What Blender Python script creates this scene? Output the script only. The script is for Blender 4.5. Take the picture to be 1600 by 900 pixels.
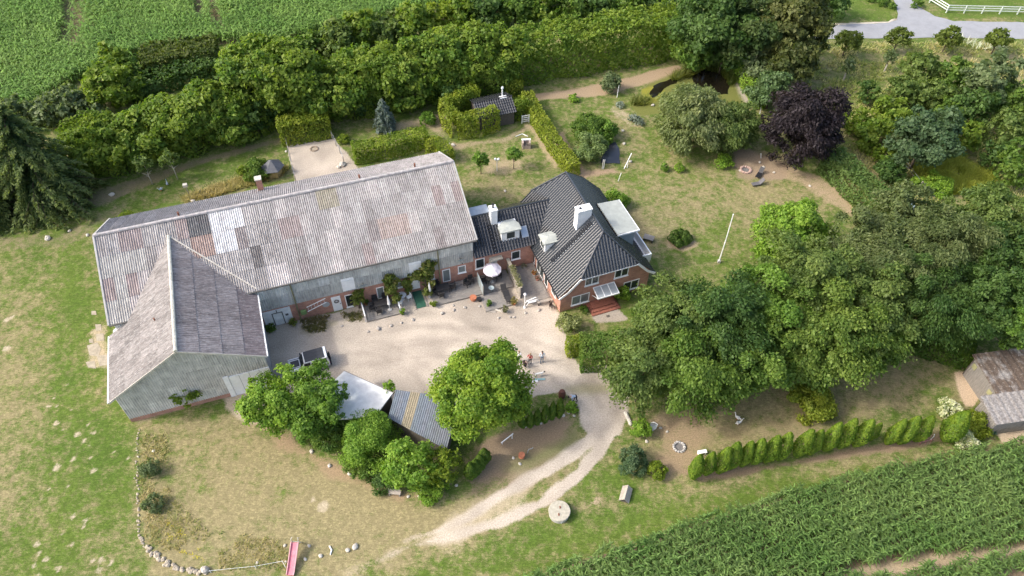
import bpy, bmesh, math, random
import numpy as np
from mathutils import Matrix, Vector, Euler
for _o in list(bpy.data.objects):
    bpy.data.objects.remove(_o)
SC = bpy.context.scene
COL = SC.collection
rnd = random.Random(7)

# ------------------------------------------------------------------ camera
FPX, TILT, ROLL, CAM_H = 1175.0, math.radians(49.1), math.radians(1.07), 62.0
FARM = math.radians(19.65)            # direction of the long barn
HOUSE = FARM + 0.027                  # the dwelling is turned a little more
fwd = np.array([0, math.cos(TILT), -math.sin(TILT)])
_r0 = np.array([1.0, 0, 0]); _u0 = np.cross(_r0, fwd)
rgt = _r0*math.cos(ROLL)+_u0*math.sin(ROLL)
upv = -_r0*math.sin(ROLL)+_u0*math.cos(ROLL)
CPOS = np.array([0, 0, CAM_H])
cam = bpy.data.cameras.new('camera'); cam_o = bpy.data.objects.new('camera', cam); COL.objects.link(cam_o)
cam.sensor_width = 36.0; cam.lens = FPX/1600*36.0; cam.clip_start = 0.5; cam.clip_end = 4000
M = Matrix([[rgt[0], upv[0], -fwd[0], 0], [rgt[1], upv[1], -fwd[1], 0], [rgt[2], upv[2], -fwd[2], CAM_H], [0, 0, 0, 1]])
cam_o.matrix_world = M
SC.camera = cam_o

# ------------------------------------------------------------------ light
SUN_EL, SUN_AZ = math.radians(42), math.radians(190)     # direction towards the sun, measured from +X
sd = Vector((math.cos(SUN_AZ)*math.cos(SUN_EL), math.sin(SUN_AZ)*math.cos(SUN_EL), math.sin(SUN_EL)))
sun = bpy.data.lights.new('sun', 'SUN'); sun.energy = 1.05; sun.angle = math.radians(3.0); sun.color = (1.0, 0.985, 0.94)
sun_o = bpy.data.objects.new('sun', sun); COL.objects.link(sun_o)
sun_o.rotation_euler = sd.to_track_quat('Z', 'Y').to_euler(); sun_o.location = (-60, -10, 80)
world = bpy.data.worlds.new('World'); SC.world = world; world.use_nodes = True
wn = world.node_tree.nodes; wl = world.node_tree.links; wn.clear()
sky = wn.new('ShaderNodeTexSky'); sky.sky_type = 'NISHITA'; sky.sun_disc = False
sky.sun_elevation = SUN_EL; sky.sun_rotation = math.pi/2-SUN_AZ
sky.air_density = 1.0; sky.dust_density = 4.5; sky.ozone_density = 1.0
bg = wn.new('ShaderNodeBackground'); bg.inputs['Strength'].default_value = 0.15
wo = wn.new('ShaderNodeOutputWorld')
wl.new(sky.outputs[0], bg.inputs['Color']); wl.new(bg.outputs[0], wo.inputs['Surface'])
SC.view_settings.view_transform = 'Standard'; SC.view_settings.look = 'None'
SC.view_settings.exposure = 1.28; SC.view_settings.gamma = 1.0
SC.cycles.max_bounces = 6; SC.cycles.diffuse_bounces = 4; SC.cycles.transparent_max_bounces = 6

# ------------------------------------------------------------------ survey helpers
def G(x, y, z=0.0):
    """point of the place seen at photo pixel x,y at height z"""
    d = fwd + rgt*(x-800)/FPX - upv*(y-450)/FPX
    return CPOS + d*((z-CAM_H)/d[2])
def DEP(p): return float((np.asarray(p, float)-CPOS) @ fwd)
def MPX(p): return DEP(p)/FPX          # metres per photo pixel there
AX = np.array([math.cos(FARM), math.sin(FARM), 0]); BX = np.array([-math.sin(FARM), math.cos(FARM), 0])
def W(s, t, z=0.0): return AX*s+BX*t+np.array([0, 0, z])

# ------------------------------------------------------------------ noise on arrays
def vnoise(x, y, scale, seed):
    rs = np.random.RandomState(seed); n = 256
    lat = rs.rand(n, n)
    X = np.asarray(x)/scale+1000.37; Y = np.asarray(y)/scale+1000.71
    xi = np.floor(X).astype(int); yi = np.floor(Y).astype(int); fx = X-xi; fy = Y-yi
    fx = fx*fx*(3-2*fx); fy = fy*fy*(3-2*fy)
    a = lat[xi % n, yi % n]; b = lat[(xi+1) % n, yi % n]; c = lat[xi % n, (yi+1) % n]; d = lat[(xi+1) % n, (yi+1) % n]
    return (a*(1-fx)+b*fx)*(1-fy)+(c*(1-fx)+d*fx)*fy
def fbm(x, y, scale, seed, octs=4):
    v = 0; a = 1; s = 0
    for k in range(octs):
        v = v+a*vnoise(x, y, scale/2**k, seed+k); s += a; a *= 0.55
    return v/s
def sstep(a, b, x):
    t = np.clip((x-a)/(b-a), 0, 1); return t*t*(3-2*t)

# ------------------------------------------------------------------ object helpers
def prop(o, label=None, cat=None, group=None, kind=None):
    if label: o['label'] = label
    if cat: o['category'] = cat
    if group: o['group'] = group
    if kind: o['kind'] = kind
    return o
def thing(name, label, cat, loc=(0, 0, 0), rz=0.0, group=None):
    o = bpy.data.objects.new(name, None); COL.objects.link(o)
    o.empty_display_size = 0.3
    o.location = tuple(float(v) for v in loc); o.rotation_euler = (0, 0, rz)
    return prop(o, label, cat, group)
def link(name, me, parent=None, mat=None):
    o = bpy.data.objects.new(name, me); COL.objects.link(o)
    if parent is not None: o.parent = parent
    if mat is not None and len(me.materials) == 0: me.materials.append(mat)
    return o
def copy_tree(o, parent=None):
    c = o.copy(); COL.objects.link(c)
    if parent is not None: c.parent = parent
    for ch in list(o.children): copy_tree(ch, c)
    return c
def mesh_arrays(name, V, F, col=None, smooth=False):
    """V (n,3), F (m,k) equal-sized faces, col (n,3) linear albedo"""
    me = bpy.data.meshes.new(name); V = np.ascontiguousarray(V, np.float32); F = np.ascontiguousarray(F, np.int32)
    n, m, k = len(V), len(F), F.shape[1]
    me.vertices.add(n); me.vertices.foreach_set('co', V.ravel())
    me.loops.add(m*k); me.loops.foreach_set('vertex_index', F.ravel())
    me.polygons.add(m); me.polygons.foreach_set('loop_start', np.arange(0, m*k, k, dtype=np.int32))
    me.polygons.foreach_set('loop_total', np.full(m, k, np.int32))
    if smooth: me.polygons.foreach_set('use_smooth', np.ones(m, bool))
    if col is not None:
        at = me.color_attributes.new('Col', 'FLOAT_COLOR', 'POINT')
        c4 = np.ones((n, 4), np.float32); c4[:, :3] = col; at.data.foreach_set('color', c4.ravel())
    me.update(); return me

class MB:
    """collects simple solids into one mesh"""
    def __init__(s): s.v = []; s.f = []; s.sm = False
    def add(s, vs, fs):
        b = len(s.v); s.v += [tuple(map(float, q)) for q in vs]; s.f += [tuple(b+i for i in f) for f in fs]; return s
    def box(s, x0, y0, z0, x1, y1, z1):
        return s.add([(x0, y0, z0), (x1, y0, z0), (x1, y1, z0), (x0, y1, z0), (x0, y0, z1), (x1, y0, z1), (x1, y1, z1), (x0, y1, z1)],
                     [(3, 2, 1, 0), (4, 5, 6, 7), (0, 1, 5, 4), (1, 2, 6, 5), (2, 3, 7, 6), (3, 0, 4, 7)])
    def bar(s, p, q, w, h=None, up=(0, 0, 1)):
        """rectangular bar from p to q"""
        h = w if h is None else h
        p = np.array(p, float); q = np.array(q, float); d = q-p; d /= np.linalg.norm(d)
        u_ = np.array(up, float)
        if abs(d@u_) > .95: u_ = np.array([1., 0, 0])
        a = np.cross(d, u_); a /= np.linalg.norm(a); b = np.cross(a, d)
        a = a*w/2; b = b*h/2
        return s.add([p-a-b, p+a-b, p+a+b, p-a+b, q-a-b, q+a-b, q+a+b, q-a+b],
                     [(3, 2, 1, 0), (4, 5, 6, 7), (0, 1, 5, 4), (1, 2, 6, 5), (2, 3, 7, 6), (3, 0, 4, 7)])
    def tube(s, pts, rads, n=8, cap=True):
        pts = [np.array(p, float) for p in pts]; ring = []
        b = len(s.v); m = len(pts)
        for i, p in enumerate(pts):
            d = pts[min(i+1, m-1)]-pts[max(i-1, 0)]; d /= np.linalg.norm(d)+1e-9
            u_ = np.array([0, 0, 1.]) if abs(d[2]) < .9 else np.array([1., 0, 0])
            a = np.cross(d, u_); a /= np.linalg.norm(a); c = np.cross(a, d)
            for k in range(n):
                t = 2*math.pi*k/n; s.v.append(tuple(p+(a*math.cos(t)+c*math.sin(t))*rads[i]))
        for i in range(m-1):
            for k in range(n):
                s.f.append((b+i*n+k, b+i*n+(k+1) % n, b+(i+1)*n+(k+1) % n, b+(i+1)*n+k))
        if cap: s.f.append(tuple(b+k for k in range(n))[::-1]); s.f.append(tuple(b+(m-1)*n+k for k in range(n)))
        return s
    def lathe(s, prof, n=16, c=(0, 0, 0), sx=1, sy=1):
        b = len(s.v); m = len(prof)
        for r_, z in prof:
            for k in range(n):
                t = 2*math.pi*k/n; s.v.append((c[0]+sx*r_*math.cos(t), c[1]+sy*r_*math.sin(t), c[2]+z))
        for i in range(m-1):
            for k in range(n): s.f.append((b+i*n+k, b+i*n+(k+1) % n, b+(i+1)*n+(k+1) % n, b+(i+1)*n+k))
        s.f.append(tuple(b+k for k in range(n))[::-1]); s.f.append(tuple(b+(m-1)*n+k for k in range(n)))
        return s
    def prism(s, poly, z0, z1):
        n = len(poly); vs = [(p[0], p[1], z0) for p in poly]+[(p[0], p[1], z1) for p in poly]
        fs = [tuple(range(n))[::-1], tuple(range(n, 2*n))]+[(i, (i+1) % n, n+(i+1) % n, n+i) for i in range(n)]
        return s.add(vs, fs)
    def rock(s, c, rx, ry, rz, rg, n=7):
        """irregular stone"""
        prof = [(0.25, -1), (0.8, -.55), (1, 0.0), (.82, .55), (.3, .95)]
        b = len(s.v); ph = rg.random()*6
        for r_, z in prof:
            for k in range(n):
                t = 2*math.pi*k/n+ph; j = 0.8+rg.random()*.4
                s.v.append((c[0]+rx*r_*j*math.cos(t), c[1]+ry*r_*j*math.sin(t), c[2]+rz*(z+(rg.random()-.5)*.3)))
        for i in range(len(prof)-1):
            for k in range(n): s.f.append((b+i*n+k, b+i*n+(k+1) % n, b+(i+1)*n+(k+1) % n, b+(i+1)*n+k))
        s.f.append(tuple(b+k for k in range(n))[::-1]); s.f.append(tuple(b+(len(prof)-1)*n+k for k in range(n)))
        return s
    def build(s, name, mat, parent=None, off=(0, 0, 0), smooth=False, bevel=0):
        me = bpy.data.meshes.new(name)
        o3 = off
        me.from_pydata([(x-o3[0], y-o3[1], z-o3[2]) for x, y, z in s.v], [], s.f); me.update()
        if smooth:
            me.polygons.foreach_set('use_smooth', np.ones(len(me.polygons), bool))
        if bevel:
            bm = bmesh.new(); bm.from_mesh(me)
            bmesh.ops.bevel(bm, geom=list(bm.edges), offset=bevel, segments=1, affect='EDGES'); bm.to_mesh(me); bm.free()
        me.materials.append(mat)
        o = bpy.data.objects.new(name, me); COL.objects.link(o)
        if parent is not None: o.parent = parent
        return o
def one(name, mb, mat, label, cat, loc=(0, 0, 0), rz=0, group=None, smooth=False, bevel=0, kind=None):
    o = mb.build(name, mat, None, smooth=smooth, bevel=bevel)
    o.location = tuple(float(v) for v in loc); o.rotation_euler = (0, 0, rz)
    return prop(o, label, cat, group, kind)

# ------------------------------------------------------------------ materials
def newmat(name):
    m = bpy.data.materials.new(name); m.use_nodes = True; nt = m.node_tree; nt.nodes.clear()
    out = nt.nodes.new('ShaderNodeOutputMaterial'); bs = nt.nodes.new('ShaderNodeBsdfPrincipled')
    nt.links.new(bs.outputs[0], out.inputs['Surface']); return m, nt, bs, out
def N(nt, t, **kw):
    n = nt.nodes.new(t)
    for k, v in kw.items():
        if k in n.inputs: n.inputs[k].default_value = v
        else: setattr(n, k, v)
    return n
def noise(nt, vec, scale, detail=5, rough=.6):
    n = N(nt, 'ShaderNodeTexNoise'); n.inputs['Scale'].default_value = scale
    n.inputs['Detail'].default_value = detail; n.inputs['Roughness'].default_value = rough
    if vec is not None: nt.links.new(vec, n.inputs['Vector'])
    return n.outputs['Fac']
def math_(nt, op, a, b=None, c=None, clamp=False):
    n = N(nt, 'ShaderNodeMath', operation=op, use_clamp=clamp)
    for i, v in enumerate((a, b, c)):
        if v is None: continue
        if isinstance(v, (int, float)): n.inputs[i].default_value = v
        else: nt.links.new(v, n.inputs[i])
    return n.outputs[0]
def remap(nt, v, a, b, c, d):
    n = N(nt, 'ShaderNodeMapRange'); nt.links.new(v, n.inputs[0])
    for i, q in enumerate((a, b, c, d)): n.inputs[i+1].default_value = q
    return n.outputs[0]
def mixc(nt, fac, a, b, mode='MIX'):
    n = N(nt, 'ShaderNodeMix', data_type='RGBA', blend_type=mode)
    for sock, v in ((n.inputs[0], fac), (n.inputs[6], a), (n.inputs[7], b)):
        if isinstance(v, (int, float)): sock.default_value = v
        elif isinstance(v, tuple): sock.default_value = (*v[:3], 1)
        else: nt.links.new(v, sock)
    return n.outputs[2]
def coords(nt, kind='Object', scale=None):
    t = N(nt, 'ShaderNodeTexCoord').outputs[kind]
    if scale:
        mp = N(nt, 'ShaderNodeMapping'); mp.inputs['Scale'].default_value = scale; nt.links.new(t, mp.inputs['Vector']); t = mp.outputs[0]
    return t
def rndoff(nt, vec):
    oi = N(nt, 'ShaderNodeObjectInfo'); m = math_(nt, 'MULTIPLY', oi.outputs['Random'], 97.0)
    cx = N(nt, 'ShaderNodeCombineXYZ')
    for i in range(3): nt.links.new(m, cx.inputs[i])
    a = N(nt, 'ShaderNodeVectorMath', operation='ADD'); nt.links.new(vec, a.inputs[0]); nt.links.new(cx.outputs[0], a.inputs[1])
    return a.outputs[0], oi
_PM = {}
def pm(name, col, rough=.8, var=.25, scale=4.0, bump=0.0, metal=0.0, spec=.5, dirt=None, stretch=None, objcol=False):
    """plain surface: a colour with grain, patches and optional dirt"""
    if name in _PM: return _PM[name]
    m, nt, bs, out = newmat(name); vec, oi = rndoff(nt, coords(nt, 'Object', stretch))
    n1 = noise(nt, vec, scale, 6); n2 = noise(nt, vec, scale*7, 4)
    f = math_(nt, 'ADD', remap(nt, n1, .3, .7, 1-var, 1+var), remap(nt, n2, .3, .7, -var*.5, var*.5))
    base = oi.outputs['Color'] if objcol else col
    g = N(nt, 'ShaderNodeCombineXYZ'); [nt.links.new(f, g.inputs[i]) for i in range(3)]
    c = mixc(nt, 1.0, base, g.outputs[0], 'MULTIPLY')
    if dirt:
        n3 = noise(nt, vec, scale*.6, 8, .7); c = mixc(nt, remap(nt, n3, dirt[3], dirt[3]+.18, 0, dirt[4]), c, tuple(dirt[:3]))
    nt.links.new(c, bs.inputs['Base Color']); bs.inputs['Roughness'].default_value = rough
    bs.inputs['Metallic'].default_value = metal; bs.inputs['Specular IOR Level'].default_value = spec
    if bump:
        b = N(nt, 'ShaderNodeBump'); b.inputs['Strength'].default_value = bump; b.inputs['Distance'].default_value = .05
        nt.links.new(n2, b.inputs['Height']); nt.links.new(b.outputs[0], bs.inputs['Normal'])
    _PM[name] = m; return m
# ------------------------------------------------------------------ ground
def axis(a, b, fine, lo, hi, mid):
    c = [-900, -600, -400, -280, -200, -150, -120] if a < 0 else []
    pre = list(np.arange(lo, a, mid)); core = list(np.arange(a, b, fine)); post = list(np.arange(b, hi+.01, mid))
    return pre, core, post
gx = np.array([-1500, -700, -400, -250, -170, -130]+list(np.arange(-105, -58, .55))+list(np.arange(-58, 58, .31))+list(np.arange(58, 108, .55))+[130, 170, 250, 400, 700, 1500])
gy = np.array([-1500, -700, -300, -120, -40, -10, 5, 12]+list(np.arange(16, 80, .31))+list(np.arange(80, 132, .5))+[140, 155, 180, 230, 320, 500, 900, 2000])
XX, YY = np.meshgrid(gx, gy); X = XX.ravel(); Y = YY.ravel()
def poly_w(px): return np.array([G(*q)[:2] for q in px])
def sdf(P):
    """signed distance to polygon P (negative inside)"""
    d = np.full(X.shape, 1e9); ins = np.zeros(X.shape, bool); n = len(P)
    for i in range(n):
        a = P[i]; b = P[(i+1) % n]; e = b-a; wx = X-a[0]; wy = Y-a[1]
        t = np.clip((wx*e[0]+wy*e[1])/(e@e+1e-9), 0, 1)
        d = np.minimum(d, (wx-t*e[0])**2+(wy-t*e[1])**2)
        c = ((a[1] <= Y) & (b[1] > Y)) | ((b[1] <= Y) & (a[1] > Y))
        with np.errstate(divide='ignore', invalid='ignore'):
            xi = a[0]+(Y-a[1])/(b[1]-a[1])*e[0]
        ins ^= c & (X < xi)
    d = np.sqrt(d); return np.where(ins, -d, d)
def dline(P):
    d = np.full(X.shape, 1e9)
    for i in range(len(P)-1):
        a = P[i]; b = P[i+1]; e = b-a; wx = X-a[0]; wy = Y-a[1]; t = np.clip((wx*e[0]+wy*e[1])/(e@e+1e-9), 0, 1)
        d = np.minimum(d, (wx-t*e[0])**2+(wy-t*e[1])**2)
    return np.sqrt(d)
wob = (fbm(X, Y, 3.0, 11, 4)-.5)
def area(px, soft=.8, ragged=2.0): return 1-sstep(-soft, soft, sdf(poly_w(px))+wob*ragged)
dry = np.full(X.shape, .36)
def setdry(px, v, soft=2.0, ragged=3.0):
    global dry
    a = area(px, soft, ragged); dry = dry*(1-a)+v*a
bare = np.zeros(X.shape); bcol = np.tile(np.array([.36, .29, .2]), (len(X), 1))
def setbare(a, c):
    global bare, bcol
    w = np.clip(a/np.maximum(bare*(1-a)+a, 1e-4), 0, 1)[:, None]
    bcol = bcol*(1-w)+np.array(c)*w; bare = bare*(1-a)+a
# lawns and meadows, how parched they are
setdry([(-60, 380), (100, 370), (150, 500), (150, 620), (210, 660), (215, 860), (300, 910), (-80, 910)], .31)
setdry([(-40, 600), (60, 640), (50, 800), (-60, 860)], .56, 3)
setdry([(0, 420), (70, 450), (60, 640), (-40, 640)], .60, 3)
setdry([(98, 400), (122, 400), (128, 520), (122, 640), (100, 640)], .16, 1.2)
setdry([(90, 640), (205, 640), (210, 860), (120, 850)], .22, 2)
setdry([(232, 655), (400, 635), (450, 690), (540, 735), (640, 780), (760, 795), (700, 860), (620, 905), (230, 905), (214, 690)], .84, 1.5)
setdry([(235, 690), (300, 680), (330, 760), (280, 790), (240, 760)], .62, 1.5)
setdry([(420, 700), (520, 745), (660, 790), (760, 795), (640, 850), (500, 800)], 1.0, 1.5)
setdry([(620, 910), (770, 845), (880, 765), (950, 690), (985, 720), (1010, 750), (1110, 765), (1300, 740), (1640, 680), (1640, 720), (880, 910)], .24, 1.0)
setdry([(885, 775), (960, 765), (975, 800), (900, 815)], .66, 1)
setdry([(1000, 757), (1090, 755), (1400, 700), (1560, 690), (1560, 703), (1300, 740), (1090, 775)], .58, .7)
setdry([(920, 265), (1050, 245), (1200, 255), (1310, 330), (1190, 430), (1040, 440), (980, 380)], .56, 2)
setdry([(1000, 400), (1130, 330), (1190, 330), (1180, 420), (1060, 430)], .42, 2)
setdry([(950, 320), (1020, 330), (1040, 380), (1010, 420), (975, 360)], .78, 1.5)
setdry([(1020, 290), (1240, 285), (1290, 330), (1150, 330), (1010, 340)], .62, 2)
setdry([(835, 150), (945, 145), (960, 175), (890, 190), (870, 210)], .34, 1)
setdry([(960, 160), (1005, 200), (1010, 245), (960, 250), (925, 285), (890, 270), (900, 250), (960, 230)], .58, 1)
setdry([(705, 232), (830, 195), (885, 270), (810, 325), (740, 335)], .46, 1)
setdry([(720, 280), (800, 270), (830, 300), (750, 318)], .66, 1.5)
setdry([(720, 312), (800, 318), (800, 335), (730, 335)], .22, 1)  # greener, darker turf painted where the barn gable's shadow falls
setdry([(120, 340), (300, 262), (440, 225), (455, 275), (300, 318), (160, 350)], .30, 1)
setdry([(260, 310), (390, 270), (450, 260), (455, 275), (300, 318)], .62, 1)
setdry([(525, 205), (700, 170), (700, 230), (540, 270)], .42, 1)
setdry([(1195, 190), (1290, 65), (1640, 65), (1640, 340), (1330, 340), (1280, 240)], .50, 3)
setdry([(1350, 85), (1640, 70), (1640, 160), (1400, 110)], .66, 2)
setdry([(1290, 55), (1640, 55), (1640, 75), (1290, 78)], .38, 1.5)
setdry([(1320, 230), (1370, 240), (1400, 330), (1340, 330)], .60, 2)
setdry([(1260, -60), (1405, -60), (1395, 30), (1285, 36)], .08, .7)
setdry([(1430, -60), (1700, -60), (1700, 30), (1480, 28)], .06, .7)
setdry([(1480, 28), (1640, 28), (1640, 36), (1480, 36)], .5, .5)
setdry([(990, 640), (1060, 620), (1400, 550), (1530, 590), (1530, 690), (1390, 665), (1070, 745), (1000, 745)], .72, 1.5)
setdry([(1290, 650), (1400, 640), (1500, 620), (1500, 680), (1390, 665), (1300, 690)], .36, 1.5)
setdry([(1420, 560), (1480, 590), (1500, 640), (1440, 630)], .38, 1)
mow = np.sin(((X*.35+Y)+.02*(X-20)**2)*2*math.pi/1.6)*.5+.5
dry = dry+.06*(mow-.5)*area([(920, 265), (1050, 245), (1200, 255), (1310, 330), (1190, 430), (1040, 440), (980, 380)], 1, 1)
dry = dry+(fbm(X, Y, 9, 3, 3)-.5)*.34+(fbm(X, Y, 1.6, 5, 3)-.5)*.30
# soil, sand, gravel
soil = (.29, .21, .125)
setbare(.75*area([(395, 655), (440, 665), (520, 715), (610, 765), (720, 770), (790, 740), (870, 690), (905, 640), (860, 640), (760, 700), (740, 770), (620, 785), (520, 745), (430, 700)], .7), soil)
setbare(.55*area([(760, 690), (860, 655), (905, 650), (900, 690), (820, 760), (740, 780), (715, 760), (725, 700)], .7), (.24, .175, .115))
setbare(.6*area([(830, 725), (900, 690), (905, 660), (880, 690), (815, 720), (790, 735)], 1.0), (.13, .16, .05))
setbare(.7*area([(985, 650), (1090, 640), (1115, 680), (1090, 735), (1070, 745), (1020, 742), (1030, 690)], .8), (.29,.215,.13))
setbare(.45*area([(1100, 650), (1300, 650), (1420, 560), (1480, 590), (1300, 690), (1110, 700)], 1.2, 4), (.26,.205,.115))
setbare(.8*area([(1040, 720), (1090, 755), (1400, 705), (1560, 670), (1540, 660), (1400, 690), (1090, 740)], .4, .8), (.24, .175, .11))
setbare(.85*area([(822, 150), (930, 133), (1060, 100), (1075, 112), (1000, 135), (940, 150), (830, 158)], .4, .8), (.33, .245, .155))
setbare(.8*area([(1130, 110), (1150, 120), (1185, 165), (1170, 170)], .3, .6), (.34, .30, .24))
setbare(.42*area([(955, 160), (1000, 185), (1005, 200), (985, 198), (950, 172)], .3, .8), (.44, .36, .26))
setbare(.75*area([(862, 215), (880, 205), (915, 265), (960, 262), (965, 270), (905, 280)], .5, 1), (.32, .23, .15))
setbare(.65*area([(820, 195), (838, 195), (880, 262), (865, 265)], .5, 1), (.36, .28, .17))
setbare(.6*area([(690, 185), (700, 225), (790, 213), (830, 190), (835, 200), (790, 222), (700, 236)], .5, 1), (.34, .26, .17))
setbare(.6*area([(600, 190), (700, 178), (690, 215), (660, 200), (615, 205)], .5, 1.5), (.32, .25, .17))
setbare(.6*area([(765, 250), (815, 250), (820, 265), (790, 275), (745, 272)], .5, 1), (.36, .28, .17))
setbare(.65*area([(1150, 230), (1270, 270), (1370, 330), (1390, 350), (1340, 345), (1250, 290), (1140, 262)], .6, 1.5), (.33, .25, .16))
setbare(.55*area([(1140, 225), (1240, 240), (1230, 285), (1150, 280)], .6, 1.5), (.25, .19, .13))
setbare(.7*area([(1045, 365), (1080, 365), (1092, 385), (1070, 394), (1040, 388)], .4, .8), (.35, .27, .17))
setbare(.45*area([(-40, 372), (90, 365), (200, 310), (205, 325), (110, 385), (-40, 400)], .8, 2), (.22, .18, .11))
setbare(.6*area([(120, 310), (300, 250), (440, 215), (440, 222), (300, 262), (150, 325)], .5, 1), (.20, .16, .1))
setbare(.95*area([(1491, 582), (1521, 579), (1532, 612), (1524, 636), (1506, 637), (1496, 610)], .25, .6), (.50, .38, .26))
setbare(.9*area([(1556, 664), (1640, 655), (1640, 690), (1566, 692)], .3, .8), (.50, .39, .27))
setbare(.6*area([(905, 780), (938, 770), (948, 795), (910, 800)], .4, 1.5), (.42, .31, .22))
setbare(.6*area([(138, 515), (168, 505), (172, 572), (133, 578)], .4, 1), (.42, .34, .23))
setbare(.85*area([(350, 640), (345, 612), (420, 590), (440, 620), (420, 665), (380, 655)], .5, 1.2), (.44, .36, .26))
setbare(.6*area([(205, 648), (345, 600), (352, 622), (215, 664)], .3, .6), (.30, .24, .15))
# gravel yard and the drive
YARD = area([(404, 512), (440, 506), (600, 467), (745, 432), (800, 425), (835, 405), (866, 468), (872, 484), (878, 500), (886, 530), (892, 556), (912, 572), (950, 572), (985, 590),
             (985, 640), (972, 680), (938, 694), (908, 668), (905, 640), (880, 614), (840, 620), (760, 650), (690, 640), (640, 640), (560, 640), (420, 640), (395, 625), (400, 540)], .22, .9)
FRONT = area([(925, 492), (965, 480), (985, 500), (960, 505), (930, 503)], .2, .5)
PAD = area([(449, 228), (522, 216), (560, 262), (540, 300), (470, 310)], .25, .7)
gn = fbm(X, Y, 2.2, 31, 4)
gcol = np.array([.475, .408, .330])*(.72+.52*gn[:, None])
w2 = sstep(.45, .7, fbm(X, Y, 6, 41, 3))[:, None]; gcol = gcol*(1-.20*w2)
for trk in ([(958, 610), (900, 585), (800, 560), (680, 545), (560, 560)], [(955, 600), (880, 560), (780, 525), (660, 520), (560, 535)], [(930, 640), (900, 600), (800, 545), (700, 500), (610, 500)], [(700, 640), (660, 580), (600, 545), (540, 540)]):
    for o_ in (-.8, .8):
        q = poly_w(trk); d_ = np.gradient(q, axis=0); d_ /= np.linalg.norm(d_, axis=1)[:, None]; q = q+np.stack([-d_[:, 1], d_[:, 0]], 1)*o_
        gcol = gcol*(1-.13*(1-sstep(.12, .5, dline(q)+wob*.9))[:, None])
def setcol(a, c):
    global bare, bcol
    w = np.clip(a/np.maximum(bare*(1-a)+a, 1e-4), 0, 1)[:, None]; bcol = bcol*(1-w)+c*w; bare = bare*(1-a)+a
setcol(YARD, gcol); setcol(FRONT*.9, gcol*.95); setcol(PAD, gcol*.93)
setbare(.55*area([(470, 500), (560, 486), (566, 505), (520, 516), (470, 530)], .7, 3)*sstep(.40, .62, fbm(X, Y, 1.1, 61, 3)), (.20, .18, .09))
setbare(.6*area([(868, 605), (925, 600), (960, 595), (950, 612), (900, 618)], .7, 2), (.27, .25, .12))
t1 = dline(poly_w([(958, 640), (952, 686), (907, 741), (847, 787), (772, 820), (690, 840), (630, 858), (560, 890)]))
t2 = dline(poly_w([(928, 683), (882, 717), (832, 746), (788, 769), (735, 806), (690, 828), (630, 846)]))
mid = dline(poly_w([(935, 700), (895, 730), (840, 768), (780, 797), (710, 825)]))
fade = sstep(-15, 0, X)
setbare(.10*(1-sstep(.5, 1.6, mid+wob*1.6)), (.37, .31, .19)); dry = dry+.30*(1-sstep(.8, 3.5, mid+wob*2)); setbare(.62*area([(815, 765), (800, 802), (700, 852), (590, 895), (540, 885), (630, 832), (720, 800)], 2.0, 5), (.42, .35, .23))
DRIVE = np.maximum(1-sstep(.08, .72, t1+wob*1.2), 1-sstep(.06, .62, t2+wob*1.2))*(.10+.90*fade)
DRIVE = DRIVE*np.clip(sstep(.28, .55, fbm(X, Y, 1.8, 71, 3)+.30*fade), .25, 1); setcol(DRIVE*.95, gcol*1.0)
setbare(.8*(1-sstep(0, 6, sdf(poly_w([(910, 640), (960, 625), (955, 690), (930, 700)])))), (.42, .38, .33)) if False else None
# pale sandy spots on the western lawn
spots = [(120, 679, 5), (146, 676, 4), (131, 690, 4), (137, 698, 3), (114, 718, 7), (140, 716, 5), (88, 731, 8), (146, 736, 8), (105, 760, 5), (76, 765, 4), (114, 807, 6), (134, 813, 6), (151, 811, 4),
         (130, 823, 4), (58, 851, 5), (78, 849, 4), (62, 864, 5), (72, 873, 5), (112, 850, 7), (126, 866, 4), (144, 876, 6), (158, 875, 7), (174, 880, 8), (154, 891, 6), (92, 888, 5), (194, 890, 4),
         (52, 886, 5), (106, 602, 5), (83, 622, 3), (107, 620, 3), (98, 610, 2), (88, 662, 5), (97, 670, 3), (128, 657, 4), (136, 664, 4), (63, 782, 3), (97, 836, 4), (10, 500, 7), (20, 495, 6), (10, 545, 8),
         (110, 640, 3), (75, 635, 3), (90, 634, 3), (150, 628, 3), (60, 900, 5), (200, 716, 6), (177, 706, 3), (505, 792, 10), (490, 780, 5)]
for px, py, pr in spots:
    c = G(px, py); m = pr*.062
    d = np.hypot(X-c[0], (Y-c[1])*.9)
    setbare(.68*(1-sstep(m*.4, m*1.15, d+wob*.5)), (.43, .36, .25))
# maize soil
M1 = area([(815, 912), (870, 890), (980, 855), (1180, 785), (1340, 745), (1480, 715), (1700, 672), (1700, 1000), (800, 1000)], .3, .6)
M2 = area([(-400, -120), (1100, -120), (1090, -10), (760, -8), (520, 45), (360, 70), (230, 75), (150, 95), (60, 160), (-160, 190), (-500, 200)], .3, 1.0)
setbare(.9*M1, (.23, .165, .105)); setbare(.9*M2, (.19, .15, .09))
setbare(.9*area([(1285, 905), (1330, 885), (1480, 862), (1640, 845), (1640, 868), (1480, 890), (1400, 905)], .3, 1.0), (.43, .335, .225))
WETM = area([(1425, 258), (1500, 245), (1545, 262), (1555, 298), (1480, 305), (1440, 300)], .6, 1.0)
setbare(.8*WETM, (.17, .21, .03))
POND1 = [(1058, 134), (1075, 120), (1078, 108), (1100, 106), (1128, 112), (1140, 130), (1138, 146), (1100, 150), (1060, 150)]
setbare(.95*area([(985, 165), (1015, 130), (1060, 112), (1085, 100), (1130, 100), (1150, 128), (1160, 170), (1090, 170), (1000, 180)], .4, .8), (.14, .15, .04))
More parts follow.
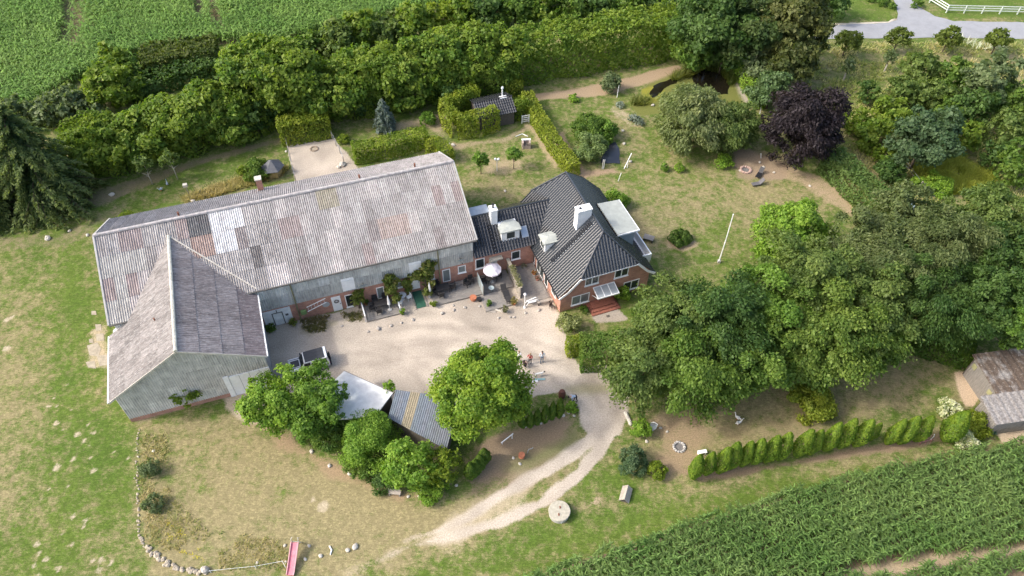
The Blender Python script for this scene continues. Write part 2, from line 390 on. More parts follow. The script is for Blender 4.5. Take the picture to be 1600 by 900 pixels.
setbare(.85*area([(1000, 140), (1030, 132), (1040, 150), (1010, 165)], .3, 1), (.24, .23, .035))
bare = np.clip(bare, 0, 1)
Z = np.zeros(X.shape)
gmat, nt, bs, out = newmat('ground_turf')
vec = coords(nt, 'Object')
ac = N(nt, 'ShaderNodeAttribute', attribute_name='Col'); ad = N(nt, 'ShaderNodeAttribute', attribute_name='dry'); ab = N(nt, 'ShaderNodeAttribute', attribute_name='bare')
nA = noise(nt, vec, 1.1, 10, .76); nB = noise(nt, vec, 6.5, 6, .72); nC = noise(nt, vec, .17, 4, .5); nE = noise(nt, vec, .42, 5, .6); nD = noise(nt, vec, 14, 3, .6)
gr = mixc(nt, remap(nt, nC, .35, .65, 0, 1), (.098, .158, .024), (.138, .190, .033))
gr = mixc(nt, remap(nt, nB, .35, .7, 0, 1), gr, (.066, .112, .018))
dr = mixc(nt, remap(nt, nB, .3, .7, 0, 1), (.335, .280, .150), (.220, .190, .088))
nF = noise(nt, coords(nt, 'Object', (1.0, 3.2, 1)), 2.2, 6, .75)
k = ad.outputs['Fac']
for n_, g_ in ((nE, .85), (math_(nt, 'ADD', remap(nt, nA, .40, .60, -.22, .22), .5), 1.0), (nA, .7), (nB, 1.15), (nD, .9), (nF, .8)): k = math_(nt, 'ADD', k, math_(nt, 'MULTIPLY', math_(nt, 'SUBTRACT', n_, .5), g_))
turf = mixc(nt, remap(nt, k, .22, .80, 0, 1), gr, dr)
vo = N(nt, 'ShaderNodeTexVoronoi'); vo.inputs['Scale'].default_value = 2.6; vo.inputs['Randomness'].default_value = 1.0
wv = N(nt, 'ShaderNodeVectorMath', operation='ADD'); nt.links.new(vec, wv.inputs[0]); nzc = N(nt, 'ShaderNodeTexNoise'); nzc.inputs['Scale'].default_value = 3.0; nt.links.new(vec, nzc.inputs['Vector']); nt.links.new(nzc.outputs['Color'], wv.inputs[1]); nt.links.new(wv.outputs[0], vo.inputs['Vector'])
vd = remap(nt, vo.outputs['Distance'], .05, .65, 1.14, .78)
tv = math_(nt, 'ADD', remap(nt, nD, .25, .75, -.28, .28), remap(nt, nF, .3, .7, .74, 1.26)); gt = N(nt, 'ShaderNodeCombineXYZ'); [nt.links.new(tv, gt.inputs[i]) for i in range(3)]; turf = mixc(nt, 1.0, turf, gt.outputs[0], 'MULTIPLY'); gv = N(nt, 'ShaderNodeCombineXYZ'); [nt.links.new(vd, gv.inputs[i]) for i in range(3)]; turf = mixc(nt, 1.0, turf, gv.outputs[0], 'MULTIPLY')
tone = remap(nt, nB, .3, .7, .74, 1.24); gx3 = N(nt, 'ShaderNodeCombineXYZ'); [nt.links.new(tone, gx3.inputs[i]) for i in range(3)]
bc = mixc(nt, 1.0, ac.outputs['Color'], gx3.outputs[0], 'MULTIPLY')
pb = remap(nt, nD, .25, .75, .66, 1.34); g3 = N(nt, 'ShaderNodeCombineXYZ'); [nt.links.new(pb, g3.inputs[i]) for i in range(3)]
bc = mixc(nt, 1.0, bc, g3.outputs[0], 'MULTIPLY')
kb = math_(nt, 'ADD', ab.outputs['Fac'], math_(nt, 'MULTIPLY', math_(nt, 'SUBTRACT', nA, .5), .75)); kb = math_(nt, 'ADD', kb, math_(nt, 'MULTIPLY', math_(nt, 'SUBTRACT', nB, .5), .8))
fin = mixc(nt, remap(nt, kb, .28, .72, 0, 1), turf, bc)
nt.links.new(fin, bs.inputs['Base Color']); bs.inputs['Roughness'].default_value = .95; bs.inputs['Specular IOR Level'].default_value = .15
bp = N(nt, 'ShaderNodeBump'); bp.inputs['Strength'].default_value = .30; bp.inputs['Distance'].default_value = .08
nt.links.new(nB, bp.inputs['Height']); nt.links.new(bp.outputs[0], bs.inputs['Normal'])
nx, ny = len(gx), len(gy)
ii, jj = np.meshgrid(np.arange(nx-1), np.arange(ny-1)); a = (jj*nx+ii).ravel()
FQ = np.stack([a, a+1, a+nx+1, a+nx], 1)
fc = lambda v: v[FQ].mean(1)
isy = fc(np.maximum(np.maximum(YARD, FRONT), PAD)) > .5
isd = (fc(DRIVE) > .5) & ~isy
ism = (fc(np.maximum(M1, M2)) > .5) & ~isy & ~isd
V3 = np.stack([X, Y, Z], 1)
def ground_piece(name, mask, label):
    F = FQ[mask]; u, inv = np.unique(F, return_inverse=True); F2 = inv.reshape(F.shape)
    me = mesh_arrays(name, V3[u], F2, bcol[u], smooth=True)
    for nm, ar in (('dry', dry), ('bare', bare)):
        at = me.attributes.new(nm, 'FLOAT', 'POINT'); at.data.foreach_set('value', ar[u].astype(np.float32))
    o = link(name, me, None, gmat); return prop(o, label, None, None, 'structure')
ground_piece('lawn', ~(isy | isd | ism), 'patchy green and straw coloured lawn and meadow around the farm')
ground_piece('gravel_yard', isy, 'pale gravel courtyard in front of the long barn')
ground_piece('drive', isd, 'two pale wheel tracks of the gravel drive')
ground_piece('field_soil', ism, 'brown soil under the maize')
# road
asph = pm('asphalt', (.27, .275, .285), .9, .10, .6, .15, dirt=(.30, .29, .28, .55, .4))
def sheet(name, px, mat, z, label, step=1.0, rag=.12, seed=1):
    P = poly_w(px); rg = np.random.RandomState(seed); pts = []
    for i in range(len(P)):
        a = P[i]; b = P[(i+1) % len(P)]; n = max(1, int(np.linalg.norm(b-a)/step))
        for k in range(n): pts.append(a+(b-a)*k/n+(rg.rand(2)-.5)*rag*2)
    mb = MB(); mb.add([(p[0], p[1], z) for p in pts], [tuple(range(len(pts)))])
    o = mb.build(name, mat); return prop(o, label, None, None, 'structure')
sheet('road', [(1281, 40), (1340, 38), (1388, 36), (1402, 31), (1404, 22), (1392, -12), (1380, -60), (1408, -60), (1420, -8), (1440, 14), (1462, 26), (1490, 33), (1600, 35), (1900, 38), (1900, 62), (1700, 61), (1600, 61), (1450, 59), (1290, 61), (1272, 60)],
      asph, .03, 'grey tarmac country road with a side lane forking off', 1.0, .1)
verge = pm('verge_sand', (.50, .44, .34), .95, .2, 2)
sheet('path', [(1290, 37.2), (1340, 35.4), (1388, 33.5), (1401, 28), (1404, 22), (1402, 31), (1388, 36), (1340, 38), (1285, 40)], verge, .02, 'pale sandy verge edging the road', .8, .12, 5)
# water
wmat, nt, bs, out = newmat('pond_water'); bs.inputs['Base Color'].default_value = (.012, .010, .006, 1); bs.inputs['Roughness'].default_value = .12
b_ = N(nt, 'ShaderNodeBump'); b_.inputs['Strength'].default_value = .15; nt.links.new(noise(nt, coords(nt), 3, 3), b_.inputs['Height']); nt.links.new(b_.outputs[0], bs.inputs['Normal'])
sheet('water', [(1080, 116), (1090, 108), (1112, 107), (1130, 115), (1140, 130), (1138, 146), (1100, 150), (1086, 140)], wmat, .05, 'dark water of the garden pond beside the willow', .7, .2, 2)
sheet('water', [(1014, 148), (1022, 134), (1046, 124), (1060, 122), (1058, 130), (1040, 136), (1030, 148), (1018, 154)], wmat, .045, 'shallow reedy arm of the garden pond', .7, .2, 3)
wm2, nt, bs, out = newmat('liner_water'); bs.inputs['Base Color'].default_value = (.045, .047, .055, 1); bs.inputs['Roughness'].default_value = .22
sheet('water', [(938, 250), (950, 228), (962, 222), (968, 232), (968, 256), (940, 255)], wm2, .05, 'small grey lined garden pool beside the shrubs', .6, .08, 4)
# ------------------------------------------------------------------ foliage
leafm, nt, bs, out = newmat('leaf')
at = N(nt, 'ShaderNodeAttribute', attribute_name='Col')
nt.links.new(at.outputs['Color'], bs.inputs['Base Color']); bs.inputs['Roughness'].default_value = .55; bs.inputs['Specular IOR Level'].default_value = .28
tr = N(nt, 'ShaderNodeBsdfTranslucent'); nt.links.new(mixc(nt, 1.0, at.outputs['Color'], (1.15, 1.2, .55), 'MULTIPLY'), tr.inputs['Color'])
mx = N(nt, 'ShaderNodeMixShader'); mx.inputs[0].default_value = .46
nt.links.new(bs.outputs[0], mx.inputs[1]); nt.links.new(tr.outputs[0], mx.inputs[2]); nt.links.new(mx.outputs[0], out.inputs['Surface'])
bark = pm('bark', (.12, .09, .065), .95, .3, 3, .5, stretch=(1, 1, .3))
barkpale = pm('bark_pale', (.42, .38, .32), .9, .25, 3, .3)
NTRI = [0]
def unit(v): return v/(np.linalg.norm(v, axis=1, keepdims=True)+1e-9)
def cards(P, Nn, L, Wd, rs, axis=None):
    """diamond leaf sprays at P facing Nn; returns verts (4n,3), faces"""
    n = len(P); Nn = unit(Nn)
    if axis is None: axis = rs.randn(n, 3)
    t = axis-(axis*Nn).sum(1, keepdims=True)*Nn; t = unit(t); b = np.cross(Nn, t)
    L = np.asarray(L).reshape(-1, 1)*np.ones((n, 1)); Wd = np.asarray(Wd).reshape(-1, 1)*np.ones((n, 1))
    bend = Nn*L*.12
    V = np.stack([P-t*L*.5-bend, P+b*Wd*.5+bend*.4, P+t*L*.5-bend, P-b*Wd*.5+bend*.4], 1).reshape(-1, 3)
    F = np.arange(4*n).reshape(n, 4); NTRI[0] += 2*n
    return V, F
def palette(cols, rs, n, clump=None, var=.18):
    """each spray a shade between the colours of its kind"""
    cols = np.array(cols); k = rs.rand(n) if clump is None else np.clip(clump+rs.randn(n)*.22, 0, 1)
    if len(cols) == 2: c = cols[0]*(1-k[:, None])+cols[1]*k[:, None]
    else:
        k2 = k*(len(cols)-1); i = np.minimum(k2.astype(int), len(cols)-2); f = (k2-i)[:, None]; c = cols[i]*(1-f)+cols[i+1]*f
    return c*(1+(rs.rand(n, 1)-.5)*2*var)
def leafmesh(name, P, Nn, L, Wd, cols, rs, clump=None, axis=None, var=.18):
    V, F = cards(P, Nn, L, Wd, rs, axis); C = np.repeat(palette(cols, rs, len(P), clump, var), 4, 0)
    me = mesh_arrays(name, V, F, C); me.materials.append(leafm); return me
def sph(rs, n):
    d = rs.randn(n, 3); return unit(d)
def crown_data(rx, ry, rz, rs, dens, leaf, ncl=None, csize=.34, zmin=-.7, rough=.18, shape=None, inner=.5, layer=0):
    """clumps spread through an ellipsoid; returns leaf positions, normals, clump tone"""
    R = (rx*ry*rz)**(1/3.)
    if ncl is None: ncl = int((20+R*10)*(.34/csize)**1.2)
    d = sph(rs, ncl*3); d = d[d[:, 2] > zmin][:ncl]; ncl = len(d)
    rad = .58+.26*rs.rand(ncl)+rough*(rs.rand(ncl)-.30)*1.5
    cc = d*rad[:, None]
    if shape: cc = shape(cc)
    cr = csize*R*(.45+.75*rs.rand(ncl))
    cc = cc*np.array([rx, ry, rz])
    area_ = 4*math.pi*cr**2*.62; nl = np.maximum((area_*dens).astype(int), 6)
    idx = np.repeat(np.arange(ncl), nl); n = len(idx)
    dd = sph(rs, n); out_ = unit(cc/np.array([rx, ry, rz])**2+np.array([0, 0, .02]))[idx]
    dd = unit(dd+out_*.7+np.array([0, 0, .2]))
    ax3 = .75+.6*rs.rand(ncl, 3); ax3[:, 2] *= .75
    rr = cr[idx]*(.38+.80*rs.rand(n)**.7)
    P = cc[idx]+dd*ax3[idx]*rr[:, None]+rs.randn(n, 3)*leaf*.25
    Nn = dd*.55+out_*.25+rs.randn(n, 3)*.55+np.array([0, 0, .35])
    if layer:
        ln_ = out_*np.array([1, 1, .35])*rr[:, None]*(rs.rand(n, 1)*1.5-.35)*layer; ln_[:, 2] -= layer*.35*np.linalg.norm(ln_[:, :2], axis=1); P = P+ln_; P[:, 2] -= (dd[:, 2]*ax3[idx][:, 2]*rr)*.45*layer
    tone = np.clip(rs.rand(ncl)[idx]*.8+.2*rs.rand(n), 0, 1)
    q_ = P/np.array([rx, ry, rz]); rr_ = np.linalg.norm(q_, axis=1); pk = np.where(rr_ < .60, .30, np.where(rr_ < .75, .75, 1.0))*np.where(q_[:, 2] < -.25, .5, 1)*np.where((q_[:, 1] > .35) & (q_[:, 2] < .35), .55, 1)
    kp = rs.rand(n) < pk; P = P[kp]; Nn = Nn[kp]; tone = tone[kp]; n = len(P)
    # leaves inside, so that the crown is not hollow
    ni = int(n*.14); di = sph(rs, ni)*np.array([rx, ry, rz])*inner*(.7+.4*rs.rand(ni, 1)); 
    P = np.concatenate([P, di]); Nn = np.concatenate([Nn, di+rs.randn(ni, 3)]); tone = np.concatenate([tone, rs.rand(ni)])
    return P, Nn, tone
def trunk_mb(h, r, rs, spread=1.5, limbs=5, top=None):
    mb = MB(); top = h if top is None else top
    mb.tube([(0, 0, -.05), (.04*h*(rs.rand()-.5), 0, h*.45), (.05*h*(rs.rand()-.5), .05*h*(rs.rand()-.5), top)], [r*1.25, r*.85, r*.3], 7)
    for k in range(limbs):
        a = 2*math.pi*(k+rs.rand())/limbs; z0 = h*(.35+.35*rs.rand()); l = spread*(.6+.5*rs.rand())
        p0 = (0, 0, z0); p1 = (math.cos(a)*l*.5, math.sin(a)*l*.5, z0+l*.45); p2 = (math.cos(a)*l, math.sin(a)*l, z0+l*.75)
        mb.tube([p0, p1, p2], [r*.5, r*.32, r*.12], 5)
    return mb
def tree(px, py, rpx, zc, cols, label, name='tree', cat='tree', group=None, asp=1.0, az=1.0, seed=None, leaf=.36, dens=42, csize=.27, zmin=-.65,
         rough=.34, ncl=None, trunk=True, bk=None, shape=None, droop=0, wl=.62, trunk_r=None, var=.18, crownname='crown', base=None, layer=.35):
    """broadleaf tree whose crown is centred on the surveyed point"""
    seed = int(px*7+py*13) if seed is None else seed; rs = np.random.RandomState(seed % 99991)
    c = G(px, py, zc); R = rpx*MPX(c); rx = R*asp; ry = R; rz = R*az
    rz = min(rz, zc*1.02)
    sc = max(.75, min(1.5, DEP(c)/82))
    lf = leaf*sc; P, Nn, tone = crown_data(rx, ry, rz, rs, dens/sc**2, lf, ncl, csize, zmin, rough, shape, .5, layer)
    P = P+np.array([0, 0, zc]); keep = P[:, 2] > .05; P = P[keep]; Nn = Nn[keep]; tone = tone[keep]
    ax_ = None
    if droop:
        ax_ = P*np.array([1, 1, 0])/max(R, .1)+np.array([0, 0, -droop])+rs.randn(len(P), 3)*.4
    t = thing(name, label, cat, (c[0], c[1], 0), 0, group)
    L = lf*(.5+1.0*rs.rand(len(P)))
    me = leafmesh(crownname, P, Nn, L, L*wl, cols, rs, tone, ax_, var); link(crownname, me, t)
    if trunk:
        tr_ = trunk_r or max(.08, R*.055); trunk_mb(zc, tr_, rs, R*.85, 8, zc*1.15).build('trunk', bk or bark, t, smooth=True)
    return t
def shrub(px, py, rpx, cols, label, name='shrub', cat='shrub', group=None, asp=1.0, az=.85, leaf=.2, dens=95, seed=None, csize=.34, rough=.1, zk=.75, zmin=-.6, wl=.6, var=.18, h=None):
    """low bush standing on the ground: crown only, one mesh of leaves"""
    seed = int(px*5+py*17) if seed is None else seed; rs = np.random.RandomState(seed % 99991)
    m = MPX(G(px, py, 1)); R = rpx*m; rz = R*az; zc = rz*zk; c = G(px, py, zc)
    sc = max(.75, min(1.5, DEP(c)/82)); lf = leaf*sc
    P, Nn, tone = crown_data(R*asp, R, rz, rs, dens/sc**2, lf, None, csize, zmin, rough)
    P[:, 2] += zc; k = P[:, 2] > .02; P = P[k]; Nn = Nn[k]; tone = tone[k]; L = lf*(.5+1.0*rs.rand(len(P)))
    me = leafmesh(name, P, Nn, L, L*wl, cols, rs, tone, None, var); o = link(name, me); o.location = (c[0], c[1], 0)
    return prop(o, label, cat, group)
def path_pts(path, n, rs):
    path = np.array(path, float); seg = np.linalg.norm(np.diff(path, axis=0), axis=1); cum = np.concatenate([[0], np.cumsum(seg)])
    u = rs.rand(n)*cum[-1]; i = np.clip(np.searchsorted(cum, u)-1, 0, len(seg)-1); f = ((u-cum[i])/seg[i])[:, None]
    p = path[i]*(1-f)+path[i+1]*f; d = unit(path[i+1]-path[i]); return p, d, cum[-1]
def hedge(path, w, h, cols, label, name='hedge', cat='hedge', group=None, leaf=.24, dens=70, seed=1, lump=.16, px=True, spray=.55, wl=.62, top=0.0, lumpscale=1.1):
    """clipped hedge along a ground line: leafy top, sides and ends"""
    rs = np.random.RandomState(seed); P2 = np.array([G(*q)[:2] for q in path]) if px else np.array(path, float)
    org = P2.mean(0); sc = max(.75, min(1.5, DEP((*org, 0))/82)); lf = leaf*sc
    length = np.linalg.norm(np.diff(P2, axis=0), axis=1).sum()
    nA = int((length*(2*h+w)+2*w*h)*dens/sc**2)
    p, d, _ = path_pts(P2, nA, rs); nrm = np.stack([-d[:, 1], d[:, 0]], 1)
    q = rs.rand(nA)*(2*h+w); side = np.where(q < h, -1, np.where(q < 2*h, 1, 0)); 
    zz = np.where(side == 0, h, np.where(q < h, q, q-h)); off = np.where(side == 0, (rs.rand(nA)-.5)*w, side*w/2)
    N3 = np.stack([nrm[:, 0]*side, nrm[:, 1]*side, (side == 0)*1.0], 1)
    edge = np.clip((zz-(h-.35*min(w, h)))/(.35*min(w, h)), 0, 1); off = np.where(side != 0, off*(1-.25*edge**2), off)
    endr = rs.rand(nA) < (2*w*h)/((length*(2*h+w))+2*w*h)
    which = rs.rand(nA) < .5; e0 = np.where(which[:, None], P2[0], P2[-1]); dd = np.where(which[:, None], -unit(P2[1:2]-P2[0:1]), unit(P2[-1:]-P2[-2:-1]))
    nn = np.stack([-dd[:, 1], dd[:, 0]], 1); o2 = (rs.rand(nA)-.5)*w; z2 = rs.rand(nA)*h
    XY = np.where(endr[:, None], e0+nn*o2[:, None], p+nrm*off[:, None]); zz = np.where(endr, z2, zz); N3 = np.where(endr[:, None], np.concatenate([dd, np.zeros((nA, 1))], 1), N3)
    lump_ = (fbm(XY[:, 0]+zz*.7, XY[:, 1]+zz*.5, lumpscale, seed+5, 3)-.5)*2*lump*max(1, h*.5)+rs.randn(nA)*lf*.22
    zz = zz*(1+top*(fbm(XY[:, 0], XY[:, 1], 3.5, seed+9, 2)-.5))
    P = np.concatenate([XY-org, zz[:, None]], 1)+N3*lump_[:, None]
    tone = np.clip(fbm(XY[:, 0]+zz, XY[:, 1]-zz, 1.4, seed+3, 3)*2.2-.6, 0, 1)
    Nn = N3*.8+rs.randn(nA, 3)*spray+np.array([0, 0, .3]); P[:, 2] = np.maximum(P[:, 2], .03)
    L = lf*(.7+.6*rs.rand(nA)); me = leafmesh(name, P, Nn, L, L*wl, cols, rs, tone)
    o = link(name, me); o.location = (org[0], org[1], 0); return prop(o, label, cat, group)
def column_mesh(name, h, r, cols, seed, dens=150, leaf=.17, sharp=.8):
    """dense spindle conifer"""
    rs = np.random.RandomState(seed); n = int(2*math.pi*r*h*.75*dens); z = rs.rand(n)**.9
    prof = np.clip((z/.40), 0, 1)**.6*np.clip((1-z)/(.60), 0, 1)**sharp
    a = rs.rand(n)*2*math.pi; rr = r*(prof+.03)*(1+.06*np.sin(a*5+z*9)+.05*rs.randn(n))
    P = np.stack([np.cos(a)*rr, np.sin(a)*rr, z*h+.03], 1); Nn = np.stack([np.cos(a), np.sin(a), .25+z*.4], 1)+rs.randn(n, 3)*.35
    ax_ = np.stack([np.cos(a)*.25, np.sin(a)*.25, np.ones(n)], 1)+rs.randn(n, 3)*.35
    L = leaf*(.8+.7*rs.rand(n)); tone = np.clip(fbm(a*2, z*6, 1.0, seed, 3)*2-.5, 0, 1)
    return leafmesh(name, P, Nn, L*1.25, L*.6, cols, rs, tone, ax_)
def spruce(px, py, h, R, cols, label, name='spruce_tree', group=None, seed=1, step=.55, tipcol=(.24, .30, .10), nb=13):
    """conifer with drooping tiers of branches; px,py is the foot of its trunk"""
    rs = np.random.RandomState(seed); c = G(px, py)
    Ps, Ns, Ax, Tn = [], [], [], []; mb = MB(); mb.tube([(0, 0, -.1), (0, 0, h*.6), (0, 0, h)], [R*.055, R*.035, .03], 7)
    z = h*.07
    while z < h*.985:
        f = 1-z/h; Lb = R*(f**.72)*(.88+.2*rs.rand()); k = max(4, int(nb*(.35+.65*f)))
        for j in range(k):
            a = 2*math.pi*(j+rs.rand()*.8)/k; l = Lb*(.72+.4*rs.rand()); n = int(10+l*34)
            u_ = rs.rand(n)**.75; droop = .34*l*u_*u_*(.6+f)-.10*l*np.sin(u_*math.pi)
            wdt = (.10+.20*l*np.sin(np.clip(u_*1.05, 0, 1)*math.pi)**.8*.62)
            s_ = (rs.rand(n)*2-1)*wdt; ca, sa = math.cos(a), math.sin(a)
            x = u_*l; zz = z-droop-np.abs(s_)*.25-rs.rand(n)*.22+ (u_>.85)*.08
            Ps.append(np.stack([x*ca-s_*sa, x*sa+s_*ca, zz], 1))
            Ns.append(np.stack([np.full(n, ca*.2), np.full(n, sa*.2), np.ones(n)], 1)+rs.randn(n, 3)*.42)
            sg = np.sign(s_); Ax.append(np.stack([ca*.8-sg*sa*.8, sa*.8+sg*ca*.8, np.full(n, -.5)], 1)+rs.randn(n, 3)*.25)
            Tn.append(np.clip((u_-.40)*2.0, 0, 1)+rs.randn(n)*.1)
            if j % 2 == 0 and l > 1: mb.tube([(0, 0, z), (ca*l*.5, sa*l*.5, z-.02*l), (ca*l*.93, sa*l*.93, z-.31*l)], [.05, .035, .012], 4, False)
        z += step*(.75+.5*rs.rand())*(.6+.5*f)
    P = np.concatenate(Ps); tn = np.clip(np.concatenate(Tn), 0, 1); k = P[:, 2] > .05
    P = P[k]; Nn = np.concatenate(Ns)[k]; A_ = np.concatenate(Ax)[k]; tn = tn[k]; L = .42*(.5+1.0*rs.rand(len(P)))
    t = thing(name, label, 'tree', (c[0], c[1], 0), rs.rand()*6, group)
    link('crown', leafmesh('crown', P, Nn, L, L*.36, [cols[0], cols[1], tipcol], rs, tn, A_), t); mb.build('trunk', bark, t, smooth=True); return t
# ------------------------------------------------------------------ colours of the plants
MAPLE = [(.106, .211, .024), (.205, .323, .037), (.297, .396, .045)]
GREEN = [(.096, .198, .029), (.192, .312, .046)]
BRIGHT = [(.161, .289, .033), (.281, .425, .052)]
MID = [(.086, .167, .028), (.167, .253, .041)]
DARK = [(.054, .114, .026), (.110, .186, .041)]
OLIVE = [(.098, .161, .037), (.190, .253, .063)]
OLIVE2 = [(.105, .149, .050), (.193, .231, .086)]
BELT = [(.090, .175, .022), (.185, .275, .036), (.250, .320, .050)]
BELT2 = [(.115, .200, .022), (.230, .305, .042)]
WILLOW = [(.154, .204, .068), (.285, .326, .138)]
GREYG = [(.111, .162, .066), (.207, .259, .119)]
COPPER = [(.030, .023, .028), (.058, .045, .050)]
LIME = [(.132, .207, .020), (.258, .326, .032)]
LIME2 = [(.164, .232, .022), (.301, .345, .043)]
BLUE = [(.156, .222, .177), (.281, .355, .304)]
CYP = [(.110, .204, .018), (.237, .330, .033)]
TEAL = [(.052, .125, .082), (.111, .207, .140)]
LEAFY = [(.149, .278, .036), (.278, .416, .056)]

# ------------------------------------------------------------------ trees of the farmyard
tree(757, 609, 68, 5.6, MAPLE, 'big round yellow-green maple in the middle of the gravel yard', 'maple_tree', leaf=.30, dens=72, csize=.25, rough=.2, zmin=-.75, az=1.02)
tree(431, 620, 43, 3.8, LEAFY, 'leafy tree overhanging the parked white off-roader', 'ash_tree', leaf=.31, dens=62, az=.98, rough=.45)
tree(496, 631, 45, 3.7, GREEN, 'leafy tree between the off-roader and the white shed roof', 'ash_tree', leaf=.31, dens=62, rough=.45)
shrub(522, 676, 30, MID, 'dark shrub at the corner below the white shed roof', asp=1.1)
shrub(489, 672, 26, GREEN, 'small leafy shrub at the west end of the shrub row')
shrub(577, 690, 42, LEAFY, 'big round glossy laurel below the white shed roof', 'laurel_bush', dens=85, az=.95)
shrub(562, 730, 24, MID, 'low ivy covered shrub at the foot of the laurel', az=.6)
shrub(603, 748, 26, DARK, 'dark low shrub between the laurel and the poplar bush', az=.6)
tree(636, 724, 38, 3.0, LEAFY, 'upright leafy bush below the blue-grey shed roof', 'poplar_bush', 'shrub', leaf=.34, az=1.0, rough=.3, trunk_r=.1)
tree(688, 730, 27, 2.6, LIME, 'small yellow-green tree at the low corner of the blue-grey shed', 'small_tree', leaf=.3, az=.9, trunk_r=.09)
shrub(676, 762, 26, BRIGHT, 'bright green shrub at the east end of the shrub row', az=.7)
tree(608, 606, 9, 2.6, BRIGHT, 'tiny sapling between the white and the blue-grey shed roofs', 'sapling', leaf=.3, trunk_r=.04)
tree(286, 610, 21, 1.9, BELT2, 'young elder growing against the corrugated gable of the cross wing', 'young_tree', leaf=.32, rough=.35, trunk_r=.05, zmin=-.9)
shrub(234, 733, 16, GREYG, 'grey-green bush in the dry bed beside the stone edging', rough=.25)
shrub(239, 787, 15, GREYG, 'smaller grey-green bush nearest the bend of the stone edging', rough=.25)
shrub(422, 512, 8, MID, 'small shrub in a tub beside the white barn door', az=1.0)
# trees south-east of the house
SE = 'tall trees in the clump east of the drive'
for a in [(1060, 508, 58, 6.4, OLIVE, 'olive green hornbeam beside the house front', dict(droop=.6, layer=.9)),
          (1006, 580, 50, 5.0, OLIVE, 'hornbeam with branches overhanging the drive', dict(droop=.6, layer=.9)),
          (1085, 570, 62, 5.4, MID, 'broad hornbeam above the bare soil yard', dict(droop=.6, layer=.9)),
          (1118, 500, 62, 7.4, DARK, 'dark hornbeam in the middle of the clump', dict(droop=.5, layer=.9)),
          (1172, 548, 54, 6.0, MID, 'mid green tree above the shaded yard', {}),
          (1197, 480, 56, 7.2, GREEN, 'mid green ash behind the tall beech', {}),
          (1262, 440, 66, 7.8, OLIVE, 'pale olive beech beside the round lime tree', dict(droop=.4, layer=.8)),
          (1292, 515, 66, 6.8, [(.095, .175, .030), (.195, .270, .050)], 'bright beech with layered branches above the lime bush', dict(droop=.5, layer=.9)),
          (1236, 548, 50, 5.2, [(.095, .175, .030), (.195, .270, .050)], 'lower bright beech in front of the layered beech', dict(droop=.5, layer=.9)),
          (1352, 478, 58, 7.4, OLIVE, 'olive beech on the east flank of the clump', dict(droop=.4, layer=.8)),
          (1372, 530, 40, 5.0, MID, 'smaller tree above the dark green hedge', dict(droop=.5, layer=.9)),
          (1345, 385, 48, 6.0, OLIVE2, 'grey olive tree behind the lime tree', {}),
          (1410, 350, 52, 6.0, OLIVE2, 'brownish olive tree at the meadow edge', dict(droop=.5, layer=.9)),
          (1400, 425, 56, 7.4, OLIVE2, 'brownish olive larch in the middle of the eastern clump', dict(droop=.8, wl=.42, layer=.9)),
          (1475, 385, 58, 7.4, OLIVE2, 'broad brownish larch below the meadow', dict(droop=.8, wl=.42, layer=.9)),
          (1448, 470, 60, 7.0, DARK, 'dark drooping conifer above the footpath', dict(droop=1.0, wl=.4, layer=1.0)),
          (1545, 350, 56, 6.4, OLIVE, 'olive green tree at the right edge below the meadow', {}),
          (1580, 410, 52, 7.0, DARK, 'dark round tree at the right edge', {}),
          (1550, 475, 58, 6.6, DARK, 'dark chestnut with rounded leaf clumps above the thatched shed', dict(csize=.2)),
          (1608, 505, 46, 6.0, GREEN, 'chestnut cut by the right edge above the shed', dict(csize=.2))]:
    tree(a[0], a[1], a[2], a[3], a[4], a[5], 'broadleaf_tree', group=SE, leaf=.32, dens=52, zmin=-.75, rough=.42, **a[6])
tree(1236, 366, 54, 3.6, LEAFY, 'round bright green lime tree at the lawn edge', 'lime_tree', leaf=.34, dens=50, rough=.14, az=.95)
shrub(1266, 630, 33, LIME2, 'low bright lime-green bush under the trees', az=.72, leaf=.26)
shrub(1150, 600, 26, BRIGHT, 'light green bush under the hornbeams', az=.9)
shrub(1003, 670, 15, BRIGHT, 'green bush beside the white parasol base under the hornbeam', az=1.2)
shrub(990, 722, 24, [(.065, .124, .052), (.143, .208, .098)], 'round blue-green bush beside the drive', az=.98, csize=.26, dens=120)
shrub(1027, 735, 17, LIME, 'round yellow-green box ball beside the blue-green bush', az=.9, rough=.03, csize=.22, dens=140)
shrub(894, 637, 11, BRIGHT, 'clipped box ball beside the bending gardener', 'box_ball', az=.8, rough=.02, csize=.22, dens=150)
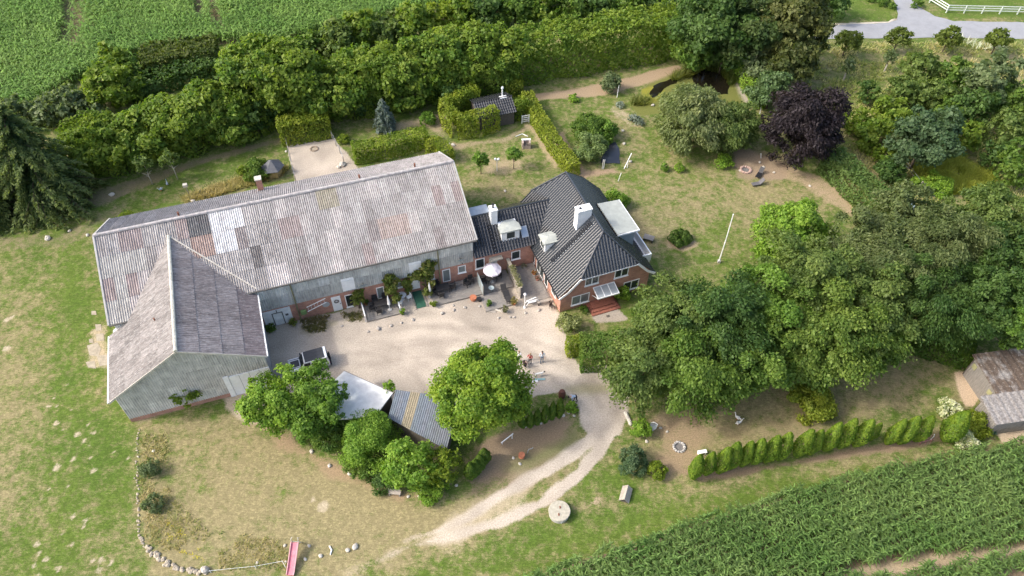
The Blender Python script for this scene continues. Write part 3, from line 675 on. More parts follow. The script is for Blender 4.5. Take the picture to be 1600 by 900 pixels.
# upper right thicket
TH = 'trees and bushes in the wild meadow thicket'
for a in [(1356, 143, 17, 1.8, DARK, 'small dark round tree at the near end of the thicket'),
          (1405, 150, 32, 2.6, OLIVE, 'olive bush in the middle of the thicket'), (1442, 112, 32, 3.4, OLIVE, 'tall olive bush nearest the road'),
          (1490, 120, 34, 3.4, MID, 'mid green tree below the third street tree'), (1392, 188, 36, 2.4, BELT2, 'bright yellow-green willow bush beside the copper beech'),
          (1452, 148, 30, 3.0, OLIVE, 'olive bush with thin twigs'), (1548, 135, 44, 4.4, GREYG, 'large grey-green round tree near the right edge'),
          (1520, 165, 34, 3.6, DARK, 'dark green tree below the grey-green tree'), (1598, 160, 34, 3.6, MID, 'mid green tree cut by the right edge'),
          (1572, 205, 32, 3.0, OLIVE, 'olive bush at the right edge'), (1590, 255, 36, 3.0, MID, 'bush right of the yellow-green marsh'),
          (1510, 212, 24, 2.4, BELT2, 'yellow-green bush above the marsh'), (1555, 242, 22, 2.2, DARK, 'dark bush beside the marsh'),
          (1360, 215, 26, 1.8, BELT2, 'pale yellow-green bush left of the standard tree'), (1340, 190, 22, 1.6, BELT2, 'small yellow-green bush beside the copper beech'),
          (1425, 215, 24, 2.2, GREYG, 'grey-green bush left of the standard tree'), (1480, 180, 26, 2.6, MID, 'mid green bush above the standard tree'),
          (1385, 240, 18, 1.4, BELT2, 'low bright bush below the willow bush')]:
    tree(a[0], a[1], a[2]*.88, *a[3:], 'thicket_bush', 'shrub', group=TH, leaf=.38, dens=33, rough=.3, zmin=-.9, trunk_r=.09)
tree(1447, 216, 44, 4.8, [(.058, .111, .046), (.124, .189, .085)], 'blue-green standard tree with bare trunk in the meadow', 'lime_tree', leaf=.4, dens=42, az=.9)
tree(1392, 268, 22, 1.5, DARK, 'dark clipped round bush below the standard tree', 'thicket_bush', 'shrub', leaf=.3, dens=70, rough=.06, az=.75, trunk_r=.1)
shrub(1465, 290, 26, BRIGHT, 'low bright green bush before the marsh', az=.45)
shrub(1435, 285, 14, BRIGHT, 'small bright bush beside the fence post', az=.6)
# street trees
ST = 'clipped round trees along the road'
for k, (px, py, lb) in enumerate([(1326, 62, 'first clipped road tree from the big spruce'), (1405, 59, 'second road tree, opposite the side lane'), (1484, 58, 'third road tree, beside the white cow parsley'), (1562, 60, 'fourth road tree, nearest the right edge')]):
    tree(px, py, 18.5, 2.6, [(.098, .137, .023), (.163, .215, .036)], 'round clipped '+lb, 'street_tree', group=ST, leaf=.3, dens=58, csize=.26, rough=.06, az=.72, asp=1.06, trunk_r=.09)
for px, py, lb in [(1326, 104, 'sapling with a trunk guard left in the meadow'), (1391, 90, 'sapling with a trunk guard below the second road tree'), (1563, 86, 'sapling with a trunk guard below the fourth road tree')]:
    t = tree(px, py, 7, 2.3, GREYG, lb, 'sapling', group='meadow saplings', leaf=.34, az=1.7, trunk_r=.05)
    mb = MB(); mb.tube([(0, 0, 0), (0, 0, 1.2)], [.13, .11], 8); mb.build('trunk_guard', barkpale, t)
tree(1306, 8, 20, 2.5, DARK, 'dark round bush at the top beside the road', 'shrub', 'shrub', leaf=.4, az=.9)
for px, py, r, lb in [(1380, 2, 9, 'left shrub beside the side lane'), (1395, 10, 6, 'little bush at the lane mouth'), (1432, 5, 9, 'bush right of the side lane'), (1362, -4, 8, 'shrub left of the lane at the top edge')]:
    shrub(px, py, r, MID, lb, group='bushes at the side lane')
# big trees top right of the garden
tree(1112, 42, 52, 6.6, DARK, 'tall dark tree at the end of the tall hedge', 'broadleaf_tree', leaf=.4, rough=.28)
tree(1165, 42, 50, 6.4, [(.052, .098, .026), (.111, .156, .046)], 'tall dark tree behind the garden pond', 'broadleaf_tree', leaf=.4, rough=.28)
tree(1080, 80, 28, 3.4, MID, 'smaller tree between hedge and pond', 'broadleaf_tree', leaf=.4)
tree(1132, 82, 26, 3.4, DARK, 'shady tree at the head of the pond', 'broadleaf_tree', leaf=.4)
tree(1240, 45, 52, 7.0, [(.065, .091, .023), (.156, .169, .052)], 'tall brown-green tree hung with seed clusters beside the road', 'broadleaf_tree', leaf=.42, csize=.24, rough=.25, az=1.15)
tree(1236, 105, 34, 3.6, [(.065, .091, .023), (.137, .156, .047)], 'lower skirt tree below the seed cluster tree', 'broadleaf_tree', leaf=.42, az=1.0)
tree(1198, 102, 30, 3.0, GREYG, 'grey-green willow bush right of the pond', 'willow_bush', 'shrub', leaf=.34)
tree(1205, 145, 30, 2.6, [(.085, .150, .052), (.156, .234, .091)], 'pale green bush between pond hedge and copper beech', 'willow_bush', 'shrub', leaf=.34)
tree(1083, 186, 59, 3.8, WILLOW, 'big round grey-green willow beside the pond', 'willow_tree', leaf=.34, dens=60, csize=.24, wl=.34, droop=.7, rough=.2, az=.88, zmin=-.85)
tree(1140, 196, 44, 3.2, [(.098, .156, .039), (.176, .240, .065)], 'greener half-round willow next to the big willow', 'willow_tree', leaf=.34, dens=55, csize=.24, wl=.36, droop=.7, rough=.2, zmin=-.85)
tree(1255, 196, 56, 5.0, COPPER, 'dark purple copper beech at the garden corner', 'copper_beech', leaf=.34, dens=60, rough=.3, droop=.7, wl=.45, zmin=-.8, az=1.02, var=.4)
# belt behind the garden
hedge([(118, 268), (200, 250), (300, 224), (400, 198), (440, 184), (520, 170), (600, 165), (700, 150), (800, 132)], 4.8, 6.0, BELT2, 'leafy hedge filling the foot of the shelter belt', leaf=.31, dens=62, seed=77, lump=.5, top=.5, spray=.65, lumpscale=2.2)
NB = 'trees in the shelter belt behind the barn'
for px, py, r, z, c, lb in [(128, 238, 36, 3.0, BELT, 'west end tree beside the spruces'), (170, 222, 42, 3.6, BELT2, 'second tree from the spruces'), (222, 205, 44, 3.8, BELT, 'third tree from the spruces'),
        (272, 190, 46, 4.0, BELT2, 'belt tree with yellowish top above the young birches'), (322, 175, 46, 4.0, BELT, 'belt tree left of the tall pair'), (360, 190, 36, 3.0, BELT, 'low belt tree in front of the tall pair'),
        (398, 112, 52, 6.6, BELT, 'left one of the tall pair'), (447, 118, 50, 6.2, BELT2, 'right one of the tall pair'), (396, 172, 30, 3.2, DARK, 'shaded tree below the tall pair'), (474, 156, 32, 3.4, BELT, 'low tree above the clipped hedge block'),
        (520, 140, 42, 4.4, BELT, 'belt tree above the blue spruce'), (556, 108, 40, 4.6, BELT, 'belt tree in the second rank above the blue spruce'), (596, 112, 42, 4.6, BELT2, 'belt tree right of the blue spruce'), (640, 108, 44, 4.8, BELT, 'belt tree above the U shaped hedge'),
        (688, 92, 46, 5.0, BELT, 'full belt tree above the tiled garden shed'), (735, 84, 46, 5.2, BELT2, 'bright belt tree left of the tall hedge'), (780, 82, 42, 5.0, BELT, 'last belt tree before the tall hedge'),
        (560, 155, 26, 2.2, DARK, 'dark undergrowth tree behind the blue spruce'), (640, 146, 28, 2.2, BELT, 'low tree left of the U shaped hedge'), (700, 140, 26, 2.2, DARK, 'shaded tree behind the U shaped hedge')]:
    tree(px, py, r, z, c, 'shelter belt: '+lb, 'belt_tree', group=NB, leaf=.40, dens=31, rough=.18, zmin=-.9, az=.95)
hedge([(806, 118), (870, 106), (960, 92), (1052, 78)], 5.6, 6.2, BELT2, 'very tall clipped hornbeam hedge behind the garden lawn', leaf=.34, dens=46, seed=21, lump=.28, top=.2, spray=.6)
R2 = 'bushes along the maize field edge'
for px, py, r, z, c, lb in [(172, 92, 22, 3.6, BELT2, 'slim top of the bright cypress at the maize edge'), (177, 132, 38, 2.6, BELT2, 'broad bright cypress at the maize edge'), (112, 162, 30, 1.8, GREYG, 'grey-green bush left of the bright cypress'), (76, 172, 28, 1.8, GREYG, 'grey-green bush behind the spruces'), (22, 178, 30, 1.8, GREYG, 'grey bush at the left edge'), (150, 178, 18, 1.3, GREYG, 'dark gap bush below the bright cypress'),
        (525, 62, 30, 2.6, OLIVE, 'olive bush at the maize edge above the tall pair'), (563, 45, 28, 2.8, BELT, 'rounded bush right of the olive bush'), (603, 48, 26, 2.4, OLIVE, 'spreading bush in the middle of the maize edge'), (645, 36, 28, 2.8, BELT, 'bush left of the yellow topped bushes'),
        (688, 26, 24, 2.6, LIME, 'yellow topped bush at the maize edge'), (722, 24, 24, 2.6, BELT2, 'second yellow topped bush'), (765, 14, 28, 3.0, DARK, 'dark tree at the top edge left'), (805, 12, 28, 3.0, MID, 'mid green tree at the top edge'),
        (850, 10, 26, 3.0, BELT, 'tree at the top edge above the tall hedge'), (895, 8, 26, 3.0, MID, 'tree at the top edge right of the tall hedge middle'), (940, 4, 26, 3.0, DARK, 'dark tree at the top edge'), (985, 6, 26, 3.0, MID, 'green tree at the top edge'), (1030, 4, 26, 3.0, DARK, 'top edge tree next to the tall dark trees')]:
    tree(px, py, r, z, c, lb, 'field_edge_bush', 'shrub', group=R2, leaf=.44, dens=27, rough=.24, zmin=-.9)
hedge([(232, 118), (290, 106), (345, 100)], 5.0, 3.4, [(.052, .085, .016), (.111, .143, .026)], 'dark clipped hedge at the maize edge left of the tall pair', leaf=.36, dens=44, seed=31, lump=.25)
hedge([(205, 152), (280, 130), (345, 116)], 3.4, 2.4, DARK, 'dark leafy strip added for the shadowed gap between shelter belt and maize', leaf=.36, dens=44, seed=33, lump=.4, top=.5)  # added hedge; its dark leaves stand in for shadow in the gap
for px, py, r, lb in [(487, 74, 24, 'bush added in the shadowed gap right of the tall pair'), (208, 108, 20, 'bush added in the shadowed gap right of the bright cypress'), (462, 84, 20, 'bush against the right one of the tall pair')]: tree(px, py, r, 2.0, MID, lb, 'field_edge_bush', 'shrub', group=R2, leaf=.4, dens=36, rough=.24, zmin=-.9)  # bushes added to fill gaps that lie in shadow
for px, py, r, lb in [(988, 184, 8, 'grey-blue lavender below the pond, left'), (998, 190, 8, 'grey-blue lavender below the pond, right'), (968, 164, 7, 'grey-blue tuft beside the pale post')]: shrub(px, py, r, [(.20, .25, .20), (.33, .38, .33)], lb, group='lavender at the pond bank', az=.6)
# conifers
spruce(86, 318, 14.5, 7.2, [(.065, .12, .045), (.14, .20, .07)], 'big dark spruce with drooping branches left of the barn', seed=3, group='spruces west of the barn')
spruce(-18, 330, 15.5, 7.0, [(.023, .049, .016), (.058, .098, .026)], 'spruce cut by the left edge of the picture', seed=5, group='spruces west of the barn')
spruce(20, 285, 13.0, 5.6, [(.065, .12, .045), (.14, .20, .07)], 'rear spruce behind the big one', seed=8, group='spruces west of the barn')
spruce(602, 200, 4.6, 2.0, [BLUE[0], BLUE[1]], 'small blue spruce in the rear garden', seed=9, step=.3, tipcol=(.22, .27, .24), nb=11)
# garden hedges and shrubs
hedge([(441, 221), (480, 214), (517, 207)], 2.6, 3.2, LIME2, 'clipped hedge block at the head of the gravel pad', seed=41)
hedge([(555, 250), (600, 243), (645, 230), (668, 226)], 2.2, 2.3, LIME, 'long clipped hedge behind the barn roof', seed=42)
hedge([(668, 238), (690, 240), (700, 256)], 1.8, 2.0, LIME2, 'yellowish hedge end at the barn gable', seed=43)
hedge([(716, 181), (697, 184), (700, 198), (715, 213), (748, 210), (776, 199)], 1.7, 3.3, LIME2, 'U shaped clipped hedge round the tiled garden shed', seed=44)
hedge([(702, 184), (730, 170), (746, 166)], 2.0, 3.3, LIME, 'inner hedge behind the U shaped hedge', seed=45)
hedge([(803, 186), (820, 178)], 1.7, 2.6, LIME, 'short clipped hedge right of the garden shed', seed=46)
hedge([(788, 150), (815, 146)], 1.6, 2.6, LIME2, 'small hedge behind the garden shed chimney', seed=47)
hedge([(823, 160), (835, 185), (860, 226), (896, 275)], 1.7, 1.9, LIME2, 'long straight yellow-green hedge up the garden', seed=48, dens=80)
hedge([(905, 562), (940, 561), (972, 556)], 3.2, 2.5, [(.095, .180, .030), (.180, .265, .048)], 'thick clipped hedge block in front of the house', seed=49, lump=.09)
hedge([(893, 545), (897, 558)], 1.4, 2.3, LIME2, 'hedge end facing the yard, its sunlit side put into yellow-green leaf colour', seed=50)  # sunlit left side of the hedge block, painted as lighter leaves
hedge([(1292, 262), (1320, 290), (1350, 318), (1378, 352)], 3.2, 2.8, [(.091, .163, .039), (.163, .240, .065)], 'broad leafy hedge at the garden corner below the copper beech', seed=51, lump=.3, leaf=.3, dens=55)
hedge([(1150, 108), (1168, 135), (1188, 170)], 2.0, 2.4, LEAFY, 'ivy green hedge right of the pond', seed=52, lump=.25)
hedge([(1425, 540), (1470, 552), (1512, 565)], 2.8, 1.9, [(.065, .137, .016), (.130, .215, .026)], 'dark green rounded hedge beside the thatched shed', seed=53)
for px, py, r, c, lb, kw in [(953, 130, 13, GREYG, 'upright grey-green shrub beside the pale post', dict(az=1.5)), (668, 187, 13, GREEN, 'round shrub left of the U shaped hedge', {}), (536, 217, 9, LIME, 'small bush beside the gravel pad', {}),
        (918, 200, 24, MID, 'dark shrub behind the garden pool', {}), (940, 203, 22, GREEN, 'green shrub with pale flower spikes behind the garden pool', {}), (919, 231, 26, [(.130, .195, .065), (.247, .325, .117)], 'pale green shrub beside the garden pool', {}),
        (1039, 261, 6, GREEN, 'small upright plant on the lawn edge', dict(az=1.4)), (1061, 262, 8, BRIGHT, 'low plant right of the small upright plant', {}), (1132, 252, 14, BRIGHT, 'clump with white lilies below the willow', dict(az=.8)),
        (400, 266, 20, MID, 'dark juniper bush beside the slate roofed hut', {}), (347+30, 268, 9, LIME, 'low golden shrub left of the juniper', {}), (197, 338, 12, LIME, 'lime shrub at the north-west barn corner', dict(az=.6)),
        (960, 312, 20, LEAFY, 'leafy bush behind the flat roofed house extension', {}), (896, 154, 9, BRIGHT, 'little flower patch on the upper lawn', dict(az=.5)), (972, 460, 12, BRIGHT, 'green climber beside the front door', dict(az=1.3)), (912, 484, 7, MID, 'dark shrub left of the brick steps', {}),
        (888, 507, 16, [(.221, .260, .091), (.390, .416, .182)], 'pale flowering shrub at the house corner', dict(az=1.0, rough=.3)), (1000, 490, 14, MID, 'shrub under the right ground floor window', {}),
        (1521, 662, 22, [(.150, .208, .016), (.240, .293, .026)], 'round golden-green bush between the hydrangeas', {}), (1544, 665, 13, TEAL, 'round teal box ball at the shed corner', dict(rough=.03, az=.95)),
        (750, 248, 0, 0, '', {})]:
    if r: shrub(px, py, r, c, lb, **kw)
for px, py, lb in [(1483, 641, 'white hydrangea behind the leaning cypress'), (1503, 682, 'white hydrangea in front of the golden-green bush')]:
    shrub(px, py, 18, [(.20, .27, .07), (.74, .74, .50), (.82, .82, .66)], lb, 'hydrangea', 'shrub', 'white hydrangeas at the cypress row', leaf=.24, dens=85, rough=.2)
for px, py, lb in [(751, 249, 'left little ball tree on the rear lawn'), (803, 241, 'right little ball tree on the rear lawn')]:
    tree(px, py, 11.5, 2.3, GREEN, lb, 'ball_tree', group='little ball trees on the rear lawn', leaf=.28, dens=70, rough=.1, csize=.28, trunk_r=.05)
for px, py, lb in [(265, 250, 'right young birch with white stem'), (225, 258, 'left young birch with white stem')]:
    tree(px, py, 12, 3.0, [(.104, .169, .039), (.182, .247, .065)], lb, 'birch_sapling', group='young birches behind the barn', leaf=.3, dens=30, az=1.3, trunk_r=.06, bk=barkpale, rough=.4)
balls = column_mesh('box_ball', 1.05, .55, [(.065, .130, .026), (.130, .208, .039)], 4, 150, .16, .45)
for k, (dx, dy) in enumerate([(-13, 0), (-8, -6), (0, -7), (8, -4), (13, 1), (7, 5), (-2, 9), (-8, 4)]):
    c = G(1062+dx, 376+dy); o = link('box_ball', balls); o.location = (c[0], c[1], 0); o.rotation_euler = (0, 0, k); o.scale = (1, 1, .9+.05*(k % 4))
    prop(o, 'small clipped box ball in the round bed on the lawn', 'shrub', 'box balls in the round lawn bed')
# cypress rows
cyA = [column_mesh('cypress', 4.6, .66, CYP, s, 210, .13, .55) for s in (1, 2, 3)]
C1 = 'row of leaning cypresses above the maize'
rowb = [(1082, 748), (1102, 742), (1121, 739), (1139, 733), (1157, 729), (1176, 725), (1195, 722), (1213, 718), (1243, 713), (1264, 710), (1287, 704), (1310, 700), (1334, 697), (1358, 688), (1384, 694), (1403, 693), (1428, 689)]
ordn = ['first', 'second', 'third', 'fourth', 'fifth', 'sixth', 'seventh', 'eighth', 'ninth', 'tenth', 'eleventh', 'twelfth', 'thirteenth', 'fourteenth', 'fifteenth', 'sixteenth', 'seventeenth']
for k, (px, py) in enumerate(rowb):
    c = G(px, py); o = link('cypress', cyA[k % 3]); o.location = (c[0], c[1], 0); s_ = rnd.uniform(.92, 1.08)*(.7 if k == 13 else 1)
    o.scale = (s_*rnd.uniform(.9, 1.1), s_*rnd.uniform(.9, 1.1), s_); o.rotation_euler = (rnd.uniform(-.04, .04), rnd.uniform(-.04, .04), rnd.uniform(0, 6))
    prop(o, 'clipped cypress, %s from the west in the long row above the maize' % ordn[k], 'cypress', C1)
o = link('cypress', column_mesh('cypress', 5.0, 1.0, CYP, 9, 200, .14, .55)); c = G(1474, 688); o.location = (c[0], c[1], 0); prop(o, 'big cypress between the two white hydrangeas', 'cypress')
cyB = [column_mesh('cypress', 2.8, .42, [(.065, .137, .013), (.137, .215, .021)], s, 190, .14, .75) for s in (5, 6)]
for k, (px, py, sc) in enumerate([(816.5, 668, .8), (828, 668, 1.0), (839, 664, 1.05), (851, 661, 1.2), (862, 656, 1.2), (873, 653, 1.3)]):
    c = G(px, py); o = link('cypress', cyB[k % 2]); o.location = (c[0], c[1], 0); o.scale = (1.05, 1.05, sc*.95); o.rotation_euler = (0, 0, k*1.3)
    prop(o, 'slim cypress, %s from the maple in the short row beside the yard' % ordn[k], 'cypress', 'short cypress row beside the maple')
for k, (px, py, h) in enumerate([(736, 748, 1.35), (743, 741, 1.2), (750, 733, 1.2), (757, 722, 1.1)]):
    c = G(px, py); o = link('cypress', cyB[k % 2]); o.location = (c[0], c[1], 0); o.scale = (1.4, 1.4, h*.8); o.rotation_euler = (0, 0, k*2.1)
    prop(o, 'dark cypress, %s from the south in the row under the maple' % ordn[k], 'cypress', 'dark cypress row under the maple')
# ------------------------------------------------------------------ maize and wild grass
cornm = leafm
def corn_proto(rs, nl, L0, seg, h, wid=.06):
    V, F, C = [], [], []
    for k in range(nl):
        z0 = h*(.30+.62*k/nl); a = (k % 2)*math.pi+rs.randn()*.5; L = L0*(.75+.4*rs.rand())*(1-.25*k/nl); w = wid*(.9+.3*rs.rand())
        up = .55+.45*k/nl; ca, sa = math.cos(a), math.sin(a); b = len(V); lr = .62+.85*rs.rand()
        for i in range(seg+1):
            u_ = i/seg; r_ = L*u_*(1-.12*u_); z = z0+L*(up*u_-(.62+.35*rs.rand()*.4)*u_*u_*1.25); ww = w*(1-u_**2.2)+.004
            tw = .3*rs.randn()*u_
            V.append((ca*r_-sa*ww, sa*r_+ca*ww, z+tw*ww)); V.append((ca*r_+sa*ww, sa*r_-ca*ww, z-tw*ww))
            C += [lr*(.9+.35*u_)]*2
        for i in range(seg): F.append((b+2*i, b+2*i+1, b+2*i+3, b+2*i+2))
    b = len(V); V += [(-.012, 0, 0), (.012, 0, 0), (.012, 0, h), (-.012, 0, h)]; F.append((b, b+1, b+2, b+3)); C += [.9]*4
    return np.array(V), np.array(F), np.array(C)
def maize(name, pxpoly, row, gap, ang, nl, L0, seg, h, col, label, seed, holes=(), z=0, bounds=None, wid=.047):
    rs = np.random.RandomState(seed); P = poly_w(pxpoly)
    if bounds is None: bounds = (P[:, 0].min(), P[:, 0].max(), P[:, 1].min(), P[:, 1].max())
    ca, sa = math.cos(ang), math.sin(ang); cx, cy = (bounds[0]+bounds[1])/2, (bounds[2]+bounds[3])/2; R = max(bounds[1]-bounds[0], bounds[3]-bounds[2])*.75
    u_ = np.arange(-R, R, gap); v_ = np.arange(-R, R, row); U, Vv = np.meshgrid(u_, v_); U = U.ravel()+rs.randn(U.size)*gap*.3; Vv = Vv.ravel()+rs.randn(Vv.size)*.05
    x = cx+ca*U-sa*Vv; y = cy+sa*U+ca*Vv; k = (x > bounds[0]) & (x < bounds[1]) & (y > bounds[2]) & (y < bounds[3]); x = x[k]; y = y[k]
    def inside(P, x, y):
        ins = np.zeros(x.shape, bool); n = len(P)
        for i in range(n):
            a = P[i]; b = P[(i+1) % n]; c = ((a[1] <= y) & (b[1] > y)) | ((b[1] <= y) & (a[1] > y))
            with np.errstate(divide='ignore', invalid='ignore'): ins ^= c & (x < a[0]+(y-a[1])/(b[1]-a[1])*(b[0]-a[0]))
        return ins
    k = inside(P, x+rs.randn(len(x))*.15, y+rs.randn(len(x))*.15)
    for hpoly in holes: k &= ~inside(poly_w(hpoly), x+rs.randn(len(x))*.2, y+rs.randn(len(x))*.2)
    k &= rs.rand(len(k)) > .04
    x = x[k]; y = y[k]; n = len(x)
    protos = [corn_proto(rs, nl, L0, seg, h, wid) for _ in range(6)]; which = rs.randint(0, 6, n)
    vig = .82+.3*fbm(x, y, 5, seed, 3)
    AV, AF, AC = [], [], []; off = 0
    for q, (V, F, C) in enumerate(protos):
        s = np.where(which == q)[0]; m = len(s)
        if not m: continue
        a = rs.rand(m)*6.283; c_, s_ = np.cos(a)[:, None], np.sin(a)[:, None]; sc = (vig[s]*(.9+.2*rs.rand(m)))[:, None]
        lean = rs.randn(m, 2)*.05
        vx = (V[None, :, 0]*c_-V[None, :, 1]*s_)*sc+x[s][:, None]+V[None, :, 2]*lean[:, :1]; vy = (V[None, :, 0]*s_+V[None, :, 1]*c_)*sc+y[s][:, None]+V[None, :, 2]*lean[:, 1:]
        vz = V[None, :, 2]*sc+z
        AV.append(np.stack([vx, vy, np.maximum(vz, .03)], 2).reshape(-1, 3)); AF.append((F[None]+np.arange(m)[:, None, None]*len(V)).reshape(-1, 4)+off); off += m*len(V)
        tone = fbm(x[s], y[s], 4, seed+2, 3)[:, None, None]; cc = np.array(col[0])*(1-tone)+np.array(col[1])*tone
        AC.append((cc*C[None, :, None]*(.85+.3*rs.rand(m, 1, 1))).reshape(-1, 3))
    V = np.concatenate(AV); F = np.concatenate(AF); me = mesh_arrays(name, V, F, np.concatenate(AC)); me.materials.append(cornm); NTRI[0] += 2*len(F)
    o = link(name, me); return prop(o, label, None, None, 'stuff')
maize('maize_field', [(815, 912), (870, 893), (980, 858), (1180, 788), (1340, 748), (1480, 718), (1700, 674), (1700, 960), (800, 960)], .75, .16, FARM+.06, 10, .74, 3, 2.05,
      [(.100, .195, .042), (.225, .310, .098)], 'dark green maize field in the lower right corner', 5, bounds=(0, 52, 20.5, 47),
      holes=[[(1285, 905), (1330, 887), (1480, 866), (1640, 848), (1640, 864), (1480, 886), (1400, 905)], [(1560, 896), (1640, 880), (1640, 960), (1540, 960)]])
maize('maize_field', [(-400, -60), (1000, -60), (900, -14), (760, -6), (640, 22), (520, 48), (440, 68), (360, 68), (300, 78), (230, 85), (160, 108), (100, 142), (50, 172), (-60, 185), (-400, 210)], .85, .27, math.radians(84), 7, 1.1, 2, 2.1,
      [(.120, .235, .045), (.225, .335, .085)], 'light green maize field behind the shelter belt', 6, bounds=(-92, 22, 84, 119), wid=.085,
      holes=[[(100, -60), (102, 40), (95, 78), (110, 78), (117, 40), (114, -60)], [(119, -60), (121, 40), (114, 80), (129, 80), (136, 40), (134, -60)], [(303, -60), (306, 10), (307, 36), (322, 36), (321, 8), (318, -60)], [(321, -60), (328, 12), (335, 47), (354, 47), (340, 10), (334, -60)]])
def tufts(name, pxpoly, n, h, cols, label, seed, blades=5, w=.05, flower=None):
    rs = np.random.RandomState(seed); P = poly_w(pxpoly); b0, b1 = P.min(0), P.max(0)
    x = b0[0]+rs.rand(n*3)*(b1[0]-b0[0]); y = b0[1]+rs.rand(n*3)*(b1[1]-b0[1])
    ins = np.zeros(x.shape, bool)
    for i in range(len(P)):
        a = P[i]; b = P[(i+1) % len(P)]; c = ((a[1] <= y) & (b[1] > y)) | ((b[1] <= y) & (a[1] > y))
        with np.errstate(divide='ignore', invalid='ignore'): ins ^= c & (x < a[0]+(y-a[1])/(b[1]-a[1])*(b[0]-a[0]))
    k = ins & (fbm(x, y, 2.5, seed, 3) > .42); x = x[k][:n]; y = y[k][:n]; n = len(x)
    xb = np.repeat(x, blades)+rs.randn(n*blades)*.10; yb = np.repeat(y, blades)+rs.randn(n*blades)*.10; m = len(xb)
    a = rs.rand(m)*6.283; hh = h*(.5+.8*rs.rand(m)); ln = hh*(.5+.9*rs.rand(m)); ww = w*(.6+.8*rs.rand(m)); b_ = a+1.57
    V = np.stack([np.stack([xb-np.cos(b_)*ww, yb-np.sin(b_)*ww, np.full(m, .0)], 1), np.stack([xb+np.cos(b_)*ww, yb+np.sin(b_)*ww, np.full(m, .0)], 1), np.stack([xb+np.cos(a)*ln, yb+np.sin(a)*ln, hh], 1)], 1).reshape(-1, 3)
    tone = np.repeat(np.clip(fbm(x, y, 1.8, seed+4, 3)*2-.5, 0, 1), blades)
    C = np.repeat(palette(cols, rs, m, tone), 3, 0)
    me = mesh_arrays(name, V, np.arange(3*m).reshape(m, 3), C); me.materials.append(leafm); NTRI[0] += m
    return prop(link(name, me), label, None, None, 'stuff')
MEADOW = [(.62, .54, .30), (.46, .46, .18), (.28, .35, .09)]
tufts('meadow_grass', [(1210, 180), (1290, 68), (1640, 66), (1640, 335), (1390, 350), (1330, 330), (1300, 250)], 9000, .34, MEADOW, 'tall tawny meadow grass below the road', 3, 4, .06)
tufts('marsh_grass', [(1425, 258), (1500, 245), (1545, 262), (1555, 298), (1480, 305), (1440, 300)], 3200, .7, [(.25, .30, .04), (.36, .38, .055)], 'bright yellow-green marsh grass in the meadow hollow', 4, 5, .06)
tufts('pond_reeds', [(985, 165), (1015, 135), (1060, 114), (1085, 104), (1130, 100), (1150, 128), (1140, 135), (1128, 116), (1100, 110), (1078, 120), (1050, 128), (1020, 140), (1012, 165)], 1500, .9, [(.10, .16, .03), (.20, .21, .04)], 'reeds and moss round the garden pond', 5, 5, .06)
tufts('wild_grass', [(222, 680), (262, 680), (268, 780), (330, 830), (440, 845), (455, 890), (330, 890), (225, 845), (218, 760)], 1500, .22, [(.50, .42, .23), (.40, .36, .16), (.22, .28, .08)], 'dry weeds in the bed inside the stone edging', 6, 4, .035)
tufts('wild_grass', [(290, 320), (405, 288), (440, 275), (455, 262), (435, 258), (380, 275), (285, 308)], 900, .5, [(.52, .43, .20), (.42, .38, .14)], 'tall straw coloured grass along the rear barn wall', 7, 5, .05)
tufts('weeds', [(468, 500), (520, 492), (566, 488), (568, 505), (520, 516), (480, 520)], 260, .28, [(.16, .16, .05), (.24, .2, .1)], 'weeds on the gravel before the barn wall', 9, 5, .04)
tufts('ragwort', [(255, 800), (300, 850), (330, 870), (300, 890), (262, 845)], 40, .22, [(.72, .60, .03), (.78, .68, .08)], 'yellow flowering weeds by the stone edging', 10, 4, .03)
tufts('cow_parsley', [(1500, 62), (1560, 66), (1570, 80), (1520, 78)], 60, .8, [(.75, .75, .68), (.6, .62, .5)], 'white flowering umbels below the third street tree', 12, 4, .08)
# ------------------------------------------------------------------ building materials
sheetm, nt, bs, out = newmat('fibre_cement_sheet')
vec, oi = rndoff(nt, coords(nt)); mp = N(nt, 'ShaderNodeMapping'); mp.inputs['Scale'].default_value = (5.5, .9, 1); nt.links.new(vec, mp.inputs['Vector'])
s1 = noise(nt, mp.outputs[0], 1.0, 6, .7); mp2 = N(nt, 'ShaderNodeMapping'); mp2.inputs['Scale'].default_value = (11, 3.2, 1); nt.links.new(vec, mp2.inputs['Vector']); s2 = noise(nt, mp2.outputs[0], 1.0, 4, .75); s3 = noise(nt, vec, 1.3, 4)
tone = math_(nt, 'ADD', remap(nt, s1, .3, .7, .60, 1.34), remap(nt, s3, .3, .7, -.14, .14)); g = N(nt, 'ShaderNodeCombineXYZ'); [nt.links.new(tone, g.inputs[i]) for i in range(3)]
c = mixc(nt, 1.0, oi.outputs['Color'], g.outputs[0], 'MULTIPLY')
c = mixc(nt, remap(nt, s2, .54, .66, 0, .58), c, (.50, .475, .45)); c = mixc(nt, remap(nt, s2, .47, .36, 0, .60), c, (.17, .135, .13))
nt.links.new(c, bs.inputs['Base Color']); bs.inputs['Roughness'].default_value = .9; bs.inputs['Specular IOR Level'].default_value = .2
cladm, nt, bs, out = newmat('grey_cladding')
vec, oi = rndoff(nt, coords(nt)); mp = N(nt, 'ShaderNodeMapping'); mp.inputs['Scale'].default_value = (6, .7, 1); nt.links.new(vec, mp.inputs['Vector'])
s1 = noise(nt, mp.outputs[0], 1.0, 6, .7); s3 = noise(nt, vec, 1.2, 5)
tone = math_(nt, 'ADD', remap(nt, s1, .3, .7, .72, 1.25), remap(nt, s3, .3, .7, -.2, .2)); g = N(nt, 'ShaderNodeCombineXYZ'); [nt.links.new(tone, g.inputs[i]) for i in range(3)]
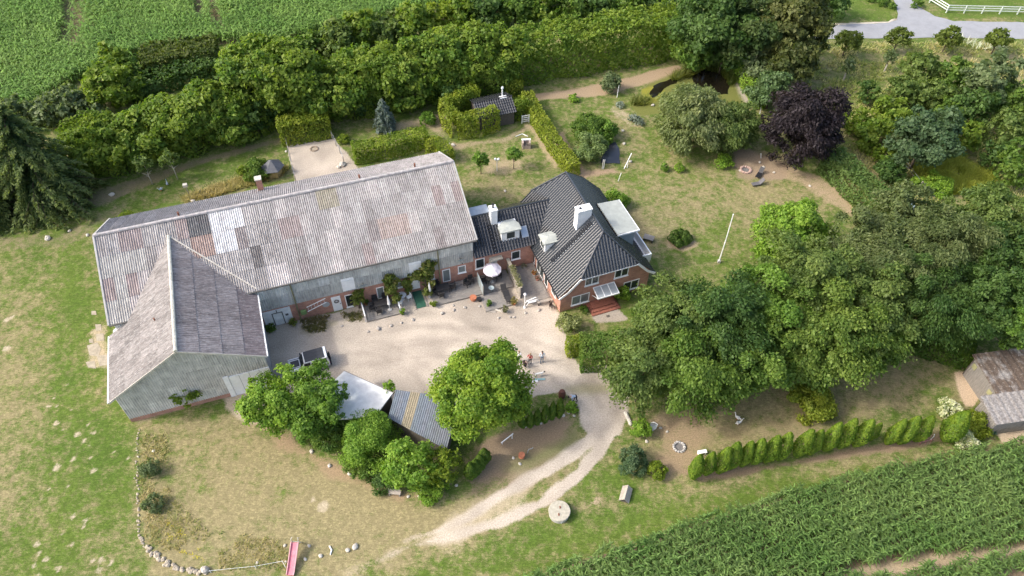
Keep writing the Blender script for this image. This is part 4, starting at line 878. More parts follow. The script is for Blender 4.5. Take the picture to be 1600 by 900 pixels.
c = mixc(nt, 1.0, oi.outputs['Color'], g.outputs[0], 'MULTIPLY'); c = mixc(nt, remap(nt, s1, .58, .75, 0, .4), c, (.13, .13, .11))
nt.links.new(c, bs.inputs['Base Color']); bs.inputs['Roughness'].default_value = .9; bs.inputs['Specular IOR Level'].default_value = .2
tilem, nt, bs, out = newmat('glazed_tile'); vec = coords(nt)
s1 = noise(nt, vec, 1.1, 6); s2 = noise(nt, vec, 7, 4)
nt.links.new(mixc(nt, remap(nt, s2, .35, .7, 0, 1), (.018, .020, .023), (.040, .043, .048)), bs.inputs['Base Color']); nt.links.new(remap(nt, s1, .3, .7, .16, .30), bs.inputs['Roughness']); bs.inputs['Specular IOR Level'].default_value = .9
brickm, nt, bs, out = newmat('red_brick'); tc = coords(nt); sp = N(nt, 'ShaderNodeSeparateXYZ'); nt.links.new(tc, sp.inputs[0])
cb = N(nt, 'ShaderNodeCombineXYZ'); nt.links.new(math_(nt, 'ADD', sp.outputs[0], sp.outputs[1]), cb.inputs[0]); nt.links.new(sp.outputs[2], cb.inputs[1])
br = N(nt, 'ShaderNodeTexBrick'); nt.links.new(cb.outputs[0], br.inputs['Vector']); br.inputs['Scale'].default_value = 1.0
br.inputs['Brick Width'].default_value = .24; br.inputs['Row Height'].default_value = .075; br.inputs['Mortar Size'].default_value = .010
br.inputs['Color1'].default_value = (.48, .20, .13, 1); br.inputs['Color2'].default_value = (.37, .135, .085, 1); br.inputs['Mortar'].default_value = (.40, .33, .27, 1)
s1 = noise(nt, tc, 1.4, 6); tone = remap(nt, s1, .3, .7, .78, 1.22); g = N(nt, 'ShaderNodeCombineXYZ'); [nt.links.new(tone, g.inputs[i]) for i in range(3)]
nt.links.new(mixc(nt, 1.0, br.outputs[0], g.outputs[0], 'MULTIPLY'), bs.inputs['Base Color']); bs.inputs['Roughness'].default_value = .9
bp = N(nt, 'ShaderNodeBump'); bp.inputs['Strength'].default_value = .4; nt.links.new(br.outputs['Fac'], bp.inputs['Height']); bp.invert = True; nt.links.new(bp.outputs[0], bs.inputs['Normal'])
white = pm('white_paint', (.82, .82, .80), .55, .08, 2); whitew = pm('weathered_white', (.74, .75, .74), .75, .16, 1.2, dirt=(.40, .40, .38, .6, .5))
glass = pm('window_glass', (.030, .040, .040), .07, .3, .8); blinds = pm('blind_glass', (.20, .22, .21), .15, .2, 1)
felt = pm('roof_felt', (.36, .375, .335), .9, .14, 1.5, .2, dirt=(.25, .27, .24, .55, .6)); lead = pm('zinc', (.40, .43, .45), .5, .15, 2, metal=.3)
woodg = pm('grey_planks', (.245, .225, .20), .9, .25, 2.0, .3, stretch=(1, 7, 1), dirt=(.12, .11, .10, .55, .6)); woodd = pm('dark_wood', (.10, .085, .07), .85, .25, 3)
black = pm('black_metal', (.018, .018, .02), .45, .2, 5); rattan = pm('dark_rattan', (.030, .028, .028), .7, .3, 12, .4); rust = pm('rust', (.21, .085, .05), .9, .35, 5, .3)
terra = pm('terracotta', (.42, .15, .075), .8, .2, 4); stone = pm('field_stone', (.42, .38, .33), .9, .28, 2.2, .4, dirt=(.22, .21, .18, .6, .5)); conc = pm('concrete', (.40, .385, .36), .9, .18, 2, .3, dirt=(.22, .22, .2, .6, .5))
palest = pm('pale_slab', (.50, .46, .39), .9, .18, 2, .3); woodn = pm('bleached_wood', (.34, .30, .25), .9, .25, 2.5, .3)
GREY = (.40, .41, .40)
def Pj(w):
    v = np.asarray(w, float)-CPOS; z = v@fwd; return np.array([800+FPX*(v@rgt)/z, 450-FPX*(v@upv)/z])
def inpoly(p, P):
    x, y = p; r_ = False; n = len(P)
    for i in range(n):
        a, b = P[i], P[(i+1) % n]
        if (a[1] > y) != (b[1] > y) and x < a[0]+(y-a[1])/(b[1]-a[1])*(b[0]-a[0]): r_ = not r_
    return r_
_SM = {}
def corr_mesh(u0, u1, v0, v1, vlo, vhi, amp, pitch, name):
    key = None
    n = max(2, int(round((u1-u0)/pitch*4))); us = np.linspace(u0, u1, n+1)
    lo = np.array([max(v0, vlo(q)) for q in us]); hi = np.array([min(v1, vhi(q)) for q in us])
    if (hi-lo).max() < .05: return None
    full = np.all(lo == v0) and np.all(hi == v1)
    if full:
        key = (round(u1-u0, 3), round(v1-v0, 3), amp, pitch, name)
        if key in _SM: return _SM[key]
    hi = np.maximum(hi, lo); mb = MB(); vs = []
    for q, a, b in zip(us, lo, hi):
        h = amp*math.sin((q-u0)/pitch*2*math.pi)
        vs += [(q-u0, a-v0, h+.012), (q-u0, b-v0, h-.012)]
    fs = [(2*i, 2*i+2, 2*i+3, 2*i+1) for i in range(n) if hi[i] > lo[i] or hi[i+1] > lo[i+1]]
    me = bpy.data.meshes.new(name); me.from_pydata(vs, [], fs); me.update()
    if key: _SM[key] = me
    return me
def sheets(parent, off, name, mat, O, U, V, ulen, vlen, cu, cv, colfn, vlo=lambda u: -1e9, vhi=lambda u: 1e9, amp=.042, pitch=.2120, skip=None, jit=.006):
    """a slope or wall of separate corrugated sheets"""
    O, U, V = (np.array(q, float) for q in (O, U, V)); U /= np.linalg.norm(U); V /= np.linalg.norm(V); Nn = np.cross(U, V)
    nu = int(math.ceil(ulen/cu-.01)); nv = int(math.ceil(vlen/cv-.01)); rg = random.Random(int(ulen*100+cv*37)); res = []
    for j in range(nv):
        for i in range(nu):
            u0, u1 = i*cu, min((i+1)*cu, ulen)+.03; v0, v1 = j*cv, min((j+1)*cv, vlen)+.06
            if u1-u0 < .1: continue
            if skip and skip(O+U*(u0+u1)/2+V*(v0+v1)/2): continue
            me = corr_mesh(u0, u1, v0, v1, vlo, vhi, amp, pitch, name)
            if me is None: continue
            if not me.materials: me.materials.append(mat)
            o = bpy.data.objects.new(name, me); COL.objects.link(o); o.parent = parent
            p = O+U*u0+V*v0+Nn*(j*.004+rg.random()*jit)-np.array(off)
            o.matrix_basis = Matrix([[U[0], V[0], Nn[0], p[0]], [U[1], V[1], Nn[1], p[1]], [U[2], V[2], Nn[2], p[2]], [0, 0, 0, 1]])
            ctr = O+U*(u0+u1)/2+V*(v0+v1)/2
            col = colfn(i, j, ctr, rg); o.color = (*col, 1); res.append(o)
    return res
def tiles(parent, off, O, U, V, ulen, vlen, vlo=lambda u: -1e9, vhi=lambda u: 1e9, pitch=.33, course=.38, name='roof_tiles'):
    """pantiled slope: overlapping courses with a rolled profile"""
    O, U, V = (np.array(q, float) for q in (O, U, V)); U /= np.linalg.norm(U); V /= np.linalg.norm(V); Nn = np.cross(U, V)
    us = np.arange(0, ulen+.001, pitch/4); prof = [0, .085, .115, .010]; vs, fs = [], []; rg = random.Random(int(ulen*91))
    lo = [vlo(q) for q in us]; hi = [vhi(q) for q in us]
    for j in range(int(math.ceil(vlen/course))):
        b0 = j*course; b1 = min(b0+course, vlen)
        jit = [rg.random()*.012 for _ in range(len(us)//4+2)]
        for i in range(len(us)-1):
            a0, a1 = max(b0, lo[i]), max(b0, lo[i+1]); c0, c1 = min(b1, hi[i]), min(b1, hi[i+1])
            if c0 <= a0 and c1 <= a1: continue
            c0 = max(c0, a0); c1 = max(c1, a1); b = len(vs)
            for (u_, v_, hh) in ((us[i], a0, prof[i % 4]), (us[i+1], a1, prof[(i+1) % 4])):
                l_ = .05*(1-(v_-b0)/course)+jit[i//4]
                vs.append(O+U*u_+V*v_+Nn*(hh+l_))
            for (u_, v_, hh) in ((us[i+1], c1, prof[(i+1) % 4]), (us[i], c0, prof[i % 4])):
                l_ = .05*(1-(v_-b0)/course)+jit[i//4]
                vs.append(O+U*u_+V*v_+Nn*(hh+l_))
            fs.append((b, b+1, b+2, b+3))
            if a0 == b0 and a1 == b0:
                vs.append(O+U*us[i]+V*b0+Nn*prof[i % 4]); vs.append(O+U*us[i+1]+V*b0+Nn*prof[(i+1) % 4]); fs.append((b+4, b+5, b+1, b))
    me = bpy.data.meshes.new(name); me.from_pydata([tuple(q-np.array(off)) for q in vs], [], fs); me.update(); me.materials.append(tilem)
    o = link(name, me, parent); o['kind'] = 'stuff'; return o
class Facade:
    """wall frame: u along the wall, d outwards, z up"""
    def __init__(s, o, u, n): s.o = np.array(o, float); s.u = np.array(u, float); s.n = np.array(n, float)
    def p(s, u, d, z): return s.o+s.u*u+s.n*d+np.array([0, 0, z])
    def box(s, mb, u0, u1, d0, d1, z0, z1):
        q = [s.p(u, d, z) for z in (z0, z1) for (u, d) in ((u0, d0), (u1, d0), (u1, d1), (u0, d1))]
        return mb.add(q, [(3, 2, 1, 0), (4, 5, 6, 7), (0, 1, 5, 4), (1, 2, 6, 5), (2, 3, 7, 6), (3, 0, 4, 7)])
def window(par, off, f, u0, u1, z0, z1, cols=1, rows=1, fr=.09, gm=None, name='window', sill=True, proud=.05, label=None):
    mb = MB(); e = proud
    f.box(mb, u0, u1, -.02, e, z1-fr, z1); f.box(mb, u0, u1, -.02, e, z0, z0+fr); f.box(mb, u0, u0+fr, -.02, e-.003, z0+fr, z1-fr); f.box(mb, u1-fr, u1, -.02, e-.003, z0+fr, z1-fr)
    for k in range(1, cols):
        m = u0+(u1-u0)*k/cols; f.box(mb, m-fr*.55, m+fr*.55, -.02, e-.006, z0+fr, z1-fr)
    for k in range(1, rows):
        m = z0+(z1-z0)*k/rows; f.box(mb, u0+fr, u1-fr, -.02, e-.009, m-fr*.3, m+fr*.3)
    o = mb.build(name, white, par, off)
    if label: o['label'] = label
    g = MB(); f.box(g, u0+fr*.6, u1-fr*.6, -.03, .012, z0+fr*.6, z1-fr*.6); g.build('pane', gm or glass, o, off)
    if sill: g = MB(); f.box(g, u0-.06, u1+.06, -.02, .13, z0-.07, z0-.003); g.build('sill', white, o, off)
    return o
def panel(par, off, f, u0, u1, z0, z1, mat, name='door', proud=.04, boards=0, label=None, handle=False):
    mb = MB(); f.box(mb, u0, u1, -.02, proud, z0, z1); o = mb.build(name, mat, par, off)
    if label: o['label'] = label
    if boards:
        mb = MB(); w = (u1-u0)/boards
        for k in range(1, boards): f.box(mb, u0+k*w-.012, u0+k*w+.012, proud-.01, proud+.006, z0+.02, z1-.02)
        mb.build('joint', woodd, o, off)
    if handle:
        mb = MB(); f.box(mb, u1-.16, u1-.08, proud, proud+.06, z0+1.0, z0+1.06); mb.build('handle', black, o, off)
    return o
# ------------------------------------------------------------------ long barn
OB = (-2.0, 60.0, 0.0)
barn = thing('barn', 'long barn with patched pale fibre cement roof and brick base along the yard', 'barn', W(*OB[:2]), FARM)
x0, x1, yf, yr, yb, ze, zr = -21.05, 14.96, 53.14, 61.43, 68.23, 5.99, 9.93
TW = 53.39
sl = math.hypot(yr-yf, zr-ze); slb = math.hypot(yb-yr, zr-ze)
def barncol(i, j, ctr, rg):
    p = Pj(W(*ctr))
    if inpoly(p, [(287, 344), (333, 338), (339, 372), (296, 378)]): return (.115, .115, .115)
    if inpoly(p, [(328, 338), (374, 328), (378, 360), (362, 366), (370, 396), (334, 404), (325, 375)]): return (.56, .55, .54)
    if inpoly(p, [(398, 387), (418, 384), (421, 418), (407, 420)]): return (.145, .135, .13)
    if inpoly(p, [(420, 412), (446, 406), (454, 442), (430, 446)]): return (.46, .425, .405)
    if inpoly(p, [(500, 300), (522, 297), (524, 330), (507, 333)]): return (.31, .28, .21)
    if inpoly(p, [(596, 340), (634, 336), (640, 370), (602, 374)]): return (.37, .30, .265)
    if inpoly(p, [(296, 376), (328, 372), (330, 400), (300, 402)]): return (.32, .235, .20)
    if inpoly(p, [(186, 365), (220, 360), (224, 398), (200, 402)]): return (.27, .225, .215)
    if p[0] < 220 and p[1] > 395: b = (.39, .375, .345)
    else: b = rg.choice([(.315, .293, .278), (.34, .316, .30), (.29, .27, .256), (.33, .31, .295), (.36, .338, .322)])
    r_ = rg.random()
    if r_ < .07: b = (.30, .245, .23)
    elif r_ < .12: b = (.25, .22, .21)
    elif r_ < .22: b = (.42, .385, .365)
    k = .93+.14*rg.random(); return tuple(q*k for q in b)
def underwing(c):
    for s_ in (c[0]-.55, c[0]+.55):
        for dt in (-1.15, 1.15):
            zw = 4.55+(s_+21.56)*.6508 if s_ < -14.43 else 9.19-(s_+14.43)*.5364
            if not (-21.5 < s_ < -7.6) or zw < 5.99+(c[1]+dt-53.14)*.4753+.05: return False
    return True
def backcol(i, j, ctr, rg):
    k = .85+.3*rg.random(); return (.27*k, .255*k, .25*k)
sheets(barn, OB, 'roof_sheet', sheetm, (x0, yf, ze), (1, 0, 0), (0, yr-yf, zr-ze), x1-x0, sl, 1.06, sl/4, barncol, skip=underwing)
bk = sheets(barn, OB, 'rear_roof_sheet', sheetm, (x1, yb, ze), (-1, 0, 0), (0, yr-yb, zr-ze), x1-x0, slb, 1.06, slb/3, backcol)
mb = MB(); mb.tube([(x0-.02, yr, zr+.03), (x1+.02, yr, zr+.03)], [.17, .17], 8)
for k in range(18): a = x0+.2+k*2.05; mb.tube([(a, yr, zr+.035), (a+.16, yr, zr+.035)], [.20, .20], 8)
mb.build('ridge_cap', pm('ridge_cap', (.40, .37, .355), .9, .35, 3), barn, OB)
mb = MB(); mb.add([(x0+.35, yf+.33, 2.0), (x0+.35, yb-.33, 2.0), (x0+.35, yb-.33, ze+.02), (x0+.35, yr, zr-.12), (x0+.35, yf+.33, ze+.02), (x1-.46, yf+.33, 2.0), (x1-.46, yb-.33, 2.0), (x1-.46, yb-.33, ze+.02), (x1-.46, yr, zr-.12), (x1-.46, yf+.33, ze+.02)],
      [(0, 4, 3, 2, 1), (5, 6, 7, 8, 9), (0, 1, 6, 5), (0, 5, 9, 4), (1, 2, 7, 6), (4, 9, 8, 3), (2, 3, 8, 7)])
gw = mb.build('gable_wall', cladm, barn, OB); gw.color = (*GREY, 1)
mb = MB(); mb.box(x0+.30, TW, -.1, x1-.40, yb-.25, 2.68); mb.build('brick_wall', brickm, barn, OB)
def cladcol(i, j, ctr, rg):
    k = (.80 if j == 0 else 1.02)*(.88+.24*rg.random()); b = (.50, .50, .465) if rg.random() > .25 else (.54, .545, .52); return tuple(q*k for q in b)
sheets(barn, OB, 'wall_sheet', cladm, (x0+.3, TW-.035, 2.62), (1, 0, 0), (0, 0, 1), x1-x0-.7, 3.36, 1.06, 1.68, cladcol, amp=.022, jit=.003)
mb = MB(); mb.bar((x0, yf-.08, ze-.06), (x1, yf-.08, ze-.06), .13, .11); mb.build('gutter', pm('old_gutter', (.10, .095, .085), .7, .3, 2), barn, OB)
for s_, m_ in ((x0-.03, conc), (x1+.03, conc)):
    mb = MB(); mb.bar((s_, yf, ze-.02), (s_, yr, zr-.0), .16, .2); mb.bar((s_, yr, zr), (s_, yb, ze-.02), .16, .2); mb.build('verge_board', m_, barn, OB)
fb = Facade((0, TW, 0), (1, 0, 0), (0, -1, 0))
pipm = pm('mossy_pipe', (.20, .19, .10), .7, .3, 4)
for s_ in (-4.35, 10.76): mb = MB(); mb.tube([(s_, TW-.12, 0), (s_, TW-.12, 5.9)], [.07, .07], 8); mb.build('downpipe', pipm, barn, OB)
d = panel(barn, OB, fb, -7.85, -5.05, .05, 2.42, whitew, 'sliding_door', .07, label='wide white sliding door in the corner by the cross wing')
mb = MB(); 
for a in ((-6.97, -6.89, .1, 1.98), (-5.97, -5.89, .1, 1.98)): fb.box(mb, a[0], a[1], .06, .10, a[2], a[3])
fb.box(mb, -6.89, -5.97, .06, .10, 1.90, 1.98); fb.box(mb, -6.46, -6.38, .06, .10, 1.98, 2.40); mb.build('door_frame', black, d, OB)
mb = MB(); fb.box(mb, -5.68, -5.38, .06, .10, 1.22, 1.50); mb.build('vent', pm('vent_grey', (.12, .12, .12), .7), d, OB)
d = panel(barn, OB, fb, -.87, .08, .02, 2.22, white, 'door', .05, handle=True, label='white door hung with a wreath')
mb = MB(); n = 22
for k in range(n):
    a0, a1 = 2*math.pi*k/n, 2*math.pi*(k+1)/n; mb.tube([fb.p(-.38+.2*math.cos(a0), .12, 1.56+.2*math.sin(a0)), fb.p(-.38+.2*math.cos(a1), .12, 1.56+.2*math.sin(a1))], [.065, .065], 5, False)
mb.build('wreath', pm('willow_wreath', (.17, .15, .13), .9, .3, 9), d, OB)
window(barn, OB, fb, .52, 1.42, .15, 2.05, gm=glass); window(barn, OB, fb, 3.86, 4.68, .25, 2.06, gm=blinds, sill=False, label='narrow white framed glazed door')
window(barn, OB, fb, 5.88, 6.72, 1.28, 2.06, gm=blinds); panel(barn, OB, fb, 7.62, 8.52, .45, 2.45, white, 'door', .05, handle=True, label='white door between the climbing vines')
window(barn, OB, fb, 9.50, 10.2, 1.35, 2.34, gm=glass); window(barn, OB, fb, 11.08, 11.95, .40, 2.34, gm=blinds, sill=False, label='tall glazed white door')
window(barn, OB, fb, 12.82, 13.70, 1.25, 2.34, gm=blinds)
for u0, u1, z0, z1 in ((.52, 1.82, 2.78, 4.60), (7.60, 8.90, 2.96, 4.66)):
    h = panel(barn, OB, fb, u0, u1, z0, z1, white, 'loft_hatch', .09); mb = MB(); fb.box(mb, u0-.02, u1+.02, .06, .14, z1-.28, z1-.22); mb.build('rail', whitew, h, OB)
for px, pz in ((2.62, 3.51), (13.09, 3.80)):
    c = W(px, TW-.55, pz); dm = pm('dish_grey', (.27, .33, .37), .5, .1, 2)
    t = thing('satellite_dish', ('grey satellite dish on the barn wall right of the first loft hatch' if px < 5 else 'grey satellite dish at the east end of the barn wall'), 'satellite dish', c, FARM, 'satellite dishes on the barn wall')
    mb = MB(); b = len(mb.v); n = 16; tilt = math.radians(35)
    for r_, dd in ((0, .10), (.25, .07), (.42, 0), (.42, -.02), (.2, .05), (0, .07)):
        for k in range(n):
            a = 2*math.pi*k/n; x_, z_ = r_*math.cos(a), r_*math.sin(a); mb.v.append((x_, dd*math.cos(tilt)-z_*math.sin(tilt)*.8, z_*math.cos(tilt)+dd*math.sin(tilt)*-.3))
    for i in range(5):
        for k in range(n): mb.f.append((b+i*n+k, b+i*n+(k+1) % n, b+(i+1)*n+(k+1) % n, b+(i+1)*n+k))
    mb.build('dish', dm, t); mb = MB(); mb.tube([(0, .08, 0), (0, .5, -.15)], [.03, .03], 6); mb.tube([(0, 0, -.35), (0, -.42, -.05)], [.015, .015], 5); mb.box(-.05, -.47, -.1, .05, -.37, 0); mb.build('arm', black, t)
# chimneys and vents on the rear slope
c = (-5.3, 67.3); mb = MB(); mb.box(c[0]-.3, c[1]-.3, 5.2, c[0]+.3, c[1]+.3, 8.1); ch = mb.build('chimney', brickm, barn, OB); mb = MB(); mb.box(c[0]-.36, c[1]-.36, 8.1, c[0]+.36, c[1]+.36, 8.22); mb.build('cap', palest, ch, OB)
for s_ in (5.0, -13.3, 11.0): mb = MB(); mb.tube([(s_, 62.6, 8.9), (s_, 62.6, 9.75)], [.10, .10], 8); mb.build('vent_pipe', rust, barn, OB)
# ------------------------------------------------------------------ cross wing
OW = (-14.4, 49.0, 0.0)
wing = thing('barn_wing', 'cross wing of the barn with weathered roof and grey corrugated gable', 'barn', W(*OW[:2]), FARM)
wl_, wr_, wm_, wf_, zl_, zr_, zm_, yw_ = -21.56, -7.57, -14.43, 45.29, 4.55, 5.51, 9.19, 46.05
TB = 62.0; kb = (zr-ze)/(yr-yf)
def bz(t): return ze+(t-yf)*kb if t > yf else -9
la = math.hypot(wm_-wl_, zm_-zl_); ra = math.hypot(wr_-wm_, zm_-zr_)
def wcol(i, j, ctr, rg):
    b = rg.choice([(.26, .24, .226), (.28, .26, .245), (.24, .222, .209), (.294, .272, .257)]); k = .9+.18*rg.random(); return tuple(q*k for q in b)
def wcol2(i, j, ctr, rg):
    b = rg.choice([(.29, .252, .236), (.31, .272, .256), (.265, .228, .212)]); b = (.25, .205, .195) if j < 1 else b; k = .9+.2*rg.random(); return tuple(q*k for q in b)
def vl(u): t = TB-u; return (min(bz(t), zm_+1)-zl_)/(zm_-zl_)*la if t > yf else -9
def vr(u): t = wf_+u; return (min(bz(t), zm_+1)-zr_)/(zm_-zr_)*ra if t > yf else -9
sheets(wing, OW, 'roof_sheet', sheetm, (wl_, TB, zl_), (0, -1, 0), (wm_-wl_, 0, zm_-zl_), TB-wf_, la, 1.06, la/4, wcol, vlo=lambda u: vl(u)-.05)
sheets(wing, OW, 'roof_sheet', sheetm, (wr_, wf_, zr_), (0, 1, 0), (wm_-wr_, 0, zm_-zr_), TB-wf_, ra, 1.06, ra/4, wcol2, vlo=lambda u: vr(u)-.05)
mb = MB(); mb.tube([(wm_, wf_-.02, zm_+.04), (wm_, yf+(zm_-ze)/kb+.1, zm_+.04)], [.17, .17], 8); mb.build('ridge_cap', pm('ridge_lichen', (.50, .48, .40), .9, .3, 3), wing, OW)
pr = [(wl_+.4, 0), (wr_-.4, 0), (wr_-.4, zr_+.12), (wm_, zm_-.12), (wl_+.4, zl_+.18)]
mb = MB(); mb.add([(p[0], yw_, p[1]) for p in pr]+[(p[0], 53.6, p[1]) for p in pr], [(0, 1, 2, 3, 4), (9, 8, 7, 6, 5), (1, 0, 5, 6), (2, 1, 6, 7), (3, 2, 7, 8), (4, 3, 8, 9), (0, 4, 9, 5)])
w_ = mb.build('wall', cladm, wing, OW); w_.color = (.36, .36, .35, 1)
mb = MB(); mb.box(wl_+.35, yw_-.06, -.1, wr_-2.6, 53.3, .55); mb.build('brick_plinth', brickm, wing, OW)
def gtop(u):
    s_ = wl_+.35+u; return (zl_+(s_-wl_)/(wm_-wl_)*(zm_-zl_) if s_ < wm_ else zr_+(wr_-s_)/(wr_-wm_)*(zm_-zr_))-.10-.5
def gcol2(i, j, ctr, rg): k = .85+.3*rg.random(); return tuple(q*k for q in (.54, .51, .465))
sheets(wing, OW, 'gable_sheet', cladm, (wl_+.35, yw_-.04, .5), (1, 0, 0), (0, 0, 1), wr_-wl_-.7, 9, 1.06, 1.55, gcol2, vhi=gtop, amp=.022, jit=.003)
for s0, z0, s1, z1 in ((wl_, zl_, wm_, zm_), (wr_, zr_, wm_, zm_)):
    mb = MB(); mb.bar((s0, wf_-.03, z0-.05), (s1, wf_-.03, z1-.05), .05, .18); mb.build('bargeboard', palest, wing, OW)
for s_, z_ in ((wl_-.06, zl_-.05), (wr_+.06, zr_-.05)): mb = MB(); mb.bar((s_, wf_, z_), (s_, 53.1, z_), .13, .11); mb.build('gutter', whitew, wing, OW)
fw_ = Facade((0, yw_-.04, 0), (1, 0, 0), (0, -1, 0))
d = panel(wing, OW, fw_, -11.6, -7.9, .02, 3.05, white, 'barn_door', .10, boards=4, label='big white double door in the corrugated gable')
mb = MB(); fw_.box(mb, -12.1, -11.62, .0, .14, .0, 3.2); mb.build('door_post', white, d, OW)
c = (-15.3, 49.6); mb = MB(); mb.tube([(-16.4, 50.6, 7.6), (-16.4, 50.6, 8.25)], [.07, .07], 7); mb.build('vent_pipe', rust, wing, OW)
# valley flashing
vf = MB(); vf.bar((wm_+.1, yf+(zm_-ze)/kb, zm_+.06), (wr_+.15, yf+.15, ze+.10), .14, .04); vf.build('valley_flashing', palest, wing, OW)
# ------------------------------------------------------------------ dwelling
OH = (24.0, 50.0, 0.0)
house = thing('house', 'brick farmhouse with half hipped roof of glazed black tiles', 'house', W(24, 50), HOUSE)
sc_, sw_, zE, zR, zH, tn, ts, hn, hs = 26.77, 5.47, 2.73, 8.364, 5.062, 59.5, 45.43, 1.92, 2.48
sh_ = sw_*(zR-zH)/(zR-zE); Ls = math.hypot(sw_, zR-zE); vH = Ls*(zH-zE)/(zR-zE)
def hipv(u, rev):
    t = u if not rev else (tn-ts)-u     # distance from the south verge
    a = t/hs if t < hs else 1; b = ((tn-ts)-t)/hn if (tn-ts)-t < hn else 1; k = max(0, min(a, b, 1)); return vH+(Ls-vH)*k
tiles(house, OH, (sc_-sw_, tn, zE), (0, -1, 0), (sw_, 0, zR-zE), tn-ts, Ls, vhi=lambda u: hipv(u, True))
tiles(house, OH, (sc_+sw_, ts, zE), (0, 1, 0), (-sw_, 0, zR-zE), tn-ts, Ls, vhi=lambda u: hipv(u, False))
Lh = math.hypot(hs, zR-zH); tiles(house, OH, (sc_-sh_, ts-.05, zH-.05), (1, 0, 0), (0, hs, zR-zH), 2*sh_, Lh, vhi=lambda u: Lh*(1-abs(u-sh_)/sh_))
Ln = math.hypot(hn, zR-zH); tiles(house, OH, (sc_+sh_, tn+.05, zH-.05), (-1, 0, 0), (0, -hn, zR-zH), 2*sh_, Ln, vhi=lambda u: Ln*(1-abs(u-sh_)/sh_))
mb = MB(); e = .05
for a, b in (((sc_, ts+hs, zR+e), (sc_, tn-hn, zR+e)), ((sc_-sh_, ts, zH+e), (sc_, ts+hs, zR+e)), ((sc_+sh_, ts, zH+e), (sc_, ts+hs, zR+e)), ((sc_-sh_, tn, zH+e), (sc_, tn-hn, zR+e)), ((sc_+sh_, tn, zH+e), (sc_, tn-hn, zR+e))):
    mb.tube([a, b], [.13, .13], 8)
mb.build('ridge_tiles', tilem, house, OH)
pr = [(21.63, -.1), (31.90, -.1), (31.90, 2.95), (sc_+sh_, zH-.10), (sc_-sh_, zH-.10), (21.63, 2.95)]
mb = MB(); mb.add([(p[0], 45.83, p[1]) for p in pr]+[(p[0], 59.1, p[1]) for p in pr], [(0, 1, 2, 3, 4, 5), (11, 10, 9, 8, 7, 6), (1, 0, 6, 7), (2, 1, 7, 8), (3, 2, 8, 9), (4, 3, 9, 10), (5, 4, 10, 11), (0, 5, 11, 6)])
mb.build('wall', brickm, house, OH)
for sg in (-1, 1):
    mb = MB(); q = [(sw_+.05, zE-.06), (sw_-.9, zE+.62), (sh_, zH-.10)]
    for a, b in zip(q[:-1], q[1:]): mb.bar((sc_+sg*a[0], ts-.03, a[1]), (sc_+sg*b[0], ts-.03, b[1]), .06, .26)
    mb.build('bargeboard', white, house, OH)
    mb = MB(); mb.bar((sc_+sg*(sw_+.07), ts, zE-.04), (sc_+sg*(sw_+.07), tn, zE-.04), .14, .11); mb.build('gutter', black, house, OH)
mb = MB(); mb.bar((sc_-sh_-.05, ts-.1, zH-.10), (sc_+sh_+.05, ts-.1, zH-.10), .12, .10); mb.build('gutter', whitew, house, OH)
fg = Facade((0, 45.83, 0), (1, 0, 0), (0, -1, 0))
window(house, OH, fg, 24.26, 25.80, 3.22, 4.58, 2, gm=glass); window(house, OH, fg, 27.62, 29.22, 3.14, 4.42, 2, gm=glass)
window(house, OH, fg, 22.92, 24.96, .60, 2.0, 2, gm=blinds); window(house, OH, fg, 28.95, 30.80, .55, 1.95, 2, gm=glass)
d = panel(house, OH, fg, 26.0, 27.0, .34, 2.35, pm('door_brown', (.10, .06, .04), .5, .2, 3), 'front_door', .03, handle=True)
cn = MB()
for u in (25.3, 26.1, 26.9, 27.7): cn.bar((u, 45.83, 2.55), (u, 44.5, 2.22), .09, .10)
cn.bar((25.25, 44.5, 2.20), (27.75, 44.5, 2.20), .09, .14); cn.bar((25.25, 45.79, 2.56), (27.75, 45.79, 2.56), .09, .14)
for u in (25.3, 27.7): cn.bar((u, 44.55, 2.2), (u, 45.8, 1.35), .07, .07)
cp = cn.build('canopy', white, house, OH); gl = MB(); gl.add([(25.3, 45.8, 2.585), (27.7, 45.8, 2.585), (27.7, 44.5, 2.255), (25.3, 44.5, 2.255)], [(3, 2, 1, 0)]); gl.build('glass_roof', pm('canopy_glass', (.34, .37, .38), .12, .1, 1), cp, OH)
for k, (u0, u1, t0, z1) in enumerate(((25.0, 27.7, 44.8, .36), (24.85, 27.85, 44.45, .24), (24.7, 28.0, 44.1, .12))):
    mb = MB(); mb.box(u0, t0, -.05, u1, 45.85, z1-.001*k); mb.build('step', pm('step_brick', (.27, .10, .065), .9, .25, 5, .2), house, OH)
fwst = Facade((21.63, 0, 0), (0, -1, 0), (-1, 0, 0))
for t0, t1, z0, z1 in ((52.95, 53.75, .15, 2.2), (50.4, 52.4, .15, 2.25), (49.2, 50.1, .15, 2.2), (47.0, 48.2, .9, 2.1)): window(house, OH, fwst, -t1, -t0, z0, z1, 2 if t1-t0 > 1.5 else 1, gm=glass, sill=False)
# chimney of the dwelling
mb = MB(); mb.box(25.05, 50.45, 5.6, 26.60, 51.28, 9.25); ch = mb.build('chimney', pm('white_render', (.70, .71, .71), .8, .08, 2), house, OH)
mb = MB(); mb.box(25.0, 50.40, 9.25, 26.65, 51.33, 9.37); mb.build('cap', white, ch, OH); mb = MB(); mb.tube([(25.45, 50.88, 9.36), (25.45, 50.88, 9.46)], [.13, .13], 10); mb.build('flue', black, ch, OH)
